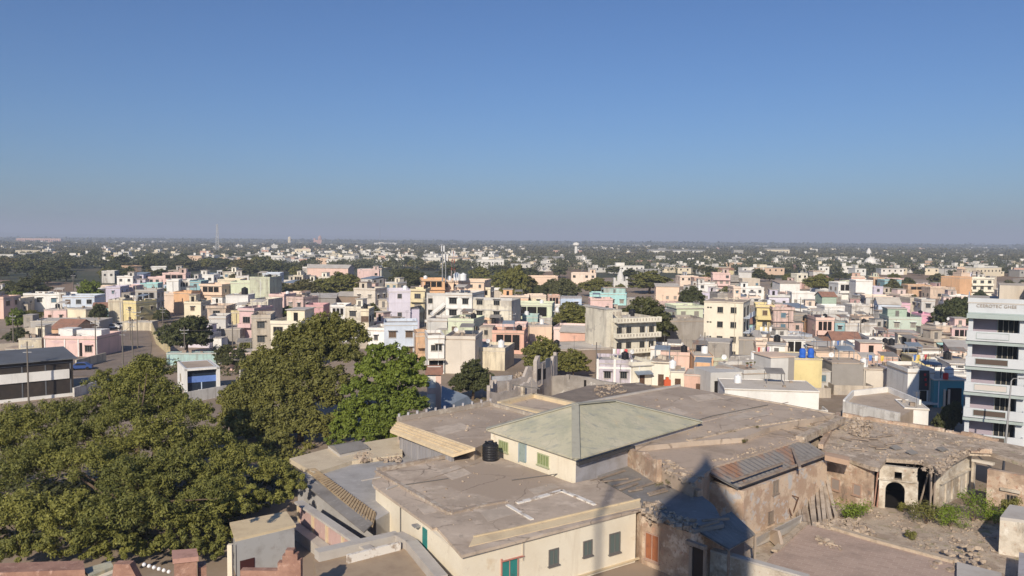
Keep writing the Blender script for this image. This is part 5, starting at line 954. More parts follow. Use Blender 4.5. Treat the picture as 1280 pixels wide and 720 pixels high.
# ------------------------------------------------------------------ the apartment block on the right
ab = thing('apartment_block', 'tall pale blue grey apartment block with balconies at the right edge', 'apartment block', tuple(P(1240, 540, 0).xy) + (0,))
ZA = 19.4; th = R(-30); a = P(1212, 372, ZA); ux = Vector((math.cos(th), math.sin(th), 0)); uy = Vector((-math.sin(th), math.cos(th), 0))
ABW = mk('pale_blue_plaster', [(.54, .565, .59), ((.47, .49, .515), .3, .5, .7), ((.36, .37, .38), .8, .64, .9, STREAK)], .9); ABG = mk('grey_green_band', [(.36, .42, .41), ((.30, .35, .34), .6, .5, .7)], .9); ABL = mk('lilac_plaster', [(.36, .31, .36), ((.31, .27, .31), .5, .5, .7)], .9)  # lilac of the balcony back walls darkened to carry the recess shade
def AP(x, y, z): q = a + ux * x + uy * y; return (q.x, q.y, z)
def abox(m, x0, x1, y0, y1, z0, z1): return m.hexa([AP(x0, y0, z0), AP(x1, y0, z0), AP(x1, y1, z0), AP(x0, y1, z0), AP(x0, y0, z1), AP(x1, y0, z1), AP(x1, y1, z1), AP(x0, y1, z1)])
WL, FHA = 6.2, 3.12; TOPW = ZA - 1.9
m_ = MB(); abox(m_, 0, .5, 0, 14, 0, ZA - .65); abox(m_, WL - .9, WL, 0, 2.0, 0, ZA - .65); abox(m_, .501, WL + 12, 2.0, 14, 0, ZA - .66); abox(m_, .501, WL - .901, 0, 2.0, TOPW, ZA - .65); abox(m_, WL + .001, WL + 12, .6, 1.999, 0, ZA - .67); m_.build('wall', ABW, ab)
m_ = MB(); abox(m_, -.2, WL + 12, -.25, 14.2, ZA - .649, ZA - .5); rfA = m_.build('roof', LTCONC, ab)
m_ = MB(); abox(m_, -.15, WL + .2, -.2, -.05, ZA - .499, ZA); abox(m_, -.15, 0, -.05, 14, ZA - .499, ZA); abox(m_, WL + .2, WL + 12, .4, .55, ZA - .499, ZA); m_.build('parapet', ABW, ab)
m_ = MB(); abox(m_, 3.2, WL + 8, 5, 12, ZA - .499, ZA + 1.4); m_.build('roof_room', wallmat('beige', 0), ab); m_ = MB(); abox(m_, WL - .3, WL + 8, 3.0, 4.9, ZA - .499, ZA + 1.2); m_.build('roof_tank', mk('maroon_dark', [(.09, .05, .06)]), ab)
for i in range(5):
    zf_ = TOPW - (i + 1) * FHA
    m_ = MB(); abox(m_, -.22, WL - .1, -.75, -.001, zf_ + FHA - .55, zf_ + FHA); abox(m_, -.1, WL - .05, -.2, -.001, zf_ + FHA + .001, zf_ + FHA + .12); m_.build('band', ABG, ab)
    if i == 0: pass
    m_ = MB(); abox(m_, .501, WL - .901, -.4, 1.99, zf_ - .12, zf_); bal = m_.build('balcony', ABW, ab)
    m_ = MB(); abox(m_, -.15, WL - .1, -.95, -.8, zf_ - .1, zf_ + 1.05); abox(m_, -.15, 0, -.8, -.002, zf_ - .1, zf_ + 1.05); abox(m_, WL - .25, WL - .1, -.8, -.002, zf_ - .1, zf_ + 1.05); abox(m_, -.1, WL - .15, -.8, -.401, zf_ - .1, zf_); m_.build('balustrade', ABW, bal)
    m_ = MB(); abox(m_, .9, 4.2, -1.0, -.951, zf_ + .2, zf_ + .85); m_.build('relief_panel' if i in (0, 2) else 'grille_panel', (ABW if i == 0 else mk('pale_panel', [(.55, .5, .46)]) if i == 2 else mk('bronze_grille', [(.10, .075, .06)])), bal)
    m_ = MB()
    for x0_, x1_, z0_, z1_ in ((.85, 4.25, .14, .2), (.85, 4.25, .85, .91), (.85, .9, .2, .85), (4.2, 4.25, .2, .85)): abox(m_, x0_, x1_, -1.03, -.951, zf_ + z0_, zf_ + z1_)
    m_.build('panel_frame', ABG, bal)
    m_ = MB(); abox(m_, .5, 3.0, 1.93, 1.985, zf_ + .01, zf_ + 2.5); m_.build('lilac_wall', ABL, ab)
    m_ = MB(); abox(m_, 3.1, WL - 1.0, 1.9, 1.99, zf_ + .05 + (.5 if i == 0 else 0), zf_ + 2.3); wn = m_.build('window', GLASS, ab)
    m_ = MB()
    for x in (3.1, 3.65, 4.2, 4.75): abox(m_, x, x + .07, 1.85, 1.9, zf_ + .05, zf_ + 2.3)
    m_.build('frame', FRAME, wn)
    for k in range(3):
        x = WL + 1.1 + k * 3.4
        m_ = MB(); abox(m_, x, x + 1.9, .54, .62, zf_ + .7, zf_ + 2.1); wn = m_.build('window', GLASS, ab); m_ = MB()
        for xx in (x, x + .6, x + 1.25, x + 1.83): abox(m_, xx, xx + .07, .48, .54, zf_ + .7, zf_ + 2.1)
        m_.build('frame', GRILLE, wn); m_ = MB(); abox(m_, x - .3, x + 2.2, .15, .6, zf_ + .5, zf_ + .6); m_.build('sill', ABG, wn)
        m_ = MB()
        for q_ in range(8):
            t0, t1 = math.pi * q_ / 8, math.pi * (q_ + 1) / 8; cx = x + .95; X = lambda t: cx - 1.5 * math.cos(t); Z = lambda t: zf_ + 2.3 + .75 * math.sin(t)
            m_.hexa([AP(X(t0), 0, Z(t0) - .13), AP(X(t1), 0, Z(t1) - .13), AP(X(t1), .6, Z(t1) - .13), AP(X(t0), .6, Z(t0) - .13), AP(X(t0), 0, Z(t0)), AP(X(t1), 0, Z(t1)), AP(X(t1), .6, Z(t1)), AP(X(t0), .6, Z(t0))])
        m_.build('arched_hood', ABG, wn)
m_ = MB(); abox(m_, WL + .3, WL + .75, .5, .59, 0, ZA - .7); m_.build('corner_strip', ABG, ab)
# raised lettering on its parapet (too blurred in the photograph to read for certain)
def lettering(txt, size, m, root, org, X, name='lettering'):
    cu = bpy.data.curves.new(name, 'FONT'); cu.body = txt; cu.size = size; cu.extrude = .03; cu.space_character = 1.05
    o = bpy.data.objects.new(name, cu); LINK(o); bpy.context.view_layer.update()
    me = bpy.data.meshes.new_from_object(o.evaluated_get(bpy.context.evaluated_depsgraph_get())); bpy.data.objects.remove(o)
    Z = Vector((0, 0, 1)); Y = Z.cross(X); T = Matrix((X, Z, -Y)).transposed().to_4x4(); T.translation = Vector(org) - ORG[root.name]; me.transform(T); me.materials.clear(); me.materials.append(m)
    return put(name, me, root)
lettering('CEEROTEC GHEE', .52, mk('brown_letters', [(.28, .22, .17)]), ab, AP(.75, -.24, ZA - 1.1), ux)
m_ = MB(); abox(m_, -.1, WL, -.2, -.001, TOPW + .13, ZA - .65); m_.build('name_band', ABW, ab)
LANDMARK.append(('the pale blue apartment block', (1240, 450), 95)); FOOT.append((*AP(6, 7, 0)[:2], 13)); PROT.append((1209, 1280, 372, 550, 95))
sl = thing('street_lamp', 'tall grey street lamp with a short arm before the apartment block', 'street lamp', tuple(P(1253, 598, 0)))
b0_ = P(1253, 598, 0); tp_ = on_plane(b0_, b0_ + Vector((1, 0, 0)), 1265, 476); tp_ = Vector((b0_.x + .5, b0_.y, tp_.z))
MB().tube([b0_, tp_], [.14, .08], 8).build('pole', METAL, sl); MB().tube([tp_, tp_ + Vector((.2, 0, .25)), tp_ + Vector((.9, -.1, .3))], .04, 6).build('arm', METAL, sl); MB().box(-.35, .35, -.14, .14, -.07, .07, None, tp_ + Vector((1.15, -.1, .28))).build('lamp_head', METAL, sl)

# old walls behind the palace, middle
ow = thing('crumbling_house', 'crumbling grey house with an orange gash and open doorways', 'ruin', tuple(P(650, 480, 0).xy) + (0,))
a, b, c_ = P(632, 466, 6.2), P(689, 436, 8.2), P(676, 465, 5)
g0, g1 = P(612, 487, 4.6), P(672, 468, 5.6)
OWM = mk('grey_ruin', [(.46, .41, .37), ((.33, .29, .26), .4, .42, .62), ((.50, .46, .42), .9, .56, .7), ((.46, .29, .18), .5, .66, .76), ((.14, .12, .1), 1, .64, .8, (1, 1, .4))], .95, bump=.5)
ow_d = (g1 - g0); ow_d.z = 0
ow_n = Vector((1.2, 5, 0)); jw = jagged(g0, g1, .5, 0, 5.3, 81, 12, .72); jagged(g0 + ow_n * .8, g1 + ow_n * .8, .5, 0, 7.0, 82, 12, .7, jw); jagged(g0 + ow_n * .05, g0 + ow_n * .8, .5, 0, 5.6, 83, 6, .75, jw); jw.build('wall', OWM, ow)
MB().prism(xy([g0 + ow_n * .12, g1 + ow_n * .12, g1 + ow_n * .8, g0 + ow_n * .8]), 0, 3.4).build('floor', RUBBLEROOF, ow)
rb = MB(); rubble(rb, [(622, 484), (668, 470), (676, 460), (640, 470)], 3.4, 70, .2, .7, 84, .4); o = rb.build('rubble', STONE, ow); o['kind'] = 'stuff'
t0, t1 = P(671, 470, 5), P(689, 463, 5); tw_ = jagged(t0, t1, .6, 0, 8.0, 85, 6, .84); jagged(t1 + Vector((.1, .3, 0)), t1 + Vector((1.2, 3.4, 0)), .5, 0, 7.6, 86, 5, .75, tw_); jagged(t0 + Vector((1.0, 3.4, 0)), t1 + Vector((1.2, 3.4, 0)), .5, 0, 7.2, 87, 5, .7, tw_); tw_.build('tower_wall', OWM, ow)
m_ = MB(); panel(m_, t0, t1, (672, 461, 676, 475), .03, .06); m_.build('doorway', DARK, ow); m_ = MB(); panel(m_, t0, t1, (679, 461, 682, 474), .03, .06); m_.build('doorway', DARK, ow); m_ = MB(); panel(m_, t0, t1, (682, 448, 687, 459), .03, .06); m_.build('window', mk('blue_grey_pane', [(.16, .18, .21)]), ow)
s0, s1 = P(613, 476, 4.6), P(640, 474, 4.6)
bw = thing('bleached_wall', 'free standing bleached blue grey wall with a dark post', 'wall', tuple(P(626, 496, 0).xy) + (0,)); MB().prism(xy([s0, s1, s1 + Vector((.1, .4, 0)), s0 + Vector((.1, .4, 0))]), 0, 5.2).build('wall', mk('bleached', [(.42, .43, .45), ((.30, .29, .28), .6, .5, .66), ((.54, .54, .55), 1.2, .56, .7)], .95, bump=.3), bw); MB().bar((s0.x, s0.y - .2, 0), (s0.x, s0.y - .2, 5.6), .25).build('post', WOOD, bw)
e0, e1 = P(641, 486, 3.8), P(656, 487, 3.8); tag(MB().prism(xy([e0, e1, e1 + Vector((.1, .3, 0)), e0 + Vector((.1, .3, 0))]), 0, 4.3).build('cream_wall', RUINW), 'short pale wall piece right of the bleached wall', 'wall')
fr = thing('rail_frame', 'thin dark rail frame standing on the low roof', 'rail', tuple(P(660, 495, 4.0)))
for q0, q1 in (((655, 496, 4.0), (655, 483, 6.0)), ((672, 497, 4.0), (672, 485, 5.9)), ((640, 481, 6.2), (675, 486, 5.9))): MB().bar(P(*q0), P(*q1), .12).build('rail', GRILLE, fr)
gw = thing('garden_wall', 'long weathered wall with white patches behind the palace roof', 'wall', tuple(P(730, 480, 0).xy) + (0,))
a, b = P(688, 468, 4.2), P(812, 484, 4.2); jagged(a, b, .5, 0, 4.5, 88, 14, .78).build('wall', mk('patched_wall', [(.36, .33, .30), ((.26, .235, .21), .4, .42, .62), ((.66, .64, .6), .35, .62, .68), ((.15, .13, .11), 1.2, .62, .8, (1, 1, .4))], .95, bump=.4), gw)
m_ = MB(); panel(m_, a, b, (730, 475, 733, 484), .03, .06); m_.build('doorway', DARK, gw)
orf = thing('old_low_roof', 'dark humped earthen roof between palace and mauve house', 'roof', tuple(P(770, 492, 0).xy) + (0,))
MB().prism(xy(poly([(680, 497), (735, 482), (800, 478), (826, 487), (760, 500), (722, 508), (700, 510)], 4.4)), 0, 4.4).build('roof', mk('dark_earth_roof', [(.27, .225, .185), ((.20, .165, .14), .25, .42, .62), ((.36, .3, .25), .8, .56, .72)], .98, bump=.8), orf)
rb = MB(); rubble(rb, [(735, 486), (775, 480), (785, 490), (750, 497)], 4.4, 90, .1, .5, 51, .1); o = rb.build('rubble', STONE, orf); o['kind'] = 'stuff'
for px_ in (614, 634, 658, 688): pass

# ------------------------------------------------------------------ trees
def leaves_mesh(name, cen, rad, per, leaf, seed, mat_, flat=.75, asp=.55, tintc=None):
    """cen (n,3) clump centres, rad (n,) clump radii; per leaves in each clump, as small rhombic faces"""
    g = np.random.default_rng(seed); n = len(cen); N = n * per
    d = g.normal(size=(N, 3)); d /= np.linalg.norm(d, axis=1)[:, None]
    rr = (g.random(N) ** .45)[:, None] * np.repeat(rad, per)[:, None]
    pos = np.repeat(cen, per, 0) + d * rr * np.array([1, 1, flat])
    nr = d * 1.0 + g.normal(size=(N, 3)) * .45 + np.array([0, 0, .35]); nr /= np.linalg.norm(nr, axis=1)[:, None]
    a = np.cross(nr, g.normal(size=(N, 3))); a /= np.linalg.norm(a, axis=1)[:, None]; b = np.cross(nr, a)
    s = (leaf * g.uniform(.65, 1.35, N))[:, None]
    v = np.stack([pos - a * s, pos - b * s * asp, pos + a * s, pos + b * s * asp], 1).reshape(-1, 3)
    me = bpy.data.meshes.new(name); me.vertices.add(N * 4); me.vertices.foreach_set('co', v.astype(np.float32).ravel())
    me.loops.add(N * 4); me.loops.foreach_set('vertex_index', np.arange(N * 4, dtype=np.int32))
    me.polygons.add(N); me.polygons.foreach_set('loop_start', np.arange(0, N * 4, 4, dtype=np.int32))
    me.update(calc_edges=True)
    at = me.attributes.new('tint', 'FLOAT', 'FACE'); tc = np.repeat(g.random(n) if tintc is None else tintc, per) * .65 + g.random(N) * .35
    at.data.foreach_set('value', tc.astype(np.float32)); me.materials.append(mat_); return me
def clumps(lobes, per_lobe, seed, rk=(.22, .38), tone=None):
    """lobes: (x, y, z, r, rz)"""
    g = np.random.default_rng(seed); C, Rr = [], []
    for (x, y, z, r, rz_) in lobes:
        k = per_lobe if isinstance(per_lobe, int) else max(4, int(per_lobe * r * r))
        d = g.normal(size=(k, 3)); d /= np.linalg.norm(d, axis=1)[:, None]; d[:, 2] = np.abs(d[:, 2]) * 1.2 - .3
        q = g.uniform(.45, 1.08, k)[:, None]; C.append(np.array([x, y, z]) + d * q * np.array([r, r, rz_])); Rr.append(r * g.uniform(*rk, k))
        if tone is not None: tone.append(np.clip(g.uniform(0, 1) * .6 + g.random(k) * .4, 0, 1))
    return np.concatenate(C), np.concatenate(Rr)
def trunk_mesh(h, r, limbs, seed):
    m = MB(); g = random.Random(seed); m.tube([(0, 0, -.3), (.1, 0, h * .45), (.05, .1, h)], [r * 1.25, r, r * .8], 8)
    for (x, y, z) in limbs:
        mid = (x * .45 + g.uniform(-.3, .3), y * .45 + g.uniform(-.3, .3), h + (z - h) * .6); m.tube([(.05, .1, h * .8), mid, (x, y, z)], [r * .5, r * .3, r * .1], 6)
    return m.mesh('trunk', BARK)
def proto(seed, per_lobe, per, leaf, mat_, nl=9, W=10, Hh=9):
    g = random.Random(seed); lobes = []
    for i in range(nl):
        a = i * 2.4 + g.uniform(-.4, .4); q = (i / nl) ** .5 * W * .34; r = g.uniform(.17, .25) * W
        lobes.append((math.cos(a) * q, math.sin(a) * q, Hh * (.70 - .34 * (q / (W * .34)) ** 2 + g.uniform(-.1, .1)), r, r * .85))
    lobes.append((0, 0, Hh * .42, W * .32, W * .26))
    for i in range(4): lobes.append((math.cos(i * 1.57 + seed) * W * .25, math.sin(i * 1.57 + seed) * W * .25, Hh * .32, W * .19, W * .17))
    c, r = clumps(lobes, per_lobe, seed)
    return leaves_mesh('crown', c, r, per, leaf, seed, mat_), trunk_mesh(Hh * .3, .25, [(l[0] * .8, l[1] * .8, l[2]) for l in lobes[::2]], seed)
MID = {k: [proto(100 + i * 7 + ord(k), 26, 55, .24, m) for i in range(2)] for k, m in (('D', LEAF_D), ('B', LEAF_B), ('E', LEAF_E), ('C', LEAF_C))}
FAR = {k: [proto(300 + i * 7 + ord(k), 14, 22, .46, m, 8) for i in range(2)] for k, m in (('D', LEAF_D), ('B', LEAF_B), ('E', LEAF_E), ('C', LEAF_C))}
NT = 0
TWORD = {'D': 'dusty green', 'B': 'olive green', 'E': 'dark green', 'C': 'bright green'}
def tree_at(p, wd, h, kind='D', label=None, short=None, group='trees in the town', far=False):
    global NT
    NT += 1; r = random.Random(NT * 31); cm, tm = (FAR if far else MID)[kind][r.randrange(2)]
    root = thing('tree', label, 'tree', (p.x, p.y, 0), r.uniform(0, 6.28), group, False)
    s = (wd / 9.6 * r.uniform(.92, 1.06), wd / 9.6, h / 9.4)
    c = put('crown', cm, root); t = put('trunk', tm, root); c.scale = s; t.scale = s
    c['kind'] = 'thing'; del c['kind']
    FOOT.append((p.x, p.y, wd * .32))
    sz_ = 'small ' if wd < 6.5 else ('broad ' if wd > 14 else ('tall ' if h > wd * .8 else ''))
    if not label: AUTO.append((root, 'tree', sz_ + TWORD[kind], 0, '', proj((p.x, p.y, h * .6)), p.y))
    return root
def T(cx, yt, wpx, yb, kind='D', label=None, short=None, **k):
    p = P(cx, yb, 0); D = p.y; h = 26 - (yt - hz(cx)) * D / 1000
    o = tree_at(p, wpx * D / F, max(3, h), kind, label, short, far=D > 420, **k)
    PROT.append((cx - wpx / 2, cx + wpx / 2, yt, yt + (yb - yt) * .5, D))
    if short: LANDMARK.append((short, (cx, (yt + yb) / 2), D))
    return o
TL = [(34, 343, 50, 374, 'E', 'broad dark tree beside the bare brown field', 'the field side tree'), (22, 382, 28, 414, 'C', 'small bright tree left of the cream box house', None), (112, 342, 32, 384, 'C', 'roadside tree at the end of the long white house', 'the roadside tree'), (124, 374, 24, 405, 'E'), (8, 348, 26, 366, 'E'),
      (234, 384, 68, 446, 'E', 'large round dark tree above the blue fronted building', 'the round dark tree'), (354, 377, 42, 406, 'C', 'leafy green tree between pink twins and cream stair tower', 'the leafy twin side tree'), (377, 345, 56, 383, 'D'), (427, 337, 60, 374, 'B'), (352, 349, 30, 375, 'D'), (400, 346, 40, 378, 'B'), (478, 358, 20, 376, 'B'), (512, 332, 64, 364, 'E', 'wide dark tree behind the lilac white house', 'the wide dark tree'), (466, 374, 22, 404, 'E'),
      (591, 443, 66, 500, 'E', 'bushy dark tree between the cream house and the bleached wall', 'the bushy dark tree'), (600, 353, 30, 371, 'B'), (645, 327, 42, 382, 'B'), (674, 351, 28, 380, 'E'), (706, 342, 42, 380, 'D'), (746, 343, 44, 371, 'B'), (718, 374, 64, 418, 'B', 'greyish olive tree directly left of the long balcony building', 'the olive tree by the balconies'), (803, 363, 84, 436, 'E', 'great rounded green tree behind the long balcony building', 'the great rounded tree'), (812, 336, 60, 367, 'B'), (690, 345, 32, 374, 'D'), (626, 335, 34, 368, 'B'), (600, 331, 34, 352, 'B'), (655, 340, 40, 376, 'D'), (660, 332, 44, 350, 'E'),
      (864, 353, 40, 390, 'E', 'rounded dark tree above the bare grey building', 'the tree above the grey building'), (908, 355, 16, 372, 'B'), (948, 335, 24, 352, 'E'), (1024, 338, 38, 367, 'B', 'brownish round tree standing alone behind white roofs', 'the brownish lone tree'), (1194, 362, 56, 416, 'E', 'big dark tree left of the pale blue apartment block', 'the big tree by the apartments'), (1196, 423, 32, 448, 'C', 'small bright tree below the big apartment side tree', None), (1172, 384, 22, 414, 'B'), (1114, 345, 24, 373, 'D'), (1172, 338, 26, 362, 'D'), (1212, 351, 16, 371, 'E'), (1225, 360, 16, 376, 'E'), (1132, 344, 26, 366, 'D'),
      (678, 417, 62, 470, 'B', 'spreading olive tree behind the crumbling grey house', 'the tree behind the crumbling house'), (716, 434, 48, 472, 'B'), (1103, 402, 16, 421, 'C'), (310, 420, 32, 450, 'B'), (282, 428, 34, 456, 'E'), (300, 432, 50, 462, 'E'), (836, 411, 20, 434, 'C'), (1190, 494, 26, 540, 'E', 'shaded tree in the apartment block shadow', None), (1180, 505, 26, 545, 'E'), (203, 382, 24, 404, 'E'), (490, 393, 14, 408, 'D'), (1142, 366, 12, 380, 'D')]
for t in TL: T(*t)

# the three big trees in front
def big_tree(name_label, lobes_px, base_px, kind_mat, per_lobe, per, leaf, seed, tr_r, short, grow=1.0, vert=.8, asp=.5, flat=.8, fill=None, rk=(.2, .34)):
    base = P(*base_px, 0); lobes = []
    for (px_, py_, rp, D) in lobes_px:
        q = at_depth(px_, py_, D); r = rp * D / F * grow; lobes.append((q.x - base.x, q.y - base.y, q.z, r, r * vert))
    tone = []; c, r = clumps(lobes, per_lobe, seed, rk, tone); root = thing('big_tree', name_label, 'tree', tuple(base), 0, None, False)
    put('crown', leaves_mesh('crown', c, r, per, leaf, seed, kind_mat, flat, asp, np.concatenate(tone)), root)
    hh_ = min(l[2] for l in lobes) * .55 + 1.0
    put('trunk', trunk_mesh(hh_, tr_r, [(l[0] * .85, l[1] * .85, l[2]) for l in lobes[::3]], seed), root)
    xs = [l[0] for l in lobes_px]; ys = [l[1] for l in lobes_px]; PROT.append((min(xs), max(xs), min(ys) - 20, max(ys), base.y)); FOOT.append((base.x, base.y, 5))
    LANDMARK.append((short, (sum(xs) / len(xs), sum(ys) / len(ys)), base.y)); return root
big_tree('huge spreading olive green tree filling the bottom left corner',
  [(186, 462, 26, 84), (160, 486, 26, 82), (205, 492, 26, 82), (128, 478, 20, 84), (60, 522, 30, 76), (22, 538, 34, 74), (108, 520, 32, 78), (150, 528, 34, 76), (196, 540, 32, 74), (240, 522, 28, 80), (262, 552, 32, 76), (10, 590, 40, 68), (60, 575, 36, 70), (112, 580, 36, 68), (160, 596, 36, 66), (212, 592, 36, 68), (262, 600, 34, 70), (300, 572, 30, 76), (34, 640, 36, 62), (90, 640, 34, 62), (146, 640, 38, 60), (196, 646, 34, 61), (246, 650, 32, 63), (26, 684, 26, 60), (74, 676, 22, 60), (160, 682, 20, 59), (208, 676, 20, 60), (256, 690, 14, 61), (342, 592, 26, 74), (368, 602, 18, 73), (325, 626, 20, 71), (352, 622, 16, 70), (300, 640, 18, 68), (-20, 560, 40, 72), (-20, 640, 40, 64), (185, 618, 32, 66), (60, 655, 30, 62), (118, 668, 28, 60), (280, 630, 26, 69), (282, 590, 28, 73), (0, 530, 30, 75), (225, 570, 30, 73), (165, 518, 30, 79), (110, 548, 30, 76), (178, 562, 30, 74), (135, 566, 28, 73), (60, 560, 30, 73), (205, 545, 26, 76), (175, 474, 28, 83), (140, 500, 28, 82), (200, 512, 28, 81), (222, 506, 20, 82), (10, 692, 24, 60), (50, 690, 22, 60), (110, 688, 24, 59.5), (140, 690, 18, 59.5), (180, 690, 18, 59.5), (232, 684, 20, 60), (270, 668, 22, 62), (290, 615, 24, 70), (250, 625, 30, 65), (270, 690, 16, 60.5), (268, 612, 26, 60), (292, 630, 18, 60.5), (314, 618, 15, 61), (150, 505, 24, 82), (90, 545, 26, 74)],
  (170, 668), LEAF_A, 9.5, 100, .12, 3, .32, 'the huge bottom left tree', 1.08, .76, .42, rk=(.16, .3))
big_tree('tall broad olive tree rising left of the round bright one',
  [(412, 410, 24, 108), (438, 420, 22, 108), (385, 420, 22, 108), (400, 440, 28, 106), (368, 442, 24, 108), (436, 446, 20, 106), (348, 462, 24, 106), (384, 470, 28, 104), (322, 480, 28, 106), (352, 500, 28, 103), (310, 508, 26, 104), (398, 500, 26, 103), (328, 530, 28, 100), (372, 530, 28, 100), (405, 535, 24, 99), (300, 540, 24, 101), (345, 552, 20, 97), (290, 500, 18, 106), (330, 455, 24, 108), (315, 490, 26, 106), (345, 480, 26, 105), (420, 480, 24, 104), (300, 522, 24, 103), (365, 425, 20, 108)],
  (375, 552), LEAF_B, 9., 64, .19, 5, .45, 'the tall broad olive tree', 1.18, rk=(.15, .28))
big_tree('dense round bright green tree beside the cream coped hall',
  [(490, 446, 20, 98), (470, 440, 14, 98), (512, 456, 20, 98), (465, 462, 22, 97), (495, 472, 24, 96), (520, 480, 18, 97), (448, 486, 20, 96), (475, 496, 26, 95), (508, 506, 24, 95), (526, 505, 12, 96), (445, 516, 24, 94), (480, 526, 26, 93), (508, 530, 20, 93), (430, 538, 20, 93), (460, 545, 22, 92), (495, 548, 16, 92), (418, 552, 12, 92)],
  (478, 566), LEAF_C, 12., 64, .19, 9, .4, 'the round bright tree', 1.08, rk=(.16, .28))
# bushes and weeds in the ruin courtyard
def bush(px_, py_, wpx, hpx, m, label, seed, group=None, n=16, D=None):
    b_ = P(px_, py_, .1); w_ = wpx * b_.y / F; h = hpx * b_.y / F; g = np.random.default_rng(seed)
    c = np.stack([g.uniform(-.5, .5, n) * w_ * .8, g.uniform(-.35, .35, n) * w_ * .6, g.uniform(.15, .8, n) * h], 1); r = g.uniform(.16, .3, n) * min(w_, h * 1.4)
    root = thing('bush', label, 'bush', tuple(b_), 0, group, False); put('foliage', leaves_mesh('foliage', c, r, 90, .1, seed, m, .9, .4), root)
    s_ = MB(); 
    for k in range(5): s_.tube([(0, 0, -.1), (c[k][0] * .6, c[k][1] * .6, c[k][2])], [.04, .015], 5)
    put('stem', s_.mesh('stem', BARK), root); return root
bush(1066, 650, 42, 28, LEAF_G, 'low feathery green bush before the bricked up windows', 1)
bush(1158, 655, 46, 32, LEAF_B, 'dusty dark bush right of the arch', 2); bush(1188, 658, 40, 30, LEAF_G, 'mid green bush between arch side bush and wing wall', 3); bush(1216, 652, 44, 46, LEAF_G, 'taller bush growing before the white wing wall', 4); bush(1244, 655, 36, 34, LEAF_G, 'bush beside the barred ruin window', 5); bush(1262, 655, 24, 40, LEAF_B, 'thin yellowish bush below the barred ruin window', 6)
bush(1137, 674, 18, 12, LEAF_B, 'tiny weed tuft on the courtyard rubble', 7, None, 6); bush(1128, 640, 20, 14, LEAF_B, 'dry weeds at the foot of the arch', 8, None, 7)
def weed(px_, py_, z, wpx, seed, label):
    b_ = P(px_, py_, z); w_ = wpx * b_.y / F; g = np.random.default_rng(seed); n = 7
    c = np.stack([g.uniform(-.5, .5, n) * w_, g.uniform(-.5, .5, n) * w_ * .5, g.uniform(.1, .35, n) * w_], 1); root = put('weed', leaves_mesh('weed', c, g.uniform(.12, .22, n) * w_, 60, .06, seed, MATS['leaf_dry'], .8, .3), None, tuple(b_)); tag(root, label, 'weed')
leafmat('leaf_dry', (.16, .14, .06), (.10, .095, .04), (.2, .17, .09))
weed(827, 607, 4.9, 20, 1, 'dry weed clump on the rubble below the broken parapet'); weed(855, 598, 5.0, 12, 2, 'smaller dry weed right of the parapet clump'); weed(917, 543, 5.7, 12, 3, 'dry weed where the wide palace roof meets the old wing'); weed(940, 538, 5.7, 14, 4, 'greener weed on the roof joint near the beams'); weed(989, 521, 5.6, 10, 5, 'weed tuft at the start of the beam roof'); weed(930, 553, 5.6, 9, 6, 'tiny weed on the dusty old wing roof')
weed(600, 503, 4.5, 16, 7, 'weed beside the bleached wall foot')

# undergrowth round the middle trees: nobody could count it
g_ = np.random.default_rng(77)
def ground_cover(name, px, n, r0, r1, m, seed, label, zk=.5):
    w3 = poly(px, 0); xs = [p.x for p in w3]; ys = [p.y for p in w3]; g = np.random.default_rng(seed)
    c = np.stack([g.uniform(min(xs), max(xs), n), g.uniform(min(ys), max(ys), n), np.zeros(n)], 1); r = g.uniform(r0, r1, n); c[:, 2] = r * zk
    tag(put(name, leaves_mesh(name, c, r, 70, .26, seed, m, .7)), label, name.replace('_', ' '), None, 'stuff')
ground_cover('undergrowth', [(262, 442), (335, 442), (345, 470), (268, 470)], 60, .9, 2.2, LEAF_E, 12, 'dark undergrowth right of the blue fronted building')
ground_cover('undergrowth', [(262, 560), (345, 560), (360, 590), (260, 600)], 30, .8, 1.8, LEAF_B, 13, 'shrubs under the broad olive tree')
ground_cover('undergrowth', [(-40, 690), (290, 690), (270, 600), (-40, 600)], 150, .9, 2.0, LEAF_E, 14, 'dark growth on the ground under the huge tree')

# ------------------------------------------------------------------ far landmarks
def far_thing(name, label, cat, px, py, build, short=None):
    b_ = P(px, py, 0); t = thing(name, label, cat, tuple(b_), 0, None, False); k = b_.y / F; build(t, k)
    if short: LANDMARK.append((short, (px, py - 6), b_.y))
    return t
FW = mk('far_whitewash', [(.72, .70, .66), ((.6, .56, .5), .05, .5, .7)]); FC = mk('far_cream', [(.66, .58, .44)]); FP_ = mk('far_pink', [(.56, .36, .29)]); FG = mk('far_grey', [(.34, .33, .31)])
def _wt(t, k):
    put('shaft', MB().lathe([(2.9, 0), (2.4, 4), (2.4, 17)], 16).mesh('shaft', FW), t); put('bowl', MB().lathe([(2.4, 17), (5.0, 18.6), (5.2, 20), (4.8, 21.4), (3, 22.6), (.4, 23.2)], 18).mesh('bowl', FW), t)
far_thing('water_tower', 'white mushroom shaped water tower near the horizon', 'water tower', 720, 322, _wt, 'the white water tower')
def _fac(w, h, d, m=FW, roof=True):
    def f(t, k):
        W_ = w * k; H_ = h * k; lbox(t, 'wall', m, (-W_ / 2, W_ / 2, 0, d, 0, H_))
        if roof:
            r_ = MB(); r_.sheet([(-W_ / 2 - .5, -.5, H_ + .1), (W_ / 2 + .5, -.5, H_ + .1), (W_ / 2 + .5, d / 2, H_ + 2.2), (-W_ / 2 - .5, d / 2, H_ + 2.2)], .2); put('roof', r_.mesh('roof', FG), t)
        n = max(2, int(W_ / 9))
        for i in range(n): x = -W_ / 2 + W_ * (i + .5) / n; lbox(t, 'opening', DARK, (x - 1.6, x + 1.6, -.06, .02, H_ * .2, H_ * .65))
    return f
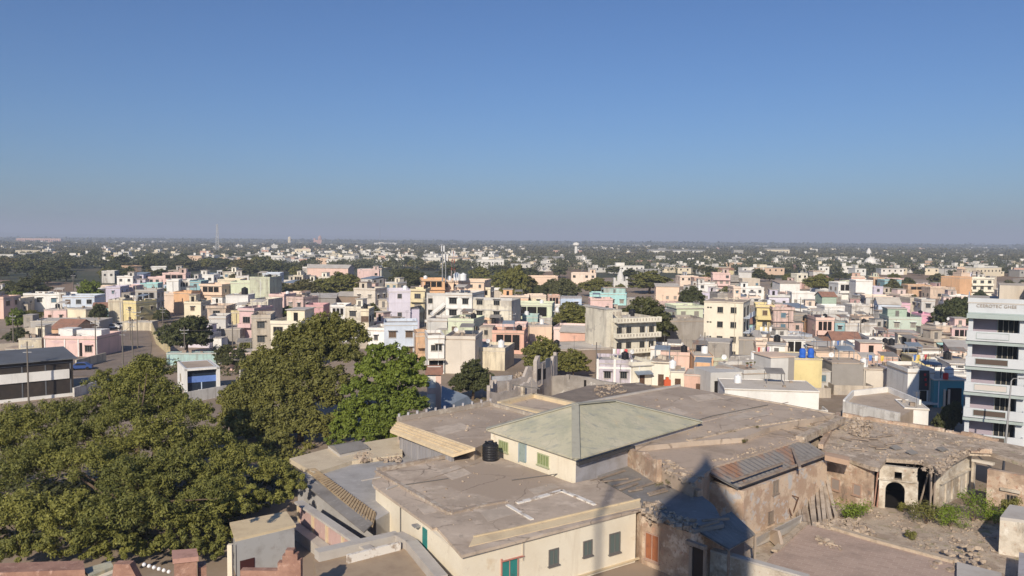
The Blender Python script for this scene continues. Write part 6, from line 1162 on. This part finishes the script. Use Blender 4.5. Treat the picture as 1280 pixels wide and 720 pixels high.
far_thing('factory', 'long white factory with dark bays near the horizon', 'factory', 846, 318.5, _fac(70, 5, 20), 'the long white factory'); far_thing('factory', 'white gabled mill left of the water tower', 'factory', 682, 329, _fac(46, 6, 24), 'the white mill')
far_thing('warehouse', 'cream warehouse far beyond the cream apartment block', 'warehouse', 972, 318, _fac(30, 6, 18, FC)); far_thing('warehouse', 'low white warehouse directly right of the water tower', 'warehouse', 742, 313, _fac(40, 3.5, 16)); far_thing('institute', 'cream three storey institute among distant trees', 'institute', 379, 321, _fac(19, 10, 12, FC, False), 'the cream institute'); far_thing('barracks', 'long reddish building at the far left skyline', 'building', 48, 303, _fac(56, 5, 18, FP_), 'the long reddish skyline building'); far_thing('tower_block', 'grey tower block beyond the far pink house', 'tower block', 923, 322, _fac(12, 9.5, 14, FG, False)); far_thing('blue_shed', 'bright blue roofed shed beside the mobile masts', 'shed', 583, 331, _fac(18, 4, 14, mk('azure_sheet', [(.07, .24, .46)])), 'the bright blue shed')
def _dome(t, k):
    lbox(t, 'wall', FW, (-9, 9, 0, 14, 0, 6), (-14, -9.001, 2, 12, 0, 4), (9.001, 14, 2, 12, 0, 4)); put('dome', MB().lathe([(5.5, 6), (5.6, 7.2), (4.8, 9.3), (2.6, 11.2), (.3, 12.4), (.1, 14)], 16, (0, 6, 0)).mesh('dome', FW), t)
far_thing('domed_temple', 'white domed hall on the right beyond the lone tree', 'temple', 1091, 337, _dome, 'the white domed hall'); far_thing('small_domed_tomb', 'little white dome left of the domed hall', 'tomb', 1064, 335, lambda t, k: (lbox(t, 'wall', FW, (-3.4, 3.4, 0, 7, 0, 3)), put('dome', MB().lathe([(3.3, 3), (3.3, 4.2), (2.4, 6), (.2, 7.4)], 12, (0, 3.5, 0)).mesh('dome', FW), t)))
def _temple(t, k):
    lbox(t, 'base', FW, (-9, 9, 0, 16, 0, 5)); put('spire', MB().lathe([(5, 5), (4.6, 8), (3.4, 12), (1.6, 15), (.2, 17)], 12, (0, 7, 0)).mesh('spire', FW), t)
far_thing('far_temple', 'small white spired temple below the right horizon', 'temple', 1088, 322, _temple)
def _pink(t, k):
    m = mk('far_terracotta', [(.52, .31, .24)]); lbox(t, 'wall', m, (-16, 16, 0, 14, 0, 20)); put('turret', MB().lathe([(9, 20), (9, 32), (6, 36), (1, 42)], 12, (5, 7, 0)).mesh('turret', m), t); lbox(t, 'wing', m, (-24, -16.001, 2, 12, 0, 28))
far_thing('hill_palace', 'terracotta turreted palace on the skyline', 'palace', 398, 305, _pink, 'the skyline palace')
far_thing('silo', 'pale slim silo tower on the skyline left of the palace', 'silo', 362, 307, lambda t, k: (put('shaft', MB().lathe([(6, 0), (6, 26), (4, 31), (.5, 33)], 12).mesh('shaft', FC), t), lbox(t, 'shed', FP_, (-16, -6.1, -4, 8, 0, 10))))
for nm_, px_ in ((('the lattice radio mast'), (272, 305)), (('the long reddish skyline building'), (48, 299)), (('the skyline palace'), (398, 299)), (('the mill field'), (700, 335)), (('the right hand field'), (1190, 341))):
    LANDMARK.append((nm_, px_, 900))
# a shikhara among the trees and the temple's small dome
def _shik(t, k):
    lbox(t, 'base', wallmat('ltgrey', 2), (-4.5, 4.5, 0, 9, 0, 6)); put('spire', MB().lathe([(3.6, 6), (3.5, 8), (2.8, 11), (1.7, 14), (1.0, 15), (1.2, 15.6), (.2, 17)], 16, (0, 4, 0)).mesh('spire', wallmat('ltgrey', 2)), t); lbox(t, 'porch', wallmat('ltgrey', 2), (-6.5, -4.501, 1, 7, 0, 9), (4.501, 6.5, 1, 7, 0, 10))
sh_ = far_thing('temple', 'pale grey temple spire above the bright aqua house', 'temple', 776, 360, _shik, 'the pale grey temple')
sh_.scale = (.6, .6, .62)
# masts
def mast(px, py, h, label, lattice=True, wd=1.2, base=0, m=METAL, name='radio_mast'):
    b_ = P(px, py, 0) if base == 0 else base; t = thing(name, label, 'mast', tuple(b_), 0, None, False)
    if lattice:
        m_ = MB(); n = max(5, int(h / 3)); c = [(-1, -1), (1, -1), (1, 1), (-1, 1)]; W_ = lambda z: wd * (1 - .75 * z / h)
        for i in range(n):
            z0, z1 = h * i / n, h * (i + 1) / n
            for q in range(4):
                a, b = c[q], c[(q + 1) % 4]; m_.bar((a[0] * W_(z0), a[1] * W_(z0), z0), (a[0] * W_(z1), a[1] * W_(z1), z1), wd * .12); m_.bar((a[0] * W_(z0), a[1] * W_(z0), z0), (b[0] * W_(z1), b[1] * W_(z1), z1), wd * .08)
        put('lattice', m_.mesh('lattice', m), t)
    else: put('pole', MB().tube([(0, 0, 0), (0, 0, h)], [wd * .5, wd * .35], 8).mesh('pole', m), t)
    for q in range(3): put('antenna', MB().box(-.16, .16, -.1, .1, 0, 2.0, Matrix.Rotation(q * 2.1, 3, 'Z'), (.5 * math.cos(q * 2.1), .5 * math.sin(q * 2.1), h - 2.4)).mesh('antenna', WHITEP), t)
    return t
mast(272, 319, 46, 'pale lattice radio mast standing over the far trees', True, 2.6, 0, mk('pale_mast', [(.55, .55, .54)])); mast(475, 303, 140, 'tall thin mast on the horizon with a dark top', False, 5)
mb_ = P(553, 352, 12); mast(553, 0, 12.4, 'pair of slim mobile poles, the left one on the ochre building', False, .42, mb_); mb_ = P(557, 353, 12); mast(0, 0, 9.5, 'shorter slim mobile pole on the ochre building', False, .36, mb_)
mb_ = P(566.5, 350, 12); mast(0, 0, 10.5, 'red and white lattice mobile mast on the ochre building', True, .8, mb_, mk('mast_red_white', [(.5, .42, .4), ((.4, .1, .08), .6, .48, .52, (.01, .01, 1))]))
mast(728, 345, 16, 'thin lattice mast behind the far peach houses', True, .8); mast(1206, 338, 10, 'thin mast in the field on the right', True, .8)

# ------------------------------------------------------------------ filler houses, street by street
fr_ = random.Random(2024)
COLS = ['white'] * 7 + ['ivory'] * 4 + ['cream'] * 5 + ['peach'] * 4 + ['pink'] * 5 + ['grey'] * 5 + ['ltgrey'] * 6 + ['beige'] * 6 + ['sky'] * 2 + ['lilac'] * 2 + ['aqua', 'palegreen', 'yellow', 'salmon', 'salmon', 'orange', 'brown', 'sage', 'rose']
def excluded(px, py):
    for x0, x1, y0, y1 in ((52, 92, 350, 371), (-40, 20, 349, 371), (118, 190, 400, 470), (650, 745, 318, 352), (1090, 1290, 334, 346), (0, 560, 455, 900), (560, 1290, 500, 900), (0, 215, 440, 900), (85, 130, 440, 470), (270, 345, 425, 470)):
        if x0 <= px <= x1 and y0 <= py <= y1: return True
    return False
def ok(p, z, wd, r_):
    for (x, y, q) in FOOT:
        if (p.x - x) ** 2 + (p.y - y) ** 2 < (q + r_) ** 2 * .8: return False
    cx, top = proj((p.x, p.y, z)); hw = wd / p.y * 500
    for (x0, x1, y0, yk, D) in PROT:
        if D > p.y + 2 and cx + hw > x0 + 1 and cx - hw < x1 - 1 and top < yk: return False
    return True
def fill(n, xr, yr, zs, maxd, far_trees=.0, seed=1):
    r = random.Random(seed); done = tries = 0
    while done < n and tries < n * 60:
        tries += 1; px_ = r.uniform(*xr); D0 = r.uniform(P(640, yr[1], 0).y, P(640, yr[0], 0).y); 
        py_ = hz(px_) + 26000 / D0; p = P(px_, py_, 0)
        if excluded(px_, py_): continue
        z = r.choice(zs) + r.uniform(-.3, .5); wd, d = r.uniform(5.2, 9.6), r.uniform(5.5, 9)
        if not ok(p, z, wd, (wd + d) / 4):
            z = 3.5
            if not ok(p, z, wd, (wd + d) / 4): continue
        st = max(1, round((z - .6) / 3.15)); o = ''
        if r.random() < .38: o += 'r'
        elif r.random() < .12: o += 'R'
        if st > 1 and r.random() < .3: o += 'b'
        if r.random() < .35: o += 'c'
        if r.random() < .25: o += 'k'
        if r.random() < .18: o += 'o'
        if r.random() < .16: o += 'f'
        if r.random() < .1: o = 's'
        elif r.random() < .035: o = 'g'
        if r.random() < .3: o += 'P'
        if r.random() < .22: o += 'n'
        house_at(p, wd, d, z, R(r.choice((-16, -10, -6, 4, 10, -28, 18)) + r.uniform(-4, 4)), r.choice(COLS), o, st, trim=r.choice((None, None, 'white', 'peach', 'ltgrey')), top=(REDTILE if 'g' in o else r.choice((SHEET, LTCONC, BLUESHEET)) if 's' in o else None)); done += 1
    return done
NB = [fill(26, (860, 1235), (415, 495), (3.4, 3.6, 4, 6.6), 0, seed=1), fill(20, (440, 860), (405, 470), (3.4, 3.6, 4.2, 6.6), 0, seed=2),
      fill(60, (830, 1290), (360, 425), (3.5, 3.6, 4, 6.6, 6.8), 0, seed=3), fill(26, (440, 740), (372, 415), (3.5, 4, 6.6), 0, seed=4), fill(34, (120, 470), (362, 420), (3.5, 4, 6.6, 6.8), 0, seed=5), fill(16, (-20, 340), (372, 455), (3.4, 3.8), 0, seed=6), fill(16, (150, 470), (348, 366), (4, 6.6, 7), 0, seed=7), fill(22, (840, 1290), (347, 362), (3.8, 6.4, 6.8), 0, seed=8)]
print('filler houses', NB, 'houses', NH)

# ------------------------------------------------------------------ filler trees
tr_ = random.Random(99)
def fill_trees(n, xr, yr, wr, hr, kinds, seed, prot=True):
    r = random.Random(seed); done = tries = 0
    while done < n and tries < n * 40:
        tries += 1; px_ = r.uniform(*xr); D0 = r.uniform(P(640, yr[1], 0).y, P(640, yr[0], 0).y); p = P(px_, hz(px_) + 26000 / D0, 0); wd, h = r.uniform(*wr), r.uniform(*hr)
        if excluded(px_, hz(px_) + 26000 / D0) and D0 < 420: continue
        if prot and not ok(p, h, wd * .8, wd * .3): continue
        tree_at(p, wd, h, r.choice(kinds), far=D0 > 380); done += 1
    return done
NTf = [fill_trees(95, (-30, 350), (329, 350), (13, 21), (8, 12.5), 'DDBEE', 1), fill_trees(22, (300, 560), (330, 350), (10, 16), (7, 11), 'DBE', 2), fill_trees(26, (560, 900), (330, 352), (9, 16), (6, 10), 'DBEB', 3), fill_trees(26, (860, 1290), (334, 352), (8, 13), (5, 8), 'DBE', 4), fill_trees(26, (120, 900), (355, 420), (5, 9), (4, 7), 'DBEC', 5), fill_trees(18, (860, 1290), (352, 440), (4, 8), (4, 6.5), 'DBEC', 6), fill_trees(34, (-30, 300), (338, 362), (10, 16), (7, 10), 'DBEE', 8), fill_trees(16, (0, 330), (372, 450), (5, 9), (3.5, 6), 'DBEC', 7)]
print('filler trees', NTf, 'trees', NT)

# ------------------------------------------------------------------ the far town and woods: past three hundred of a kind, one object each
r = random.Random(5); dm = MB(); FARM = [FW, FC, FP_, FG, mk('far_peach', [(.62, .45, .33)]), mk('far_offwhite', [(.62, .6, .55)]), DARK]
def rows(n, xr, yr, hr, wr):
    for _ in range(n):
        px_ = r.uniform(*xr); off = r.uniform(*yr); D0 = 26000 / off; p = P(px_, hz(px_) + off, 0)
        wd = r.uniform(*wr) * (2.2 if r.random() < .12 else 1); d = r.uniform(6, 12); h = r.uniform(*hr); a = R(r.uniform(-30, 30)); ro = Matrix.Rotation(a, 3, 'Z'); dm.mi = r.choice((0, 0, 0, 0, 1, 1, 2, 3, 3, 4, 5, 5, 5))
        dm.box(-wd / 2, wd / 2, 0, d, 0, h, ro, p); dm.mi = 3 if r.random() < .5 else 5; dm.box(-wd / 2 - .2, wd / 2 + .2, -.2, d + .2, h, h + .25, ro, p)
        if r.random() < .5: dm.mi = r.choice((0, 1, 5)); dm.box(-wd * .3, -wd * .05, d * .3, d * .7, h + .25, h + 2.6, ro, p)
        dm.mi = 6
        for k in range(max(2, int(wd / 4))): x = -wd / 2 + wd * (k + .5) / max(2, int(wd / 4)); dm.box(x - .6, x + .6, -.05, .02, h * .55, h * .55 + 1.4, ro, p)
rows(210, (-30, 640), (12, 37), (3.5, 9), (7, 16)); rows(160, (640, 1310), (14, 42), (3.2, 7), (7, 15)); rows(140, (330, 640), (16, 36), (4, 9), (7, 14)); rows(120, (-60, 1340), (7, 14), (3.5, 9), (12, 30)); rows(60, (-60, 1340), (3.4, 7), (5, 10), (20, 50)); rows(90, (820, 1310), (24, 42), (3.2, 6.5), (7, 13))
tag(dm.build('distant_houses', FARM), 'the far spread of small pale houses towards the horizon', 'distant houses', None, 'stuff')
g = np.random.default_rng(3)
def woods(n, offr, per_c, leaf, wr, hr, seed, clear=.0):
    off = g.uniform(offr[0], offr[1], n); px_ = g.uniform(-80, 1360, n); C = []
    for a, b in zip(px_, off): p = P(float(a), hz(float(a)) + float(b), 0); C.append((p.x, p.y, 0))
    C = np.array(C); k = 5; W_ = g.uniform(*wr, n); Hh = g.uniform(*hr, n)
    cc = np.repeat(C, k, 0) + np.stack([g.uniform(-.5, .5, n * k) * np.repeat(W_, k) * .7, g.uniform(-.4, .4, n * k) * np.repeat(W_, k) * .7, np.repeat(Hh, k) * g.uniform(.3, .78, n * k)], 1); rr = np.repeat(W_, k) * g.uniform(.2, .32, n * k)
    return cc, rr, per_c, leaf
for i, (n, offr, per_c, leaf, wr, hr) in enumerate(((1250, (20, 40), 34, .8, (9, 16), (6, 10)), (2300, (13, 24), 22, 1.3, (10, 17), (6, 10)), (2200, (6, 14), 14, 2.4, (14, 26), (7, 12)), (2200, (1.6, 6.5), 12, 6.5, (40, 90), (8, 15)))):
    cc, rr, pc, lf = woods(n, offr, per_c, lf_ := leaf, wr, hr, i)
    tag(put('distant_woods', leaves_mesh('distant_woods', cc, rr, pc, lf, 60 + i, LEAF_F, .8, .7)), ('scattered trees between the first distant houses', 'the belt of distant trees around the far town', 'the thin grey green woods near the horizon', 'the last dark line of trees on the horizon')[i], 'distant woods', None, 'stuff')

# ------------------------------------------------------------------ small things: tanks, poles, cars, drums, dishes, laundry
def on_house_roof(rt_, dx=.3, dy=.5):
    ch = [c for c in rt_.children if c.name.startswith('roof') and not c.name.startswith('roof_')]
    if not ch: return None
    bb = [Vector(b) for b in ch[0].bound_box]; x0, x1 = min(b.x for b in bb), max(b.x for b in bb); y0, y1 = min(b.y for b in bb), max(b.y for b in bb); z1 = max(b.z for b in bb)
    ro = Matrix.Rotation(rt_.rotation_euler.z, 3, 'Z'); return ro @ Vector((x0 + (x1 - x0) * dx, y0 + (y1 - y0) * dy, z1)) + rt_.location
r = random.Random(17); cand = [o for o in sc.objects if o.type == 'EMPTY' and o.get('category') in ('house', 'apartment block') and 110 < o.location.y < 330 and o.get('group') == 'town houses']
r.shuffle(cand); nt_ = 0
for o in cand:
    if any(c.name.startswith('gable') for c in o.children): continue
    q = on_house_roof(o, r.choice((.2, .8, .7)), r.uniform(.35, .8))
    if q is None: continue
    if nt_ < 75:
        b_ = r.random() < .55; t = tank(q, r.uniform(.9, 1.15), TANK_B if b_ else TANK_W, None); t.location.z += .0; AUTO.append((t, 'water_tank', 'black plastic' if b_ else 'white plastic', 0, '', proj(q), q.y)); nt_ += 1
for px_, py_, s in ((573, 347, 2.2), (580, 347.5, 2.1)): pass
for i, x in enumerate((562, 571, 579)):
    t = tank(P(x, 350.5, 12.1), (1.1, 1.9, 1.8)[i], TANK_W, ('small white tank left on the ochre mast building', 'big white tank in the middle of the ochre mast building roof', 'big white tank at the right on the ochre mast building')[i], 'white tanks on the ochre building')
tk = tank(P(306, 368, 9.8), 1.5, TANK_B, 'large black tank in front of the tall pale green block', None); MB
tank(P(790, 396, 9.4), 1.2, TANK_B, 'black tank on the long balcony building', None)
for i, x in enumerate((1003, 1013.5)):
    q = P(x, 447, 6.2); t = thing('blue_drum', ('upright bright blue drum at the left on the yellow walled house', 'bright blue drum at the right on the yellow walled house')[i], 'drum', tuple(q), 0, None, False); put('body', MB().lathe([(.5, 0), (.55, .1), (.5, .5), (.55, .9), (.5, 1.3), (.4, 1.5)], 14).mesh('body', BLUE), t); put('lid', MB().lathe([(.3, 1.5), (.3, 1.6)], 10).mesh('lid', BLUE), t)
tag(MB().box(-.5, .5, -.3, .3, 0, .9, None, P(834, 482, 4.0)).box(-.25, .2, -.25, .25, .9, 1.3, None, P(834, 482, 4.0)).build('red_bundle', mk('orange_cloth', [(.6, .12, .05)])), 'bright orange red bundle at the corner of the palace roof', 'bundle')
pole_m = MB().tube([(0, 0, -.3), (0, 0, 8.5)], [.15, .1], 8).mesh('pole', mk('concrete_pole', [(.17, .15, .13)])); arm_m = MB().box(-.9, .9, -.05, .05, 7.7, 7.82).box(-.6, .6, -.05, .05, 7.0, 7.1).mesh('crossarm', METAL); ins_m = MB().tube([(0, 0, 7.82), (0, 0, 8.05)], .05, 6).mesh('insulator', WHITEP)
PP = []
for i, (x, y, h) in enumerate(((36, 505, 1.15), (17, 438, 1), (154, 470, 1.1), (172, 436, 1.1), (163, 425, 1), (166, 452, 1.05), (291, 452, 1), (231, 455, .9), (204, 425, 1), (92, 372, 1.2), (100, 380, 1), (1117, 420, .9), (1180, 352, 1), (640, 432, 1), (745, 480, .9), (985, 430, 1), (880, 470, 1.0), (120, 450, 1), (53, 445, 1), (905, 440, 1), (960, 452, 1), (1020, 425, 1), (1075, 430, 1), (1130, 425, 1), (870, 410, 1), (1000, 405, 1), (1090, 400, 1), (700, 400, 1), (530, 405, 1), (450, 400, 1), (400, 395, 1))):
    q = P(x, y, 0); t = thing('utility_pole', None, 'utility pole', tuple(q), r.uniform(-.4, .4), 'electricity poles', False); put('pole', pole_m, t); a_ = put('crossarm', arm_m, t); 
    for xx in (-.8, 0, .8): put('insulator', ins_m, a_, (xx, 0, 0))
    t.scale = (1, 1, h); PP.append(q + Vector((0, 0, 7.8 * h))); AUTO.append((t, 'utility_pole', 'grey concrete', 0, '', proj(q + Vector((0, 0, 5))), q.y))
for i, j in ((2, 5), (5, 3), (3, 4), (6, 7), (7, 8), (17, 18), (19, 20), (20, 21), (21, 22), (22, 23), (24, 25), (25, 26), (28, 29), (29, 30)):
    a, b = PP[i], PP[j]; m_ = MB(); pts = [a.lerp(b, t / 8) - Vector((0, 0, 4 * .5 * (t / 8) * (1 - t / 8))) for t in range(9)]; m_.tube(pts, .025, 4); o = m_.build('power_cable', GRILLE); tag(o, None, 'cable'); AUTO.append((o, 'power_cable', 'thin dark sagging', 0, '', proj(a.lerp(b, .5)), a.y))
for nm_, lab_, c_, h_, pts_ in (('boundary_wall', 'cream boundary wall along the near side of the dirt road', 'cream', 1.9, ((95, 462), (132, 452))), ('boundary_wall', 'yellow boundary wall between road and round dark tree', 'yellow', 2.2, ((190, 414), (196, 430), (212, 444))), ('boundary_wall', 'low white wall beside the dark glazed building', 'white', 1.6, ((92, 497), (128, 486))), ('boundary_wall', 'beige yard wall left of the red diamond house', 'beige', 1.8, ((-5, 440), (50, 436))), ('boundary_wall', 'white wall with orange blocks before the blue fronted building', 'white', 1.8, ((230, 505), (283, 495))), ('boundary_wall', 'grey yard wall between small pink shed and cream stair tower house', 'ltgrey', 1.8, ((300, 474), (345, 452)))):
    m_ = MB(); q_ = [P(a, b, 0) for a, b in pts_]
    for a, b in zip(q_, q_[1:]): m_.bar(a + Vector((0, 0, h_ / 2)), b + Vector((0, 0, h_ / 2)), .3, h_)
    tag(m_.build(nm_, wallmat(c_, 1)), lab_, 'wall')
tag(MB().box(-1.6, 1.6, -.6, .6, 0, 1.3, None, P(243, 497, 0)).build('block_stack', wallmat('peach', 0)), 'stack of peach blocks in front of the blue fronted building', 'blocks')
# cars by the dirt road
def car(px_, py_, rz, m, label):
    q = P(px_, py_, .15); t = thing('car', label, 'car', tuple(q), rz, 'parked vehicles', False)
    b = MB(); prof = [(-2.1, .35), (-2.1, .8), (-1.3, .92), (-.7, 1.42), (.9, 1.42), (1.6, .95), (2.05, .85), (2.1, .35)]
    n = len(prof); 
    for y0, y1 in ((-.8, .8),):
        b.face([(x, y0, z) for x, z in prof]); b.face([(x, y1, z) for x, z in prof][::-1])
        for i in range(n): (xa, za), (xb, zb) = prof[i], prof[(i + 1) % n]; b.face([(xa, y0, za), (xa, y1, za), (xb, y1, zb), (xb, y0, zb)])
    put('body', b.mesh('body', m), t)
    for y in (-.815, .775): put('window', MB().prism([(0, 0), (1, 0), (1, 1), (0, 1)], 0, 1).mesh('window', GLASS) if False else MB().hexa([(-.95, y, .95), (1.2, y, .95), (1.2, y + .04, .95), (-.95, y + .04, .95), (-.6, y, 1.36), (.8, y, 1.36), (.8, y + .04, 1.36), (-.6, y + .04, 1.36)]).mesh('window', GLASS), t)
    put('windscreen', MB().hexa([(-1.28, -.68, .95), (-1.22, -.68, .95), (-1.22, .68, .95), (-1.28, .68, .95), (-.76, -.62, 1.38), (-.7, -.62, 1.38), (-.7, .62, 1.38), (-.76, .62, 1.38)]).mesh('windscreen', GLASS), t)
    for x in (-1.35, 1.3):
        for y in (-.82, .66): put('wheel', MB().tube([(x, y, .33), (x, y + .16, .33)], .33, 12).mesh('wheel', BLACKP), t)
car(140, 411, .25, solid('white_car_paint', (.7, .7, .7), .3), 'white car parked by the windowless cream block'); car(150, 409, .1, solid('silver_car_paint', (.42, .43, .45), .3), 'silver car parked right of the white one'); car(131, 436, 1.2, solid('grey_car_paint', (.3, .35, .36), .3), 'grey car in the shadow at the red diamond house'); car(101, 462, .3, solid('blue_car_paint', (.04, .08, .25), .3), 'dark blue car beside the dark glazed building')
# rooftop laundry, dishes
def cloth(px_, py_, z, c, label, w_=1.6):
    q = P(px_, py_, z); t = thing('clothesline', label, 'clothesline', tuple(q), r.uniform(-.3, .3), None, False)
    m_ = MB(); m_.tube([(-w_, 0, 0), (-w_, 0, 1.9)], .04, 5); put('post', m_.mesh('post', GRILLE), t); m_ = MB(); m_.tube([(w_, 0, 0), (w_, 0, 1.9)], .04, 5); put('post', m_.mesh('post', GRILLE), t); put('line', MB().tube([(-w_, 0, 1.85), (0, 0, 1.75), (w_, 0, 1.85)], .02, 4).mesh('line', GRILLE), t)
    for k, cc in enumerate(c): x = -w_ + .25 + k * (2 * w_ - .3) / len(c); put('cloth', MB().sheet([(x, .03, 1.78), (x + .55, .0, 1.77), (x + .52, .12, .85), (x + .04, -.05, .8)], .02).mesh('cloth', solid('cloth_%d' % (cc % 6), [(.75, .74, .72), (.6, .1, .1), (.1, .2, .5), (.7, .5, .1), (.6, .4, .5), (.75, .75, .75)][cc % 6])), t)
cloth(775, 448, 4.2, (0, 4, 0, 1), 'washing line on the roof of the white pillared mauve house'); cloth(958, 419, 5.8, (0, 0, 5), 'white laundry drying below the aqua balconies'); cloth(955, 446, 5.2, (1, 0, 4), 'washing line on the planter roof house'); cloth(1048, 437, 5.2, (0, 2, 0), 'clothes drying on the peach roof behind the dark grey wall'); cloth(1150, 457, 6.2, (2, 3, 0, 1), 'coloured laundry above the black sign'); cloth(1096, 457, 4.6, (2, 0, 3), 'washing beside the lilac wall roof')
for i, (x, y, z, lab) in enumerate(((1060, 398, 5.0, 'white satellite dish over the teal fronted house'), (1185, 402, 4.6, 'satellite dish on the peach cube house'), (905, 452, 5.2, 'satellite dish left of the planter roof house'), (1170, 460, 5.4, 'satellite dish beside the red drum'), (790, 445, 4.6, 'satellite dish on the mauve house corner'), (1039, 449, 5.4, 'satellite dish on the dark grey wall house'), (610, 431, 4.6, 'satellite dish on the orange edged cream house'), (570, 417, 7.4, 'satellite dish on the blank beige block'), (540, 396, 7.0, 'satellite dish by the pale green balcony house'))):
    q = P(x, y, z); t = thing('satellite_dish', lab, 'satellite dish', tuple(q), r.uniform(-.8, .8), 'rooftop satellite dishes', False)
    d_ = MB(); K = 12
    for k in range(K):
        a0_, a1_ = 2 * math.pi * k / K, 2 * math.pi * (k + 1) / K
        d_.face([(0, .12, .8), (.45 * math.cos(a0_), 0, .8 + .45 * math.sin(a0_)), (.45 * math.cos(a1_), 0, .8 + .45 * math.sin(a1_))])
    put('dish', d_.mesh('dish', WHITEP), t); put('stand', MB().tube([(0, .12, 0), (0, .12, .8)], .04, 6).mesh('stand', GRILLE), t); put('feed', MB().bar((0, .1, .5), (0, -.4, .8), .03).mesh('feed', GRILLE), t)
tag(MB().lathe([(.4, 0), (.4, .9), (.3, 1)], 12, P(1182, 474, 4.6)).build('red_drum', RED), 'red drum on the railed roof of the teal house', 'drum')
for i in range(12):
    pass
pots = None
for i, x in enumerate((934, 939, 944, 950, 955)):
    q = P(x, 458 - i * .6, 4.9); t = thing('potted_plant', 'small potted plant in the row on the planter roof railing', 'potted plant', tuple(q), i, 'potted plants on the planter roof', False); put('pot', MB().lathe([(.14, 0), (.2, .3)], 8).mesh('pot', REDTILE), t); g2 = np.random.default_rng(i); put('leaves', leaves_mesh('leaves', g2.normal(size=(4, 3)) * .12 + [0, 0, .55], np.full(4, .18), 20, .09, i, LEAF_B), t)

# ------------------------------------------------------------------ labels for the houses, trees, tanks and poles: each told by its look and what it stands beside
NUMW = {1: 'one storey', 2: 'two storey', 3: 'three storey', 4: 'four storey'}
ORDW = ['nearest'] + [x + ' nearest' for x in 'second third fourth fifth sixth seventh eighth ninth tenth eleventh twelfth thirteenth fourteenth fifteenth sixteenth seventeenth eighteenth nineteenth twentieth'.split()]
NOUN = {'house': 'house', 'apartment_building': 'block', 'tree': 'tree', 'water_tank': 'roof tank', 'utility_pole': 'pole', 'power_cable': 'cable'}
bpy.context.view_layer.update()
def rel(o, L):
    dx = o[5][0] - L[1][0]; dD = math.log(o[6] / L[2])
    return 'beyond' if dD > .12 else ('in front of' if dD < -.12 else 'beside')
def dist(o, L): return math.hypot(o[5][0] - L[1][0], 2.2 * (o[5][1] - L[1][1]))
used = set(); groups_ = {}
for o in AUTO: groups_.setdefault((o[1], o[2]), []).append(o)
for o in AUTO:
    same = groups_[(o[1], o[2])]; best = None
    for L in LANDMARK:
        rl = rel(o, L); d0 = dist(o, L); rank = sum(1 for q in same if q is not o and rel(q, L) == rl and dist(q, L) < d0)
        if rank >= len(ORDW): continue
        sc_ = rank * 30 + d0
        if best is None or sc_ < best[0]: best = (sc_, L, rl, rank)
    if best is None: print('NO LABEL', o[:3], o[5]); o[0]['label'] = o[2] + ' ' + NOUN[o[1]] + ' in the far part of the town'; continue
    L, rl, rank = best[1], best[2], best[3]
    look = o[2] + ' ' + (NUMW.get(o[3], '') + ' ' if o[3] else '') + NOUN[o[1]]
    if len(same) == 1: lab = 'only ' + look + ', ' + rl + ' ' + L[0]
    else:
        lab = look + (' with ' + o[4] if o[4] and o[4] not in ('tile roofed', 'sheet roofed') and rank == 0 else '') + ', ' + ORDW[rank] + ' ' + o[2].split()[-1] + ' one ' + rl + ' ' + L[0]
    ws = lab.split()
    if len(ws) > 16: lab = look.replace(' storey', ' floor') + ', ' + ORDW[rank] + ' ' + rl + ' ' + L[0]
    o[0]['label'] = lab
labs = {}
for o in sc.objects:
    if o.get('label') and o.parent is None: labs.setdefault(o['label'], []).append(o.name)
print('duplicate labels', [(k, len(v)) for k, v in labs.items() if len(v) > 1][:20], 'words', max(len(k.split()) for k in labs))
